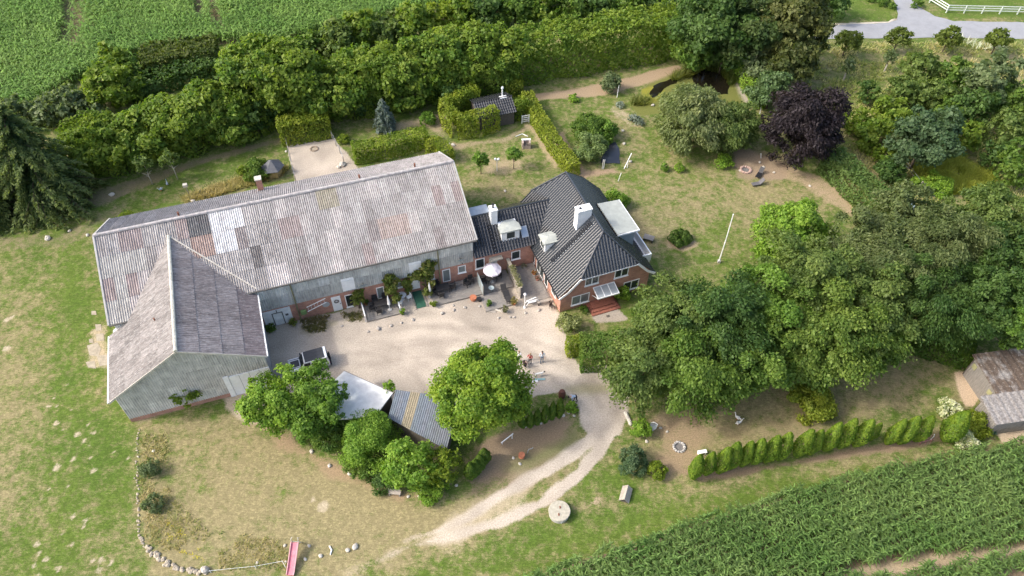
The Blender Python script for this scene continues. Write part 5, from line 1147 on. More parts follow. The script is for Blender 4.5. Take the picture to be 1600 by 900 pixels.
# roof ladder of snow hooks
mb = MB()
for k in range(24):
    f = k/23; a = (22.2+f*(26.3-22.2)); z = zE+(a-(sc_-sw_))*(zR-zE)/sw_+.14; mb.box(a-.11, 49.55, z-.02, a+.11, 49.95, z+.05)
lad = mb.build('roof_step', black, house, OH); lad['kind'] = 'stuff'
mb = MB(); mb.bar((22.0, 49.5, zE+(.7)*(zR-zE)/sw_+.13), (26.5, 49.5, zE+5.2*(zR-zE)/sw_+.13), .05, .05); mb.build('roof_ladder_rail', lead, house, OH)
# west dormer
fd = Facade((22.02, 0, 0), (0, -1, 0), (-1, 0, 0))
mb = MB(); mb.box(22.02, 51.35, 3.2, 23.6, 52.75, 4.85); dm_ = mb.build('dormer', whitew, house, OH)
mb = MB(); mb.prism([(21.8, 51.2), (23.3, 51.2), (23.95, 51.6), (23.95, 52.5), (23.3, 52.9), (21.8, 52.9)], 4.85, 5.0); mb.add([(21.8, 51.2, 5.0), (23.95, 51.5, 5.0), (23.95, 52.6, 5.0), (21.8, 52.9, 5.0), (22.6, 52.05, 5.2), (23.4, 52.05, 5.2)], [(0, 1, 5, 4), (1, 2, 5), (2, 3, 4, 5), (3, 0, 4)]); mb.build('dormer_roof', felt, dm_, OH)
mb = MB(); fd.box(mb, -52.6, -51.5, .0, .05, 3.75, 4.75); w2_ = mb.build('dormer_window', white, dm_, OH); mb = MB(); fd.box(mb, -52.5, -52.08, .02, .06, 3.83, 4.67); fd.box(mb, -52.02, -51.6, .02, .06, 3.83, 4.67)
for o_ in (w2_,): pass
g_ = mb.build('pane', glass, dm_, OH)
# east dormer with flat roof and balcony
mb = MB(); mb.box(29.3, 48.85, 2.5, 31.15, 53.35, 6.25); ed = mb.build('dormer', pm('blue_grey_panel', (.30, .35, .38), .8, .12, 3), house, OH)
mb = MB(); mb.add([(28.9, 48.62, 6.45), (31.45, 48.62, 6.28), (31.45, 53.58, 6.28), (28.9, 53.58, 6.45), (28.9, 48.62, 6.62), (31.45, 48.62, 6.42), (31.45, 53.58, 6.42), (28.9, 53.58, 6.62)], [(3, 2, 1, 0), (4, 5, 6, 7), (0, 1, 5, 4), (1, 2, 6, 5), (2, 3, 7, 6), (3, 0, 4, 7)]); mb.build('dormer_roof', felt, ed, OH)
mb = MB(); mb.box(31.4, 48.6, 6.22, 31.56, 53.6, 6.4); mb.box(28.95, 48.52, 6.3, 31.5, 48.62, 6.5); mb.build('fascia', whitew, ed, OH)
mb = MB(); mb.box(31.2, 47.6, 0, 32.9, 48.9, 2.3); mb.box(31.25, 47.55, 2.3, 32.95, 47.68, 3.3); mb.box(32.82, 47.68, 2.3, 32.95, 51.5, 3.3); mb.box(31.2, 48.9, 2.0, 32.82, 51.5, 2.3); mb.build('balcony', white, house, OH)
# ------------------------------------------------------------------ link building between barn and dwelling
OL = (18.0, 55.0, 0.0)
lnk = thing('house_link', 'low brick link with black tiled roof joining barn and farmhouse', 'house', W(18, 55), FARM)
e0, ez, rt, rz_ = 53.12, 3.2, 56.5, 6.0; kl = (rz_-ez)/(rt-e0); Ll = math.hypot(rt-e0, rz_-ez)
def hz(s_): return zE+(s_-21.3)*(zR-zE)/sw_
tiles(lnk, OL, (14.62, e0, ez), (1, 0, 0), (0, rt-e0, rz_-ez), 9.9, Ll, vlo=lambda u: (max(hz(14.62+u), 0)-ez)/(rz_-ez)*Ll-.1 if u > 6.6 else -9)
tiles(lnk, OL, (24.4, 2*rt-e0, ez), (-1, 0, 0), (0, e0-rt, rz_-ez), 9.7, Ll, vlo=lambda u: (max(hz(24.4-u), 0)-ez)/(rz_-ez)*Ll-.1 if u < 3.2 else -9)
mb = MB(); mb.tube([(14.7, rt, rz_+.05), (24.45, rt, rz_+.05)], [.13, .13], 8); mb.build('ridge_tiles', tilem, lnk, OL)
pr = [(53.33, -.1), (59.6, -.1), (59.6, 3.25), (rt, 5.85), (53.33, 3.25)]
mb = MB(); mb.add([(14.58, p[0], p[1]) for p in pr]+[(21.7, p[0], p[1]) for p in pr], [(0, 4, 3, 2, 1), (5, 6, 7, 8, 9), (0, 1, 6, 5), (0, 5, 9, 4), (1, 2, 7, 6), (2, 3, 8, 7), (3, 4, 9, 8)]); mb.build('wall', brickm, lnk, OL)
fl = Facade((0, 53.33, 0), (1, 0, 0), (0, -1, 0))
window(lnk, OL, fl, 14.78, 15.82, 1.32, 2.82, gm=glass); window(lnk, OL, fl, 18.88, 19.92, 1.40, 2.68, gm=glass)
d = panel(lnk, OL, fl, 16.5, 17.25, .1, 2.05, pm('pale_door', (.60, .62, .62), .5, .1, 2), 'door', .05, handle=True)
mb = MB(); fl.box(mb, 16.3, 17.75, 0, .55, 2.45, 2.6); fl.box(mb, 16.3, 16.38, 0, .5, 0.0, 2.45); mb.build('porch', pm('porch_cream', (.42, .39, .31), .8, .2, 3), lnk, OL)
mb = MB(); mb.box(17.3, 55.45, 5.0, 18.0, 56.3, 7.2); ch = mb.build('chimney', pm('white_render', (.70, .71, .71), .8, .08, 2), lnk, OL); mb = MB(); mb.box(17.25, 55.40, 7.2, 18.05, 56.35, 7.3); mb.build('cap', white, ch, OL); mb = MB(); mb.tube([(17.65, 55.9, 7.3), (17.65, 55.9, 7.75)], [.11, .09], 9); mb.tube([(17.65, 55.9, 7.75), (17.65, 55.9, 7.82)], [.17, .12], 9); mb.build('flue', black, ch, OL)
mb = MB(); mb.box(14.98, 56.62, 5.2, 17.5, 57.9, 6.12); mb.build('rear_dormer', lead, lnk, OL)
mb = MB(); mb.box(18.0, 53.95, 3.5, 20.0, 55.6, 5.35); dm_ = mb.build('dormer', whitew, lnk, OL)
mb = MB(); mb.prism([(17.78, 53.68), (20.15, 53.68), (20.15, 54.65), (19.7, 55.45), (18.6, 55.45), (17.78, 54.7)], 5.35, 5.5); mb.add([(17.78, 53.68, 5.5), (20.15, 53.68, 5.5), (20.15, 54.65, 5.5), (19.7, 55.45, 5.5), (18.6, 55.45, 5.5), (17.78, 54.7, 5.5), (18.95, 54.5, 5.68)], [(0, 1, 6), (1, 2, 6), (2, 3, 6), (3, 4, 6), (4, 5, 6), (5, 0, 6)]); mb.build('dormer_roof', felt, dm_, OL)
fdl = Facade((0, 53.95, 0), (1, 0, 0), (0, -1, 0)); mb = MB(); fdl.box(mb, 18.45, 19.55, 0, .05, 4.15, 5.2); mb.build('dormer_window', white, dm_, OL); mb = MB(); fdl.box(mb, 18.55, 19.45, .02, .06, 4.26, 5.1); mb.build('pane', glass, dm_, OL)
# roof window
n_ = np.array([0, -(rz_-ez), rt-e0])/Ll; v_ = np.array([0, rt-e0, rz_-ez])/Ll
def onl(s_, v, h): return np.array([s_, e0, ez])+v_*v+n_*h
mb = MB(); q = [onl(20.3, 1.0, .08), onl(21.05, 1.0, .08), onl(21.05, 2.25, .08), onl(20.3, 2.25, .08)]; q2 = [p+n_*.1 for p in q]; mb.add(q+q2, [(3, 2, 1, 0), (4, 5, 6, 7), (0, 1, 5, 4), (1, 2, 6, 5), (2, 3, 7, 6), (3, 0, 4, 7)]); rw = mb.build('roof_window', lead, lnk, OL)
mb = MB(); q = [onl(20.38, 1.1, .185), onl(20.97, 1.1, .185), onl(20.97, 2.15, .185), onl(20.38, 2.15, .185)]; mb.add(q, [(0, 1, 2, 3)]); mb.build('pane', pm('sky_glass', (.30, .36, .44), .08, .1, 1), rw, OL)
mb = MB()
for k in range(9):
    p = onl(17.0, .3+k*.36, .14); mb.box(p[0]-.2, p[1]-.08, p[2]-.03, p[0]+.2, p[1]+.08, p[2]+.04)
o = mb.build('roof_step', black, lnk, OL); o['kind'] = 'stuff'
# ------------------------------------------------------------------ terraces in front of the barn
def deck(s0, t0, s1, t1, along, label, z=.16, w=.14):
    t = thing('deck', label, 'terrace', W((s0+s1)/2, (t0+t1)/2), FARM); off = ((s0+s1)/2, (t0+t1)/2, 0); mb = MB(); rg = random.Random(int(s0*10))
    a0, a1 = (t0, t1) if along == 's' else (s0, s1); n = int((a1-a0)/w)
    for k in range(n):
        a = a0+k*w; h = z+rg.random()*.008
        mb.box(*( (s0, a+.006, z-.03, s1, a+w-.006, h) if along == 's' else (a+.006, t0, z-.03, a+w-.006, t1, h)))
    p = mb.build('planks', woodg, t, off); p['kind'] = 'stuff'
    mb = MB(); mb.box(s0-.04, t0-.05, -.05, s1+.04, t0-.004, z+.01); mb.box(s0+.02, t0+.02, -.05, s1-.02, t1-.02, z-.04); mb.build('edge_board', woodg, t, off); return t
deck(2.15, 50.85, 5.65, 53.35, 's', 'grey plank terrace with a closed white parasol, left of the vines')
deck(9.35, 50.70, 18.2, 53.30, 's', 'long grey plank terrace before the east end of the barn', .17)
deck(14.35, 48.25, 17.5, 50.62, 's', 'grey plank terrace step with the two dark loungers', .15)
deck(18.65, 47.95, 21.5, 53.28, 't', 'grey plank terrace along the farmhouse side wall', .18)
def rail_side(s0, t0, s1, t1, h, label, mat=white):
    t = thing('screen', label, 'screen', W(s0, t0), FARM); off = (s0, t0, 0); mb = MB(); L_ = math.hypot(s1-s0, t1-t0); n = max(2, int(L_/1.2)+1)
    for k in range(n): f = k/(n-1); x, y = s0+(s1-s0)*f, t0+(t1-t0)*f; p = MB(); p.box(x-.05, y-.05, 0, x+.05, y+.05, h); p.build('post', mat, t, off)
    for z in (.35, .65, .95):
        if z < h: p = MB(); p.bar((s0, t0, z), (s1, t1, z), .03, .14); p.build('rail', mat, t, off)
    p = MB(); p.bar((s0, t0, h), (s1, t1, h), .12, .05); p.build('top_rail', mat, t, off); return t
rail_side(2.05, 50.9, 2.05, 53.2, 1.05, 'weathered white side rail at the west end of the plank terrace', whitew)
rail_side(5.75, 50.9, 5.75, 53.2, 1.0, 'thin white side rail beside the vine trunk', whitew)
# plank screen between the terraces
t = thing('screen_fence', 'pale plank fence overgrown at the top between the two terraces', 'fence', W(18.42, 51), FARM); off = (18.42, 51, 0)
for k in range(21): mb = MB(); y = 48.85+k*.21; mb.box(18.38, y, 0, 18.46, y+.19, 1.75+.03*(k % 3)); mb.build('plank', woodn, t, off)
for z in (.4, 1.4): mb = MB(); mb.box(18.46, 48.85, z, 18.52, 53.25, z+.1); mb.build('rail', woodn, t, off)
mb = MB(); mb.box(18.25, 48.8, 1.82, 18.62, 53.26, 1.88); mb.build('cap', pm('cream_cap', (.47, .42, .31), .9, .25, 3, .2), t, off)
rs = np.random.RandomState(4); n = 420; P = np.stack([rs.randn(n)*.16, rs.rand(n)*3.2-2.1, 1.9+rs.rand(n)*.15], 1); me = leafmesh('creeper', P, rs.randn(n, 3)*.4+[0, 0, 1], .18, .12, [(.14, .16, .05), (.36, .34, .20)], rs); link('creeper', me, t)
# bits of furniture
def place(s, t, z=0): return W(s, t, z)
def rattan_chair(s, t, rz, label, group):
    c = thing('garden_chair', label, 'chair', W(s, t, .17), FARM+rz, group)
    mb = MB(); mb.box(-.27, -.27, .38, .27, .25, .46); mb.build('seat', rattan, c)
    mb = MB(); mb.box(-.27, .25, .38, .27, .33, .98); mb.build('backrest', rattan, c)
    for x in (-.29, .29): mb = MB(); mb.bar((x, -.26, .64), (x, .28, .66), .06, .05); mb.bar((x, -.24, 0), (x, -.24, .63), .045); mb.build('armrest', rattan, c)
    for x in (-.24, .24):
        for y in (-.22, .27): mb = MB(); mb.bar((x, y, 0), (x, y, .38), .04); mb.build('leg', black, c)
    return c
def table(s, t, l, w, label, mat, z=.17, h=.73, name='garden_table', rz=0):
    c = thing(name, label, 'table', W(s, t, z), FARM+rz); mb = MB(); mb.box(-l/2, -w/2, h-.05, l/2, w/2, h); mb.build('tabletop', mat, c)
    for x in (-l/2+.07, l/2-.07):
        for y in (-w/2+.07, w/2-.07): mb = MB(); mb.bar((x, y, 0), (x, y, h-.051), .06); mb.build('leg', mat, c)
    return c
table(4.1, 52.25, 1.5, .85, 'dark garden table on the west terrace beside the closed parasol', rattan)
table(10.75, 52.35, 1.5, .9, 'dark garden table on the long terrace below the glazed door', rattan)
table(16.2, 52.2, 1.1, 1.1, 'dark square table under the open white parasol', rattan)
CH = 'dark rattan chairs on the terraces'
for s, t_, rz, lb in [(3.6, 51.5, math.pi, 'dark chair at the yard side of the west table'), (3.5, 53.0, 0, 'dark chair at the wall side of the west table, left one'), (4.6, 53.0, 0, 'dark chair at the wall side of the west table, right one'), (3.0, 52.2, math.pi/2, 'dark chair at the west end of the west table'),
        (10.4, 51.6, math.pi, 'dark chair at the yard side of the table below the glazed door'), (10.3, 53.05, 0, 'dark chair at the wall side of the table below the glazed door'), (11.85, 52.3, -math.pi/2, 'dark chair at the east end of the table below the glazed door'), (9.65, 52.3, math.pi/2, 'dark chair at the west end of the table below the glazed door'),
        (15.3, 52.2, math.pi/2, 'dark chair left under the open parasol'), (16.2, 53.0, 0, 'dark chair at the back under the open parasol'), (17.1, 52.4, -math.pi/2, 'dark chair right under the open parasol'), (14.0, 52.6, 0, 'dark wicker armchair against the brick wall at the barn corner'), (13.5, 52.3, .6, 'second dark wicker armchair at the barn corner')]:
    rattan_chair(s, t_, rz, lb, CH)
lilac = pm('lilac_canvas', (.66, .60, .64), .8, .06, 2)
def parasol_open(s, t, z, R, label):
    c = thing('parasol', label, 'parasol', W(s, t, z), FARM); mb = MB(); mb.tube([(0, 0, 0), (0, 0, 2.55)], [.03, .025], 8); mb.build('pole', whitew, c)
    mb = MB(); mb.lathe([(.25, 0), (.24, .09), (.06, .14)], 14); mb.build('foot', conc, c)
    n = 10; mb = MB(); vs = [(0, 0, 2.55)]; fs = []
    for k in range(n):
        a = 2*math.pi*k/n; vs += [(R*.5*math.cos(a), R*.5*math.sin(a), 2.36), (R*math.cos(a), R*math.sin(a), 2.05), (R*1.01*math.cos(a), R*1.01*math.sin(a), 1.90)]
    for k in range(n):
        i, j = 1+3*k, 1+3*((k+1) % n); am = 2*math.pi*(k+.5)/n; m = len(vs); vs.append((R*.9*math.cos(am), R*.9*math.sin(am), 2.06))
        fs += [(0, i, j), (i, i+1, m), (i, m, j), (j, m, j+1), (i+1, i+2, j+2, j+1), (i+1, j+1, m)]
    mb.add(vs, fs); mb.build('canopy', lilac, c)
    for k in range(n):
        a = 2*math.pi*k/n; mb = MB(); mb.bar((.03*math.cos(a), .03*math.sin(a), 2.565), (R*math.cos(a), R*math.sin(a), 2.065), .022); mb.build('rib', white, c)
parasol_open(16.25, 51.95, .17, 1.0, 'open pale lilac parasol on the long terrace')
def parasol_shut(s, t, z, label):
    c = thing('parasol', label, 'parasol', W(s, t, z), FARM, 'closed white parasols'); mb = MB(); mb.tube([(0, 0, 0), (0, 0, 2.3)], [.03, .025], 8); mb.build('pole', whitew, c)
    mb = MB(); mb.tube([(0, 0, .95), (.02, 0, 1.2), (0, 0, 1.8), (0, 0, 2.25)], [.16, .14, .10, .03], 9); mb.build('canopy', white, c); mb = MB(); mb.lathe([(.24, 0), (.23, .09), (.06, .13)], 12); mb.build('foot', conc, c)
parasol_shut(4.75, 51.6, .17, 'closed white parasol on the west terrace'); parasol_shut(9.3, 52.1, .05, 'closed white parasol beside the right vine')
# white round table set
c = thing('bistro_table', 'round white table between the vines', 'table', W(6.35, 52.75), FARM); mb = MB(); mb.lathe([(.46, .70), (.47, .73), (.2, .74)], 20); mb.build('tabletop', white, c); mb = MB(); mb.tube([(0, 0, .03), (0, 0, .7)], [.04, .04], 8); mb.lathe([(.25, 0), (.2, .04), (.04, .08)], 12); mb.build('pedestal', whitew, c)
for s, t_, rz, lb in [(7.05, 52.5, -1.3, 'white garden chair right of the round white table'), (6.0, 52.0, 2.6, 'white garden chair in front of the round white table')]:
    c = thing('white_chair', lb, 'chair', W(s, t_), FARM+rz, 'white garden chairs'); mb = MB(); mb.box(-.22, -.22, .42, .22, .22, .46); mb.build('seat', white, c); mb = MB(); mb.box(-.22, .2, .5, .22, .24, .92); mb.build('backrest', white, c)
    for x in (-.2, .2):
        for y in (-.2, .2): mb = MB(); mb.bar((x, y, 0), (x, y, .42 if y < 0 else .9), .035); mb.build('leg', white, c)
mb = MB(); mb.box(-.5, -1.2, 0, .5, 1.2, .035); one('grass_mat', mb, pm('green_mat', (.030, .105, .065), .95, .2, 14, .4), 'dark green artificial grass mat laid before the white barn door', 'mat', W(8.05, 52.15, .03), FARM)
for s, lb in ((7.4, 'left'), (8.68, 'right')): mb = MB(); mb.box(-.05, -1.25, 0, .05, 1.25, .09); one('mat_edging', mb, woodn, lb+' pale timber edging of the green mat', 'edging', W(s, 52.1, .01), FARM)
# vines on posts
VINE = [(.10, .155, .025), (.20, .24, .05), (.27, .26, .09)]
def vine(s, t, h, blobs, label, seed, cols=VINE):
    c = thing('climbing_vine', label, 'climber', W(s, t), FARM, 'vines along the barn wall'); rs = np.random.RandomState(seed)
    mb = MB(); mb.tube([(0, 0, -.05), (.08, .05, h*.3), (-.06, .1, h*.65), (.05, .15, h)], [.11, .08, .07, .04], 7); mb.tube([(.1, 0, -.05), (-.03, .12, h*.4), (.1, .1, h*.8)], [.07, .05, .03], 6); mb.build('trunk', bark, c, smooth=True)
    Ps, Ns, Ts = [], [], []
    for (x, y, z, rx, ry, rz) in blobs:
        P, Nn, tn_ = crown_data(rx, ry, rz, rs, 85, .26, int(14+rx*10), .42, -.9, .25); Ps.append(P+np.array([x, y, z])); Ns.append(Nn); Ts.append(tn_)
    P = np.concatenate(Ps); k = P[:, 2] > .1; P = P[k]; L = .26*(.7+.6*rs.rand(len(P)))
    link('foliage', leafmesh('foliage', P, np.concatenate(Ns)[k], L, L*.7, cols, rs, np.concatenate(Ts)[k]), c)
vine(1.75, 53.0, 2.0, [(0, 0, 1.5, .5, .35, .9), (.35, .05, 2.2, .45, .3, .5)], 'climbing vine beside the small dark window', 1)
vine(5.35, 52.6, 2.4, [(0, .2, 2.2, .7, .45, .8), (.1, .4, 3.1, .75, .35, .8), (.3, -.4, 1.1, .45, .4, .6)], 'vine on a pole left of the round white table', 2)
vine(7.05, 53.05, 2.6, [(0, 0, 2.1, .5, .35, .7), (.2, 0, 1.1, .35, .3, .6)], 'vine on the brick wall left of the door', 3)
vine(9.05, 52.6, 3.0, [(0, .3, 3.0, 1.0, .45, .9), (-.8, .4, 2.9, .8, .4, .5), (.4, .2, 1.9, .6, .5, .7), (0, -.5, 1.0, .4, .35, .6), (.5, .5, 4.0, .7, .3, .6)], 'biggest vine with yellowish leaves right of the door', 4)
vine(-5.2, 52.9, .8, [(0, 0, .5, .3, .3, .35)], 'small climber in the white door corner', 5)
# pots
def pot(s, t, r, h, mat, label, cols=None, pr=.3, name='plant_pot', z=.02, group='plant pots on the terraces'):
    c = thing(name, label, 'plant pot', W(s, t, z), FARM, group); mb = MB(); mb.lathe([(r*.7, 0), (r, h*.55), (r*.95, h*.9), (r*1.05, h), (r*.85, h*.97)], 14); mb.build('pot', mat, c)
    if cols:
        rs = np.random.RandomState(int(s*31+t*7) % 9999); P, Nn, tn_ = crown_data(pr, pr, pr*.9, rs, 160, .14, 14, .42, -.5); P[:, 2] += h+pr*.5; P = P[P[:, 2] > h*.8]; n = len(P)
        link('plant', leafmesh('plant', P, rs.randn(n, 3)*.5+[0, 0, .8], .14, .09, cols, rs), c)
for a in [(13.55, 50.25, .36, .5, terra, 'big terracotta pot at the terrace edge', None), (14.15, 49.95, .24, .42, black, 'black planter beside the terracotta pot', None), (14.9, 48.95, .22, .3, black, 'pot with a leafy plant at the bend of the terrace', GREEN, .32),
          (16.2, 47.65, .2, .32, black, 'pot with a bushy plant at the yard corner of the terrace', [(.12, .13, .05), (.2, .2, .1)], .34), (5.9, 50.7, .2, .4, black, 'black pot with a green plant at the west terrace corner', BRIGHT, .28), (9.3, 50.75, .2, .3, black, 'black pot with a bright green bush before the right vine', LIME, .34),
          (17.5, 48.3, .22, .3, terra, 'pot of yellowish plants between loungers and lamp post', [(.2, .2, .06), (.35, .27, .1)], .4), (21.0, 51.6, .18, .3, terra, 'pot of orange flowers by the farmhouse wall', [(.5, .16, .03), (.12, .15, .04)], .26), (21.05, 50.7, .17, .3, terra, 'pot of pink flowers by the farmhouse wall', [(.55, .26, .28), (.12, .15, .04)], .24),
          (20.3, 52.9, .2, .3, stone, 'stone pot on the upper farmhouse terrace', [(.3, .29, .22), (.2, .2, .1)], .25), (18.95, 52.9, .2, .3, terra, 'pot of pink flowers beside the plank fence', [(.55, .25, .27), (.13, .17, .05)], .28), (2.5, 53.1, .2, .35, terra, 'brown pot at the west terrace wall', MID, .25)]:
    pot(*a)
# loungers, lamp, arch, bench
for t_, lb in ((49.9, 'upper dark sun lounger on the terrace step'), (48.9, 'lower dark sun lounger on the terrace step')):
    c = thing('sun_lounger', lb, 'lounger', W(17.05, t_, .16), FARM, 'dark sun loungers'); mb = MB(); mb.box(-.32, -.45, .28, .32, .4, .34); mb.build('seat', rattan, c); mb = MB(); mb.bar((0, .4, .31), (0, .85, .7), .62, .06); mb.build('backrest', rattan, c)
    for x in (-.28, .28):
        for y in (-.4, .35): mb = MB(); mb.bar((x, y, 0), (x, y, .28), .05); mb.build('leg', black, c)
c = thing('lamp_post', 'white lantern post at the yard end of the plank fence', 'lamp post', W(18.45, 47.55), FARM); mb = MB(); mb.tube([(0, 0, 0), (0, 0, 1.9)], [.06, .045], 9); mb.lathe([(.16, 0), (.14, .12), (.06, .2)], 12); mb.build('post', white, c); mb = MB(); mb.lathe([(.09, 1.9), (.17, 2.2), (.13, 2.24), (.03, 2.42)], 8); mb.build('lantern', whitew, c)
c = thing('garden_arch', 'low white curved bench frame at the terrace edge', 'bench', W(19.35, 47.6), FARM); pts = [(-.7, 0, .1), (-.5, 0, .5), (0, 0, .62), (.5, 0, .72), (.72, 0, .45), (.7, 0, .05)]; mb = MB(); mb.tube(pts, [.05]*6, 7); mb.build('arch_rail', white, c); mb = MB(); mb.tube([(x, .35, z) for x, y, z in pts], [.05]*6, 7); mb.build('arch_rail', white, c); mb = MB(); mb.box(-.45, 0, .4, .45, .35, .44); mb.build('seat', whitew, c)
c = thing('wooden_bench', 'plain wooden bench at the farmhouse terrace end', 'bench', W(20.6, 47.45), FARM); mb = MB(); mb.box(-.75, -.18, .40, .75, .18, .46); mb.build('seat', woodn, c)
for x in (-.65, .65): mb = MB(); mb.box(x-.05, -.16, 0, x+.05, .16, .40); mb.build('leg', woodd, c)
c = thing('garden_stool', 'small dark chair on the gravel by the house corner', 'chair', G(862, 482), FARM+.5); mb = MB(); mb.box(-.22, -.22, .4, .22, .22, .45); mb.build('seat', woodd, c); mb = MB(); mb.box(-.22, .18, .45, .22, .22, .85); mb.build('backrest', woodd, c)
for x in (-.19, .19):
    for y in (-.19, .19): mb = MB(); mb.bar((x, y, 0), (x, y, .4), .04); mb.build('leg', woodd, c)
mb = MB(); mb.box(-.18, -.12, 0, .18, .12, .05); one('door_mat', mb, woodd, 'dark doormat before the brick steps', 'mat', G(950, 494), HOUSE)
c = thing('glass_screen', 'pale glass wind screen beside the parasol', 'screen', W(14.75, 51.6, .17), FARM); mb = MB(); mb.box(-.03, -1.2, 0, .03, .9, 1.45); mb.build('pane', pm('frosted', (.36, .42, .42), .3, .1, 2), c)
for y in (-1.2, -.15, .9): mb = MB(); mb.box(-.045, y-.04, 0, .045, y+.04, 1.5); mb.build('post', woodn, c)
mb = MB(); mb.lathe([(.30, .5), (.31, .53), (.1, .54)], 16); mb.tube([(0, 0, 0), (0, 0, .5)], [.04, .04], 7); one('side_table', mb, pm('pale_glass', (.48, .56, .55), .3, .1, 2), 'little round pale side table in front of the parasol', 'table', W(15.75, 50.75, .17), FARM)
mb = MB(); q = [(14.5, 49.5), (15.2, 48.4), (15.9, 47.75), (16.6, 47.5)]
for a, b in zip(q[:-1], q[1:]): mb.bar((a[0]-14.5, a[1]-49.5, .06), (b[0]-14.5, b[1]-49.5, .06), .16, .12)
one('kerb', mb, palest, 'pale curved kerb at the terrace corner', 'kerb', W(14.5, 49.5), FARM)
mb = MB(); mb.box(-.5, -.25, 0, .5, .25, .06); one('plank', mb, woodn, 'short plank lying on the gravel by the terrace corner', 'plank', G(768, 486), FARM-.4)
# white ladder hung on the barn
c = thing('ladder', 'white ladder hung slanting on the brick wall', 'ladder', W(-2.4, TW-.14, 0), FARM)
for z in (0, .68): mb = MB(); mb.bar((-1.05, 0, 1.10+z), (1.0, 0, 1.85+z*.9), .06, .07); mb.build('rail', white, c)
for k in range(6): f = .06+.17*k; mb = MB(); mb.bar((-1.05+2.05*f, .02, 1.10+.75*f), (-1.05+2.05*f, .02, 1.78+.70*f), .03); mb.build('rung', whitew, c)
mb = MB(); mb.lathe([(.36, 0), (.40, .05), (.3, .09)], 14); o = one('tin_tub', mb, lead, 'grey zinc tub hung on the brick wall by the wreath door', 'tub', W(-1.5, TW-.01, 1.42), FARM); o.rotation_euler = (math.pi/2, 0, FARM)
mb = MB(); mb.prism([(-.3, -.1), (.25, -.12), (.3, .05), (.05, .12), (-.3, .1)], 0, .55); one('watering_can', mb, pm('green_tin', (.17, .27, .10), .6, .2, 4), 'green and white container below the ladder', 'container', W(-3.85, TW-.25, 1.0), FARM)
# ------------------------------------------------------------------ loose stones
def stones(lst, group, mat, lab, rmin=.16):
    for k, (px, py, r, lb) in enumerate(lst):
        rg = random.Random(int(px*3+py)); R = max(rmin, r*MPX(G(px, py))); mb = MB(); mb.rock((0, 0, R*.35), R, R*.8, R*.6, rg, 8); one('boulder', mb, mat, lb, 'stone', G(px, py), rg.random()*3, group)
YS = 'boulders edging the gravel yard'
stones([(575, 519, 2.6, 'brown stone at the west end of the yard stones'), (591, 514, 4.6, 'largest pale stone before the west terrace'), (611, 509, 3, 'white stone right of the largest pale stone'), (627, 505, 2.8, 'stone in line with the vine pole'), (645, 500, 3.3, 'stone before the green mat'),
        (691, 490, 3.8, 'long stone before the long terrace'), (709, 485, 3, 'stone right of the long stone'), (726, 481, 2.8, 'stone before the barn corner'), (749, 479, 2.2, 'dark little stone below the terracotta pot'), (708, 478, 2, 'small stone against the long terrace'), (684, 479, 2, 'small stone at the west end of the long terrace'),
        (797, 496, 2.5, 'first of two stones before the lantern post'), (803, 496, 2.5, 'second of two stones before the lantern post'), (821, 489, 2.6, 'stone before the white curved bench'), (842, 485, 3.2, 'stone before the wooden bench'), (779, 497, 2.5, 'stone lying open in the yard'), (534, 510, 2, 'little grey stone near the wreath door')], YS, stone, '')
PS = 'pale boulders in the dry grass'
stones([(555, 855, 5.6, 'biggest round pale boulder near the pink slide'), (543, 860, 4.4, 'second pale boulder touching the biggest one'), (501, 869, 4, 'buff stone left of the bent white pipe'), (487, 706, 4, 'white stone at the shrub row'), (515, 728, 4, 'grey stone at the shrub row'), (546, 741, 4, 'grey stone near the laurel'), (638, 776, 2, 'little stone beside the grey bench'), (655, 776, 2, 'little stone below the grey sign board'),
        (713, 759, 2.6, 'white ball on the bare ground'), (812, 725, 3, 'white stone beside the orange pot'), (802, 716, 2.4, 'small stone beside the orange pot'), (881, 650, 3.2, 'white stone at the slim cypresses, east end'), (845, 662, 2.4, 'white stone amid the slim cypresses'), (821, 667, 2.2, 'white stone at the slim cypresses, west end'), (888, 645, 3, 'buff stone below the box ball'), (897, 650, 2.2, 'small buff stone by the drive'),
        (483, 853, 2.2, 'pale stone right of the slide top'), (477, 874, 2, 'yellowish stone right of the slide foot'), (445, 853, 2.2, 'pale stone left of the slide top'), (447, 878, 2, 'yellowish stone left of the slide foot'), (402, 880, 2, 'white stone at the wire fence'), (75, 373, 5.5, 'mossy boulder under the spruce'), (109, 361, 3, 'white stone in the lawn near the spruce'), (137, 368, 3, 'white stone at the barn corner'), (175, 305, 4.5, 'brown stump shaped stone in the rear lawn'),
        (302, 315, 4, 'pale stone behind the barn roof'), (535, 258, 6, 'grey boulder at the gravel pad corner'), (529, 262, 3.5, 'brown stone beside the grey boulder'), (447, 237, 2.5, 'white stone by the net fence'), (789, 299, 2.6, 'white stone on the lawn before the link roof'), (700, 226, 3.5, 'white stone below the U shaped hedge'), (708, 227, 3.5, 'pale stone below the U shaped hedge'), (1193, 262, 2.8, 'stone below the copper beech, left'), (1209, 270, 2.4, 'stone below the copper beech, right'),
        (1187, 254, 2.6, 'yellowish stone below the copper beech'), (1265, 291, 2.6, 'stone at the hedge corner'), (1156, 267, 2.2, 'white stone beside the fire ring'), (1020, 165, 3, 'pale stone at the pond bank'), (973, 205, 3, 'pale stone at the garden pool, upper'), (975, 225, 3, 'pale stone at the garden pool, middle'), (985, 253, 3, 'pale stone at the garden pool, lower'), (240, 705, 2, 'white stone in the dry bed'), (1032, 669, 2.4, 'white stone left under the hornbeams'), (1042, 675, 2.2, 'white stone right under the hornbeams'), (1010, 690, 3, 'pale stone by the blue-green bush')], PS, palest, '')
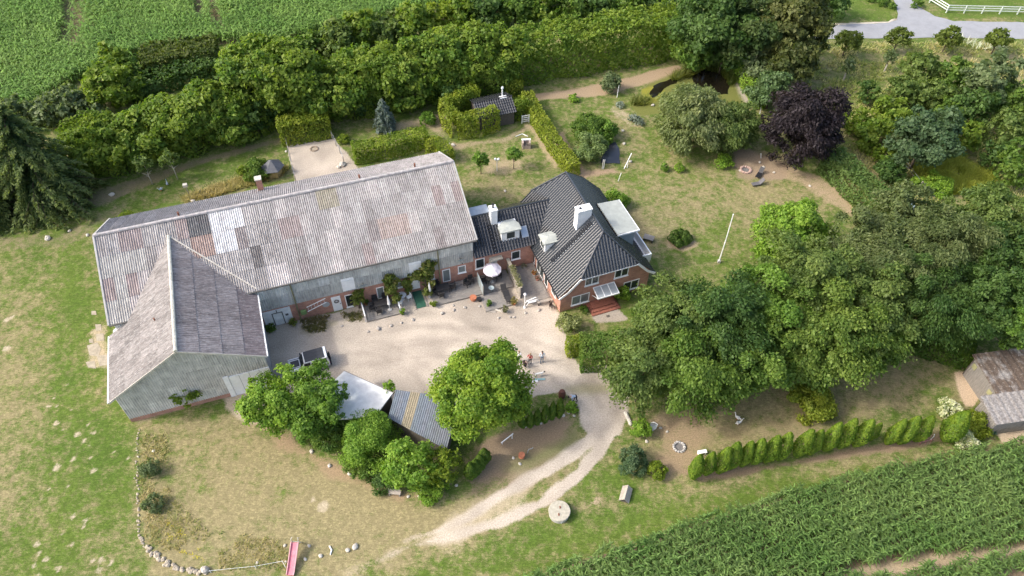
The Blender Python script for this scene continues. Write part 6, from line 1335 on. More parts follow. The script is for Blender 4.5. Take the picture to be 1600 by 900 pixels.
# stone edging of the dry bed
poly = [G(*q)[:2] for q in [(216, 672), (215, 700), (214, 735), (215, 770), (215, 805), (217, 838), (228, 856), (245, 869), (262, 880), (280, 887), (300, 891), (322, 893)]]
org = poly[6]; mb = MB(); rg = random.Random(9)
for i in range(len(poly)-1):
    a, b = poly[i], poly[i+1]; L_ = np.linalg.norm(b-a); n = int(L_/.22)
    for k in range(n):
        p = a+(b-a)*(k+rg.random())/n; r_ = .055+.065*rg.random()+(.09 if i >= 6 else 0); 
        for rep in range(2 if i >= 5 else 1): mb.rock((p[0]-org[0]+rg.gauss(0, .07 if i < 6 else .16), p[1]-org[1]+rg.gauss(0, .07 if i < 6 else .14), r_*.35), r_*1.1, r_, r_*.8, rg, 6)
c = thing('stone_edging', 'row of small pale field stones bordering the dry bed', 'stone edging', (org[0], org[1], 0)); o = mb.build('stones', pm('edging_stone', (.38, .325, .245), .9, .25, 2.5, .3), c); o['kind'] = 'stuff'
mb = MB(); mb.rock((0, 0, .15), .38, .32, .3, random.Random(3), 8); one('boulder', mb, stone, 'grey boulder closing the stone edging', 'stone', G(321, 892))
# flagstones west of the cross wing
FS = 'irregular flagstones beside the cross wing'
for k, (px, py, pts) in enumerate([(150, 545, [(-14, -5), (2, -10), (8, 0), (4, 12), (-10, 10)]), (160, 562, [(-9, -6), (9, -8), (9, 8), (-4, 10)]), (146, 570, [(-12, -4), (2, -6), (4, 6), (-8, 4)]), (157, 527, [(-7, -5), (5, -6), (6, 5), (-6, 6)]), (154, 512, [(-5, -5), (4, -5), (5, 4), (-4, 5)]), (147, 489, [(-4, -3), (3, -3), (4, 3), (-4, 3)]), (143, 533, [(-4, -3), (2, -3), (3, 3), (-3, 3)])]):
    c = G(px, py); mb = MB(); mb.prism([tuple((G(px+a, py+b)-c)[:2]) for a, b in pts][::-1], -.02, .02+.003*k); one('flagstone', mb, pm('flag', (.33, .29, .215), .9, .25, 3, .3), 'pale irregular flagstone beside the cross wing, %s from the north' % ['fifth', 'sixth', 'last', 'third', 'second', 'first', 'fourth'][k], 'flagstone', c, 0, FS)
# ------------------------------------------------------------------ small buildings
def quadsheets(t, off, P0, P1, P2, P3, n, name, colfn, mat, amp=.022, pitch=.2):
    """roof of n corrugated sheets side by side; P0-P1 upper edge, P3-P2 lower edge"""
    P0, P1, P2, P3 = (np.array(p, float) for p in (P0, P1, P2, P3)); rg = random.Random(n)
    for k in range(n):
        a0, a1 = k/n, (k+1)/n+.004; m = max(4, int(np.linalg.norm(P1-P0)/n/pitch*4)); vs, fs = [], []
        for i in range(m+1):
            f = a0+(a1-a0)*i/m; h = amp*math.sin(f*np.linalg.norm(P1-P0)/pitch*6.283)+.004*(k % 2)
            a = P0+(P1-P0)*f; b = P3+(P2-P3)*f; vs += [tuple(b+[0, 0, h]-np.array(off)), tuple(a+[0, 0, h]-np.array(off))]
        for i in range(m): fs.append((2*i, 2*i+2, 2*i+3, 2*i+1))
        me = bpy.data.meshes.new(name); me.from_pydata(vs, [], fs); me.update(); me.materials.append(mat); o = link(name, me, t); o.color = (*colfn(k, rg), 1)
O_ = W(0, 41); t = thing('shed', 'flat white roofed shed at the edge of the gravel yard', 'shed', O_, FARM); off = (0, 41, 0)
pg = [(-1.23, 43.55), (2.61, 39.7), (.5, 37.73), (-2.62, 38.49), (-4.6, 41.2)][::-1]; ctr = np.mean(pg, 0); ins = [tuple(ctr+(np.array(p)-ctr)*.93) for p in pg]
mb = MB(); mb.prism(ins, 0, 2.42); mb.build('wall', woodd, t, off); mb = MB(); mb.prism(pg, 2.46, 2.62); mb.build('roof', pm('white_membrane', (.60, .595, .575), .9, .10, 3.0, .1, spec=.1, dirt=(.44, .43, .41, .56, .4)), t, off)
mb = MB(); mb.bar((-1.23, 43.6, 2.5), (2.65, 39.7, 2.5), .1, .22); mb.build('fascia', woodg, t, off)
t = thing('shed', 'shed with blue-grey corrugated roof and one yellowed strip', 'shed', W(4, 37), FARM); off = (4, 37, 0)
Q0, Q1, Q2, Q3 = (2.93, 39.75, 2.9), (8.3, 37.0, 2.9), (5.75, 32.6, 2.35), (1.6, 37.4, 2.35)
quadsheets(t, off, Q0, Q1, Q2, Q3, 13, 'roof_sheet', lambda k, rg: (.25, .21, .135) if k in (3, 4) else tuple(q*(.97+.06*rg.random()) for q in ((.130, .152, .178) if k < 8 else (.125, .140, .160))), pm('blue_sheet', (1, 1, 1), .6, .22, 2.5, .1, objcol=True, dirt=(.27, .25, .20, .58, .45)))
pg = [(2.95, 39.5), (1.75, 37.35), (5.7, 32.8), (8.0, 37.0)]; mb = MB(); mb.prism(pg, 0, 2.27); mb.build('wall', woodd, t, off)
# mossy sheds at the right edge
mossm, nt, bs, out = newmat('mossy_roof'); vec = coords(nt); s1 = noise(nt, vec, .55, 5, .6); s2 = noise(nt, vec, 6, 6, .7)
c_ = mixc(nt, remap(nt, s2, .4, .62, 0, 1), (.085, .060, .043), (.125, .092, .068)); c_ = mixc(nt, remap(nt, s2, .60, .70, 0, 1), c_, (.48, .46, .43))
at_ = N(nt, 'ShaderNodeObjectInfo'); c_ = mixc(nt, math_(nt, 'ADD', remap(nt, s1, .48, .60, 0, 1), math_(nt, 'SUBTRACT', 1.0, at_.outputs['Alpha']), clamp=True), c_, mixc(nt, remap(nt, s2, .40, .65, 0, 1), (.17, .15, .135), (.36, .34, .315)))
nt.links.new(c_, bs.inputs['Base Color']); bs.inputs['Roughness'].default_value = .95; bp = N(nt, 'ShaderNodeBump'); bp.inputs['Strength'].default_value = .6; nt.links.new(s2, bp.inputs['Height']); nt.links.new(bp.outputs[0], bs.inputs['Normal'])
ang = math.radians(10)
def mossy(label, cx, cy, l, w, h0, h1, win=()):
    t = thing('shed', label, 'shed', (cx, cy, 0), ang, 'mossy timber sheds'); mb = MB(); n = 26
    vs, fs = [], []
    for i in range(n+1):
        for j in range(9):
            y = -w/2+w*j/8; z = h0+(h1-h0)*j/8; vs.append((-l/2+l*i/n, y, z+.03*math.sin(i*2.4)+(.02 if j % 2 else 0)))
    for i in range(n):
        for j in range(8): a = i*9+j; fs.append((a, a+9, a+10, a+1))
    b = MB(); b.add(vs, fs); b.add([(-l/2, -w/2, h0-.16), (l/2, -w/2, h0-.16), (l/2, -w/2, h0+.02), (-l/2, -w/2, h0+.02)], [(0, 1, 2, 3)]); b.add([(-l/2, w/2, h1-.16), (-l/2, -w/2, h0-.16), (-l/2, -w/2, h0+.02), (-l/2, w/2, h1+.02)], [(0, 1, 2, 3)]); b.build('roof', mossm, t).color = (1, 1, 1, 1 if h0 > 2.5 else .1)
    mb.box(-l/2+.25, -w/2+.25, 0, l/2-.2, w/2-.25, h0-.12); mb.build('wall', woodd, t)
    k = 0; y = -w/2+.25
    while y < w/2-.4: b = MB(); b.box(-l/2+.19, y, 0, -l/2+.24, y+.21, h0-.13-.02*(k % 3)); b.build('board', woodg, t); y += .235; k += 1
    x = -l/2+.25
    while x < l/2-.5: b = MB(); b.box(x, -w/2+.19, 0, x+.21, -w/2+.24, h0-.13-.02*(k % 3)); b.build('board', woodg, t); x += .235; k += 1
    for (y0, z0) in win: b = MB(); b.box(-l/2+.15, y0, z0, -l/2+.20, y0+.5, z0+.6); b.build('window', pm('dusty_pane', (.32, .31, .16), .4, .2, 3), t)
mossy('mossy brown roofed timber shed at the right edge', 48.6, 42.1, 6.6, 4.4, 2.7, 3.0, [(-1.7, 1.4), (1.1, 1.7)]); mossy('lower grey roofed timber shed in front of the mossy one', 47.6, 38.2, 6.8, 2.9, 2.35, 2.75)
# tiled garden shed
t = thing('garden_shed', 'small garden shed with black tiled roof inside the clipped hedges', 'shed', W(25.4, 80), FARM); off = (25.4, 80, 0)
tiles(t, off, (22.7, 77.9, 2.0), (1, 0, 0), (0, 2.3, 1.0), 5.4, 2.5, course=.4, pitch=.32); tiles(t, off, (28.1, 82.5, 2.0), (-1, 0, 0), (0, -2.3, 1.0), 5.4, 2.5, course=.4, pitch=.32)
mb = MB(); mb.box(23.0, 78.25, 0, 27.8, 82.1, 2.05); mb.build('wall', woodd, t, off); mb = MB(); mb.bar((22.65, 80.2, 3.06), (28.15, 80.2, 3.06), .2, .1); mb.build('ridge', black, t, off)
mb = MB(); mb.tube([(26.9, 80.6, 2.9), (26.9, 80.6, 4.2)], [.09, .09], 9); mb.tube([(26.9, 80.6, 4.2), (26.9, 80.6, 4.4)], [.2, .12], 9); mb.box(26.4, 80.0, 2.98, 27.4, 80.5, 3.1); mb.build('flue', whitew, t, off)
# slate roofed hut
c0 = G(429, 272); t = thing('garden_pavilion', 'small hexagonal slate roofed hut beside the gravel pad', 'hut', c0, .2); slate = pm('slate', (.10, .105, .115), .7, .2, 3, .2)
mb = MB(); mb.lathe([(1.0, 0), (1.0, 1.35)], 6); mb.build('wall', pm('ochre_board', (.36, .28, .13), .8, .2, 3), t)
for k in range(6):
    a, b = math.pi/3*k, math.pi/3*(k+1); mb = MB(); mb.add([(1.45*math.cos(a), 1.45*math.sin(a), 1.25), (1.45*math.cos(b), 1.45*math.sin(b), 1.25), (.0, 0, 2.3), (1.45*math.cos(a), 1.45*math.sin(a), 1.18), (1.45*math.cos(b), 1.45*math.sin(b), 1.18)], [(0, 1, 2), (3, 4, 1, 0)]); mb.build('roof_panel', slate, t)
# fences
def post_fence(pxs, h, label, rails, mat, pm_mat=None, post=.07, name='fence', spacing=None, wire=False, group=None):
    P = [np.array(G(*q)) for q in pxs]; t = thing(name, label, 'fence', P[0], 0, group); o0 = P[0]
    pts = []
    for a, b in zip(P[:-1], P[1:]):
        L_ = np.linalg.norm(b-a); n = max(1, int(round(L_/(spacing or L_)))); pts += [a+(b-a)*k/n for k in range(n)]
    pts.append(P[-1])
    for p in pts: mb = MB(); q = p-o0; mb.box(q[0]-post, q[1]-post, 0, q[0]+post, q[1]+post, h); mb.build('post', pm_mat or mat, t)
    for a, b in zip(pts[:-1], pts[1:]):
        for z in rails: mb = MB(); mb.bar(a-o0+[0, 0, z], b-o0+[0, 0, z], .02 if wire else .05, .02 if wire else .14); mb.build('wire' if wire else 'rail', mat, t)
    return t
post_fence([(1436, -14), (1452, 4), (1478, 20), (1700, 25)], 1.35, 'white three rail paddock fence along the road', (.5, .9, 1.28), pm('fence_white', (.62, .66, .60), .7, .1, 2), spacing=2.7)
post_fence([(449, 228), (455, 252), (463, 285)], 1.2, 'thin wire fence on the west side of the gravel pad', (.4, .8, 1.15), lead, woodn, .05, spacing=2.0, wire=True, group='wire fences of the gravel pad'); post_fence([(519, 216), (532, 240), (538, 256)], 1.2, 'thin wire fence on the east side of the gravel pad', (.4, .8, 1.15), lead, woodn, .05, spacing=2.0, wire=True, group='wire fences of the gravel pad')
post_fence([(1360, 230), (1405, 252), (1436, 294), (1470, 306)], 1.1, 'old wooden posts with wire before the marsh', (.5, .95), lead, woodn, .08, spacing=6, wire=True); post_fence([(330, 895), (400, 888), (443, 880), (447, 888)], .5, 'low wire fence at the end of the stone edging', (.45,), whitew, whitew, .02, spacing=3, wire=True)
c = thing('garden_gate', 'small white garden gate beside the straight hedge', 'gate', G(821, 192), .3)
for x in (-.5, .5): mb = MB(); mb.box(x-.05, -.05, 0, x+.05, .05, 1.25); mb.build('post', white, c)
for z in (.2, .5, .8, 1.1): mb = MB(); mb.box(-.45, -.02, z, .45, .02, z+.12); mb.build('rail', white, c)
# ------------------------------------------------------------------ garden things
c = thing('flagpole', 'tall white flagpole on the garden lawn', 'flagpole', G(1123, 410)); mb = MB(); mb.tube([(0, 0, 0), (0, 0, 3.6), (-.08, .05, 7.35)], [.075, .06, .04], 10); mb.build('pole', white, c); mb = MB(); mb.lathe([(.05, 7.33), (.07, 7.4), (.03, 7.46)], 8, (-.08, .05, 0)); mb.build('finial', white, c); mb = MB(); mb.box(-.15, -.15, 0, .15, .15, .35); mb.build('foot', conc, c)
c = thing('lamp_post', 'white two globe lamp post between the ball trees', 'lamp post', G(776.5, 267)); mb = MB(); mb.tube([(0, 0, 0), (0, 0, 1.75)], [.05, .04], 8); mb.bar((-.22, 0, 1.7), (.22, 0, 1.7), .05); mb.build('post', white, c)
for x in (-.2, .2): mb = MB(); mb.lathe([(.03, -.16), (.14, -.09), (.17, 0), (.14, .1), (.03, .16)], 10, (x, 0, 1.88)); mb.build('globe', white, c, smooth=True)
c = thing('brick_barbecue', 'small open brick barbecue on the rear lawn', 'barbecue', G(822, 230), .1); wb = pm('pale_brick', (.36, .29, .25), .9, .25, 4, .2)
for b in ((-.55, -.4, 0, -.35, .4, 1.0), (.35, -.4, 0, .55, .4, 1.0), (-.35, .2, 0, .35, .4, .9), (-.35, -.38, 0, .35, .2, .5)): mb = MB(); mb.box(*b); mb.build('wall', wb, c)
mb = MB(); mb.box(-.34, -.36, .62, .34, .19, .66); mb.build('grill', woodd, c); mb = MB(); mb.box(-.6, .15, .98, .6, .45, 1.06); mb.build('cap', whitew, c)
mb = MB(); mb.bar((-.8, 0, .05), (.1, .6, .05), .07); mb.bar((.1, .6, .05), (.8, .1, .05), .07); one('timber_frame', mb, whitew, 'angled pale timber lying on the rear lawn', 'timber', G(815, 214), 0)
for px, py, h, tl, lb in [(941, 264, 1.5, 0, 'white post pair left of the garden pool'), (943, 264, 1.5, .03, 'second white post left of the garden pool'), (980, 262, 1.3, 0, 'white post right of the garden pool'), (966, 283, 1.3, .2, 'leaning white post below the garden pool'), (964, 152, 1.9, .05, 'pale post beside the pond shrub'), (1187, 178, 1.4, -.1, 'pale post beside the copper beech'), (1189, 247, .8, -.2, 'short pale stake below the copper beech')]:
    mb = MB(); mb.tube([(0, 0, 0), (tl*.5, 0, h*.5), (tl, 0, h)], [.05, .045, .04], 7); one('garden_post', mb, white, lb, 'post', G(px, py), 0, 'pale posts in the garden')
mb = MB(); mb.bar((0, 0, .05), (1.0, 1.9, 1.0), .08); one('garden_post', mb, white, 'white pole leaning by the garden pool', 'post', G(975, 264), 0, 'pale posts in the garden')
mb = MB(); mb.lathe([(.17, 0), (.19, .35), (.15, .36)], 10); 
c = thing('tree_pillar', 'bird house on a thin post behind the barn', 'bird house', G(296, 306), .3); mb = MB(); mb.bar((0, 0, 0), (0, 0, 1.5), .07); mb.build('post', woodn, c); mb = MB(); mb.box(-.25, -.2, 1.5, .25, .2, 1.85); mb.build('box', palest, c)
def ring(px, py, R, h, w, mat, label, n=14, name='fire_ring', inner=None, group=None):
    c = thing(name, label, 'fire ring', G(px, py), 0, group); rg = random.Random(int(px))
    for k in range(n): a = 2*math.pi*k/n; mb = MB(); mb.rock((R*math.cos(a), R*math.sin(a), h*.4), w, w*.8, h*.7, rg, 6); mb.build('stone', mat, c)
    mb = MB(); mb.lathe([(R*.85, .0), (R*.8, .03), (.1, .04)], 14); mb.build('ashes', inner or pm('ash', (.16, .15, .14), .95, .3, 5), c)
ring(1061, 699, .50, .22, .16, conc, 'grey stone fire ring on the bare yard beside the cypresses'); ring(1165, 266, .62, .24, .2, pm('pink_stone', (.40, .28, .23), .9, .2, 4), 'reddish stone fire ring on the lawn below the willow'); ring(491, 233, .45, .14, .14, pm('brown_stone', (.28, .22, .16), .9, .2, 4), 'brown stone ring on the gravel pad', inner=pm('pad_sand', (.36, .30, .22), .95))
for px, py, rz, lb, mt in [(1183, 289, .3, 'grey reclining lounge chair on the lawn', pm('grey_cloth', (.12, .115, .12), .8, .2, 4)), (1186, 274, 1.0, 'black reclining chair beside the fire ring', black)]:
    c = thing('lounge_chair', lb, 'lounger', G(px, py), rz, 'lounge chairs by the fire ring'); mb = MB(); mb.bar((-.8, 0, .3), (.25, 0, .25), .55, .06); mb.build('seat', mt, c); mb = MB(); mb.bar((.25, 0, .27), (.75, 0, .85), .55, .06); mb.build('backrest', mt, c)
    for x in (-.6, .2):
        for y in (-.22, .22): mb = MB(); mb.bar((x, y, 0), (x, y, .27), .04); mb.build('leg', black, c)
mb = MB(); mb.box(-.3, -.25, 0, .3, .25, .55); mb.box(-.34, -.29, .55, .34, .29, .62); one('grey_bin', mb, pm('bin_grey', (.15, .17, .20), .6, .15, 3), 'grey box in the shade between willow and copper beech', 'box', G(1159, 230), .2)
c = thing('garden_table', 'weathered wooden bench table beside the house extension', 'table', G(1013, 375), -.4)
for k in range(5): mb = MB(); mb.box(-.6, -.4+k*.165, .42, .6, -.4+k*.165+.15, .47); mb.build('slat', woodg, c)
for x in (-.5, .5): mb = MB(); mb.box(x-.05, -.38, 0, x+.05, .38, .42); mb.build('leg', woodd, c)
mb = MB(); mb.lathe([(.42, 0), (.45, .5), (.42, 1.0), (.38, 1.04)], 14); one('water_butt', mb, pm('pale_blue_plastic', (.33, .42, .40), .5, .15, 2), 'pale blue water butt half hidden in the meadow bushes', 'water butt', G(1419, 330))
# concrete well lid
c = thing('well_cover', 'round concrete well cover standing above the grass', 'well cover', G(873.5, 803)); mb = MB(); mb.lathe([(.88, 0), (.90, .55)], 24); mb.build('ring', conc, c); mb = MB(); mb.lathe([(.94, .552), (.96, .62), (.92, .68), (.3, .69)], 24); mb.build('lid', pm('lichen_lid', (.40, .37, .29), .9, .22, 3, .2, dirt=(.25, .24, .2, .56, .5)), c)
for a in (-.35, .3): mb = MB(); mb.box(-.06+a*.2, a-.12, .69, .06+a*.2, a+.1, .73); mb.build('handle', rust, c)
mb = MB(); mb.tube([(0, 0, 0), (0, 0, .35)], [.02, .02], 5); mb.bar((-.15, 0, .3), (.15, 0, .35), .05); one('marker', mb, whitew, 'small pale marker below the well cover', 'marker', G(877, 818))
c = thing('covered_planter', 'little weathered ridge roofed wood box on the grass', 'well house', G(977, 775), 1.25)
mb = MB(); mb.box(-.6, -.28, 0, .6, .28, .3); mb.build('body', woodd, c)
for sg in (-1, 1): mb = MB(); mb.add([(-.72, sg*.46, .22), (.72, sg*.46, .22), (.72, 0, .72), (-.72, 0, .72), (-.72, sg*.46, .28), (.72, sg*.46, .28), (.72, 0, .78), (-.72, 0, .78)], [(0, 1, 2, 3), (7, 6, 5, 4), (0, 4, 5, 1), (1, 5, 6, 2), (3, 2, 6, 7), (0, 3, 7, 4)]); mb.build('roof_board', woodn, c)
# pink slide
c = thing('slide', 'faded pink plastic slide standing in the dry grass', 'slide', G(459, 878), -.03); pink = pm('faded_pink', (.60, .165, .205), .5, .12, 1.5, dirt=(.66, .38, .40, .52, .6))
top_, bot = (0, 1.25, .95), (0, -1.15, .12); mb = MB(); mb.bar(top_, (0, -.75, .20), .56, .05); mb.bar((0, -.75, .20), bot, .56, .05); mb.build('chute', pink, c)
for x in (-.3, .3): mb = MB(); mb.bar((x, 1.25, 1.02), (x, -.75, .28), .06, .18); mb.bar((x, -.75, .28), (x, -1.15, .18), .06, .16); mb.build('side_rail', pm('slide_rim', (.62, .33, .34), .5, .1, 2), c)
for x in (-.3, .3): mb = MB(); mb.tube([(x, 1.3, .85), (x, 1.38, 1.3), (x*.8, 1.5, 1.38), (x, 1.62, 1.1)], [.035]*4, 6); mb.build('handrail', palest, c)
for z in (.25, .55, .82): mb = MB(); mb.bar((-.28, 1.65-z*.35, z), (.28, 1.65-z*.35, z), .06); mb.build('rung', palest, c)
for x in (-.28, .28): mb = MB(); mb.bar((x, 1.7, 0), (x, 1.3, 1.0), .05); mb.build('leg', palest, c)
mb = MB(); mb.tube([(-.15, .4, .08), (.1, .05, .1), (.05, -.35, .06)], [.06, .06, .05], 7); one('pipe', mb, white, 'bent white plastic pipe lying in the dry grass', 'pipe', G(516.5, 861))
c = thing('grey_bench', 'small grey wooden bench at the end of the shrub row', 'bench', G(617, 773), -.1); mb = MB(); mb.box(-.55, -.15, .36, .55, .15, .42); mb.build('seat', woodn, c); mb = MB(); mb.box(-.55, .13, .42, .55, .17, .75); mb.build('backrest', woodn, c)
for x in (-.45, .45): mb = MB(); mb.box(x-.05, -.13, 0, x+.05, .13, .36); mb.build('leg', woodg, c)
mb = MB(); mb.box(-.3, -.02, .2, .3, .02, .85); mb.box(-.25, -.03, 0, -.19, .03, .2); mb.box(.19, -.03, 0, .25, .03, .2); o = one('grey_board', mb, lead, 'grey board leaning in the yellowish shrub', 'board', G(659, 772), -.5)
mb = MB(); mb.tube([(0, 0, .35), (1.1, .75, .8)], [.055, .055], 7); mb.tube([(.1, .07, 0), (.1, .07, .4)], [.04, .04], 6); mb.tube([(1.0, .68, 0), (1.0, .68, .75)], [.04, .04], 6); one('white_rail', mb, white, 'white slanting rail below the maple', 'rail', G(783, 695))
mb = MB(); mb.lathe([(.15, 0), (.30, .25), (.26, .5), (.30, .56)], 12); one('clay_pot', mb, terra, 'round orange clay pot on the bare bank', 'pot', G(815, 715)); mb = MB(); mb.tube([(0, 0, 0), (.1, .2, .35), (.35, .3, .3), (.5, .25, .6)], [.03]*4, 6); one('metal_bird', mb, lead, 'thin grey metal ornament beside the clay pot', 'ornament', G(824, 708))
mb = MB(); mb.lathe([(.24, 0), (.34, .35), (.36, .75), (.26, 1.1), (.2, 1.12)], 14); one('rusty_urn', mb, pm('rust_brown', (.115, .042, .026), .8, .3, 4, .3), 'tall rusty brown barrel beside the bending gardener', 'barrel', G(877.5, 621))
# pale path wall stones, red pot, dish under the hornbeams
mb = MB(); rg = random.Random(4)
a, b = G(977, 646), G(985, 664)
for k in range(9): p = a+(b-a)*k/8-a; mb.rock((p[0], p[1], .14), .2, .17, .17, rg, 7)
c = thing('stone_edging', 'short row of pale stones beside the drive under the hornbeam', 'stone edging', a); o = mb.build('stones', palest, c); o['kind'] = 'stuff'
c = thing('folded_parasol', 'grey white shield shaped cover leaning beside a bush under the hornbeam', 'cover', G(1019, 671), -.3); mb = MB(); mb.add([(-.32, 0, .95), (.0, .0, 1.1), (.36, .05, .9), (.33, -.12, .5), (0, -.28, 0), (-.28, -.12, .45), (0, .08, .6)], [(0, 5, 6), (5, 4, 6), (4, 3, 6), (3, 2, 6), (2, 1, 6), (1, 0, 6)]); mb.build('cover', pm('grey_cover', (.44, .46, .48), .5, .1, 2), c); mb = MB(); mb.tube([(-.3, .1, .9), (0, .12, 1.12), (.38, .1, .92)], [.04]*3, 6); mb.build('rim', white, c)
c = thing('white_bench', 'little white bench behind the first cypress', 'bench', G(1096, 709), .2); mb = MB(); mb.box(-.42, -.17, .36, .42, .17, .43); mb.build('seat', white, c)
for x in (-.32, .32): mb = MB(); mb.box(x-.05, -.15, 0, x+.05, .15, .36); mb.build('leg', white, c)
c = thing('iron_bench', 'reddish iron garden frame between the cypresses', 'bench', G(1443, 690), .25); im = pm('pink_iron', (.36, .16, .15), .6, .2, 3)
for y in (-.2, .2):
    for x in (-.6, 0, .6): mb = MB(); mb.bar((x, y, 0), (x, y, .5), .05); mb.build('leg', im, c)
    mb = MB(); mb.bar((-.7, y, .5), (.7, y, .5), .05); mb.build('rail', im, c)
mb = MB(); mb.tube([(.7, 0, 0), (.78, 0, .7), (.6, 0, 1.1)], [.035]*3, 6); mb.build('arch', whitew, c)
# ------------------------------------------------------------------ white off-roader
c0 = G(485, 573); car = thing('off_road_car', 'white boxy off-roader with black bonnet and roof panel parked at the shed', 'car', c0, FARM+math.radians(180)+.03); car.scale = (.86, .88, .92)
cw = pm('car_white', (.76, .76, .75), .28, .03, 1); cg = pm('car_glass', (.02, .024, .028), .06, .1, 1); ty = pm('tyre', (.02, .02, .02), .85, .2, 6); cb = pm('car_black', (.030, .032, .036), .5, .15, 2)
def carbox(name, pts_lo, pts_hi, mat, par=car, bev=.04):
    mb = MB(); mb.add(list(pts_lo)+list(pts_hi), [(3, 2, 1, 0), (4, 5, 6, 7), (0, 1, 5, 4), (1, 2, 6, 5), (2, 3, 7, 6), (3, 0, 4, 7)]); return mb.build(name, mat, par, bevel=bev)
def rect(x0, x1, y, z, dx0=0, dx1=0, dy=0): return [(x0+dx0, -y+dy, z), (x1-dx1, -y+dy, z), (x1-dx1, y-dy, z), (x0+dx0, y-dy, z)]
body = carbox('body', rect(-2.25, 2.25, .93, .42), rect(-2.25, 2.25, .93, 1.12), cw, bev=.06)
hood = carbox('hood', rect(.95, 2.2, .86, 1.10), rect(.95, 2.15, .82, 1.20), cw); carbox('hood_panel', rect(1.05, 2.0, .46, 1.195), rect(1.05, 2.0, .46, 1.225), cb, hood, .01)
for y in (-.6, .6): mb = MB(); mb.bar((.95, y, 1.23), (2.1, y, 1.23), .05, .04); mb.build('bonnet_rail', cb, hood)
cab = carbox('cabin', rect(-2.22, .95, .90, 1.10), rect(-2.15, .45, .80, 1.88), cw); carbox('roof_panel', rect(-1.85, .38, .74, 1.86), rect(-1.85, .36, .74, 1.93), cb, cab, .01)
for k in range(1, 3): mb = MB(); mb.box(-1.84, -.74+k*.49-.015, 1.93, .35, -.74+k*.49+.015, 1.945); mb.build('roof_rib', black, cab)
def quad(name, q, par): mb = MB(); mb.add(q, [(0, 1, 2, 3)]); return mb.build(name, cg, par)
quad('windscreen', [(.965, -.80, 1.16), (.965, .80, 1.16), (.52, .72, 1.80), (.52, -.72, 1.80)], cab); quad('rear_window', [(-2.235, .65, 1.25), (-2.235, -.65, 1.25), (-2.175, -.62, 1.75), (-2.175, .62, 1.75)], cab)
for sg in (-1, 1):
    for x0_, x1_ in ((-2.0, -1.2), (-1.1, -.25), (-.15, .65)):
        q = [(x0_, sg*.905, 1.18), (x1_, sg*.905, 1.18), (x1_-.12, sg*.832, 1.76), (x0_, sg*.832, 1.76)]; quad('side_window', q if sg < 0 else q[::-1], cab)
    for x in (-1.45, 1.45):
        w_ = MB(); b = len(w_.v); w_.tube([(x, sg*.70, .40), (x, sg*.97, .40)], [.40, .40], 18); wh = w_.build('wheel', ty, car); r_ = MB(); r_.tube([(x, sg*.965, .40), (x, sg*.985, .40)], [.24, .20], 12); r_.build('rim', lead, wh)
        a_ = MB(); a_.tube([(x-.5, sg*.95, .5), (x-.35, sg*.95, .86), (x+.35, sg*.95, .86), (x+.5, sg*.95, .5)], [.05]*4, 6); a_.build('wheel_arch', cb, car)
    h_ = MB(); h_.tube([(2.24, sg*.66, .86), (2.28, sg*.66, .86)], [.14, .14], 12); h_.build('headlight', pm('lamp_glass', (.6, .62, .62), .1, .05, 1), car); l_ = MB(); l_.box(-2.28, sg*.80-.06, .75, -2.24, sg*.80+.06, 1.0); l_.build('tail_light', pm('red_lamp', (.35, .02, .02), .3, .1, 1), car)
    m_ = MB(); m_.box(.68, sg*1.04-.10, 1.18, .82, sg*1.04+.10, 1.42); m_.build('mirror', cb, car)
for x, nm in ((2.33, 'front_bumper'), (-2.36, 'rear_bumper')): mb = MB(); mb.box(x-.09, -.92, .42, x+.09, .92, .64); mb.build(nm, cb, car, bevel=.02)
mb = MB(); mb.box(2.24, -.5, .68, 2.275, .5, 1.0); mb.build('grille', cb, car); mb = MB(); mb.tube([(-2.25, .1, 1.08), (-2.48, .1, 1.08)], [.38, .38], 18); mb.build('spare_wheel', ty, car)
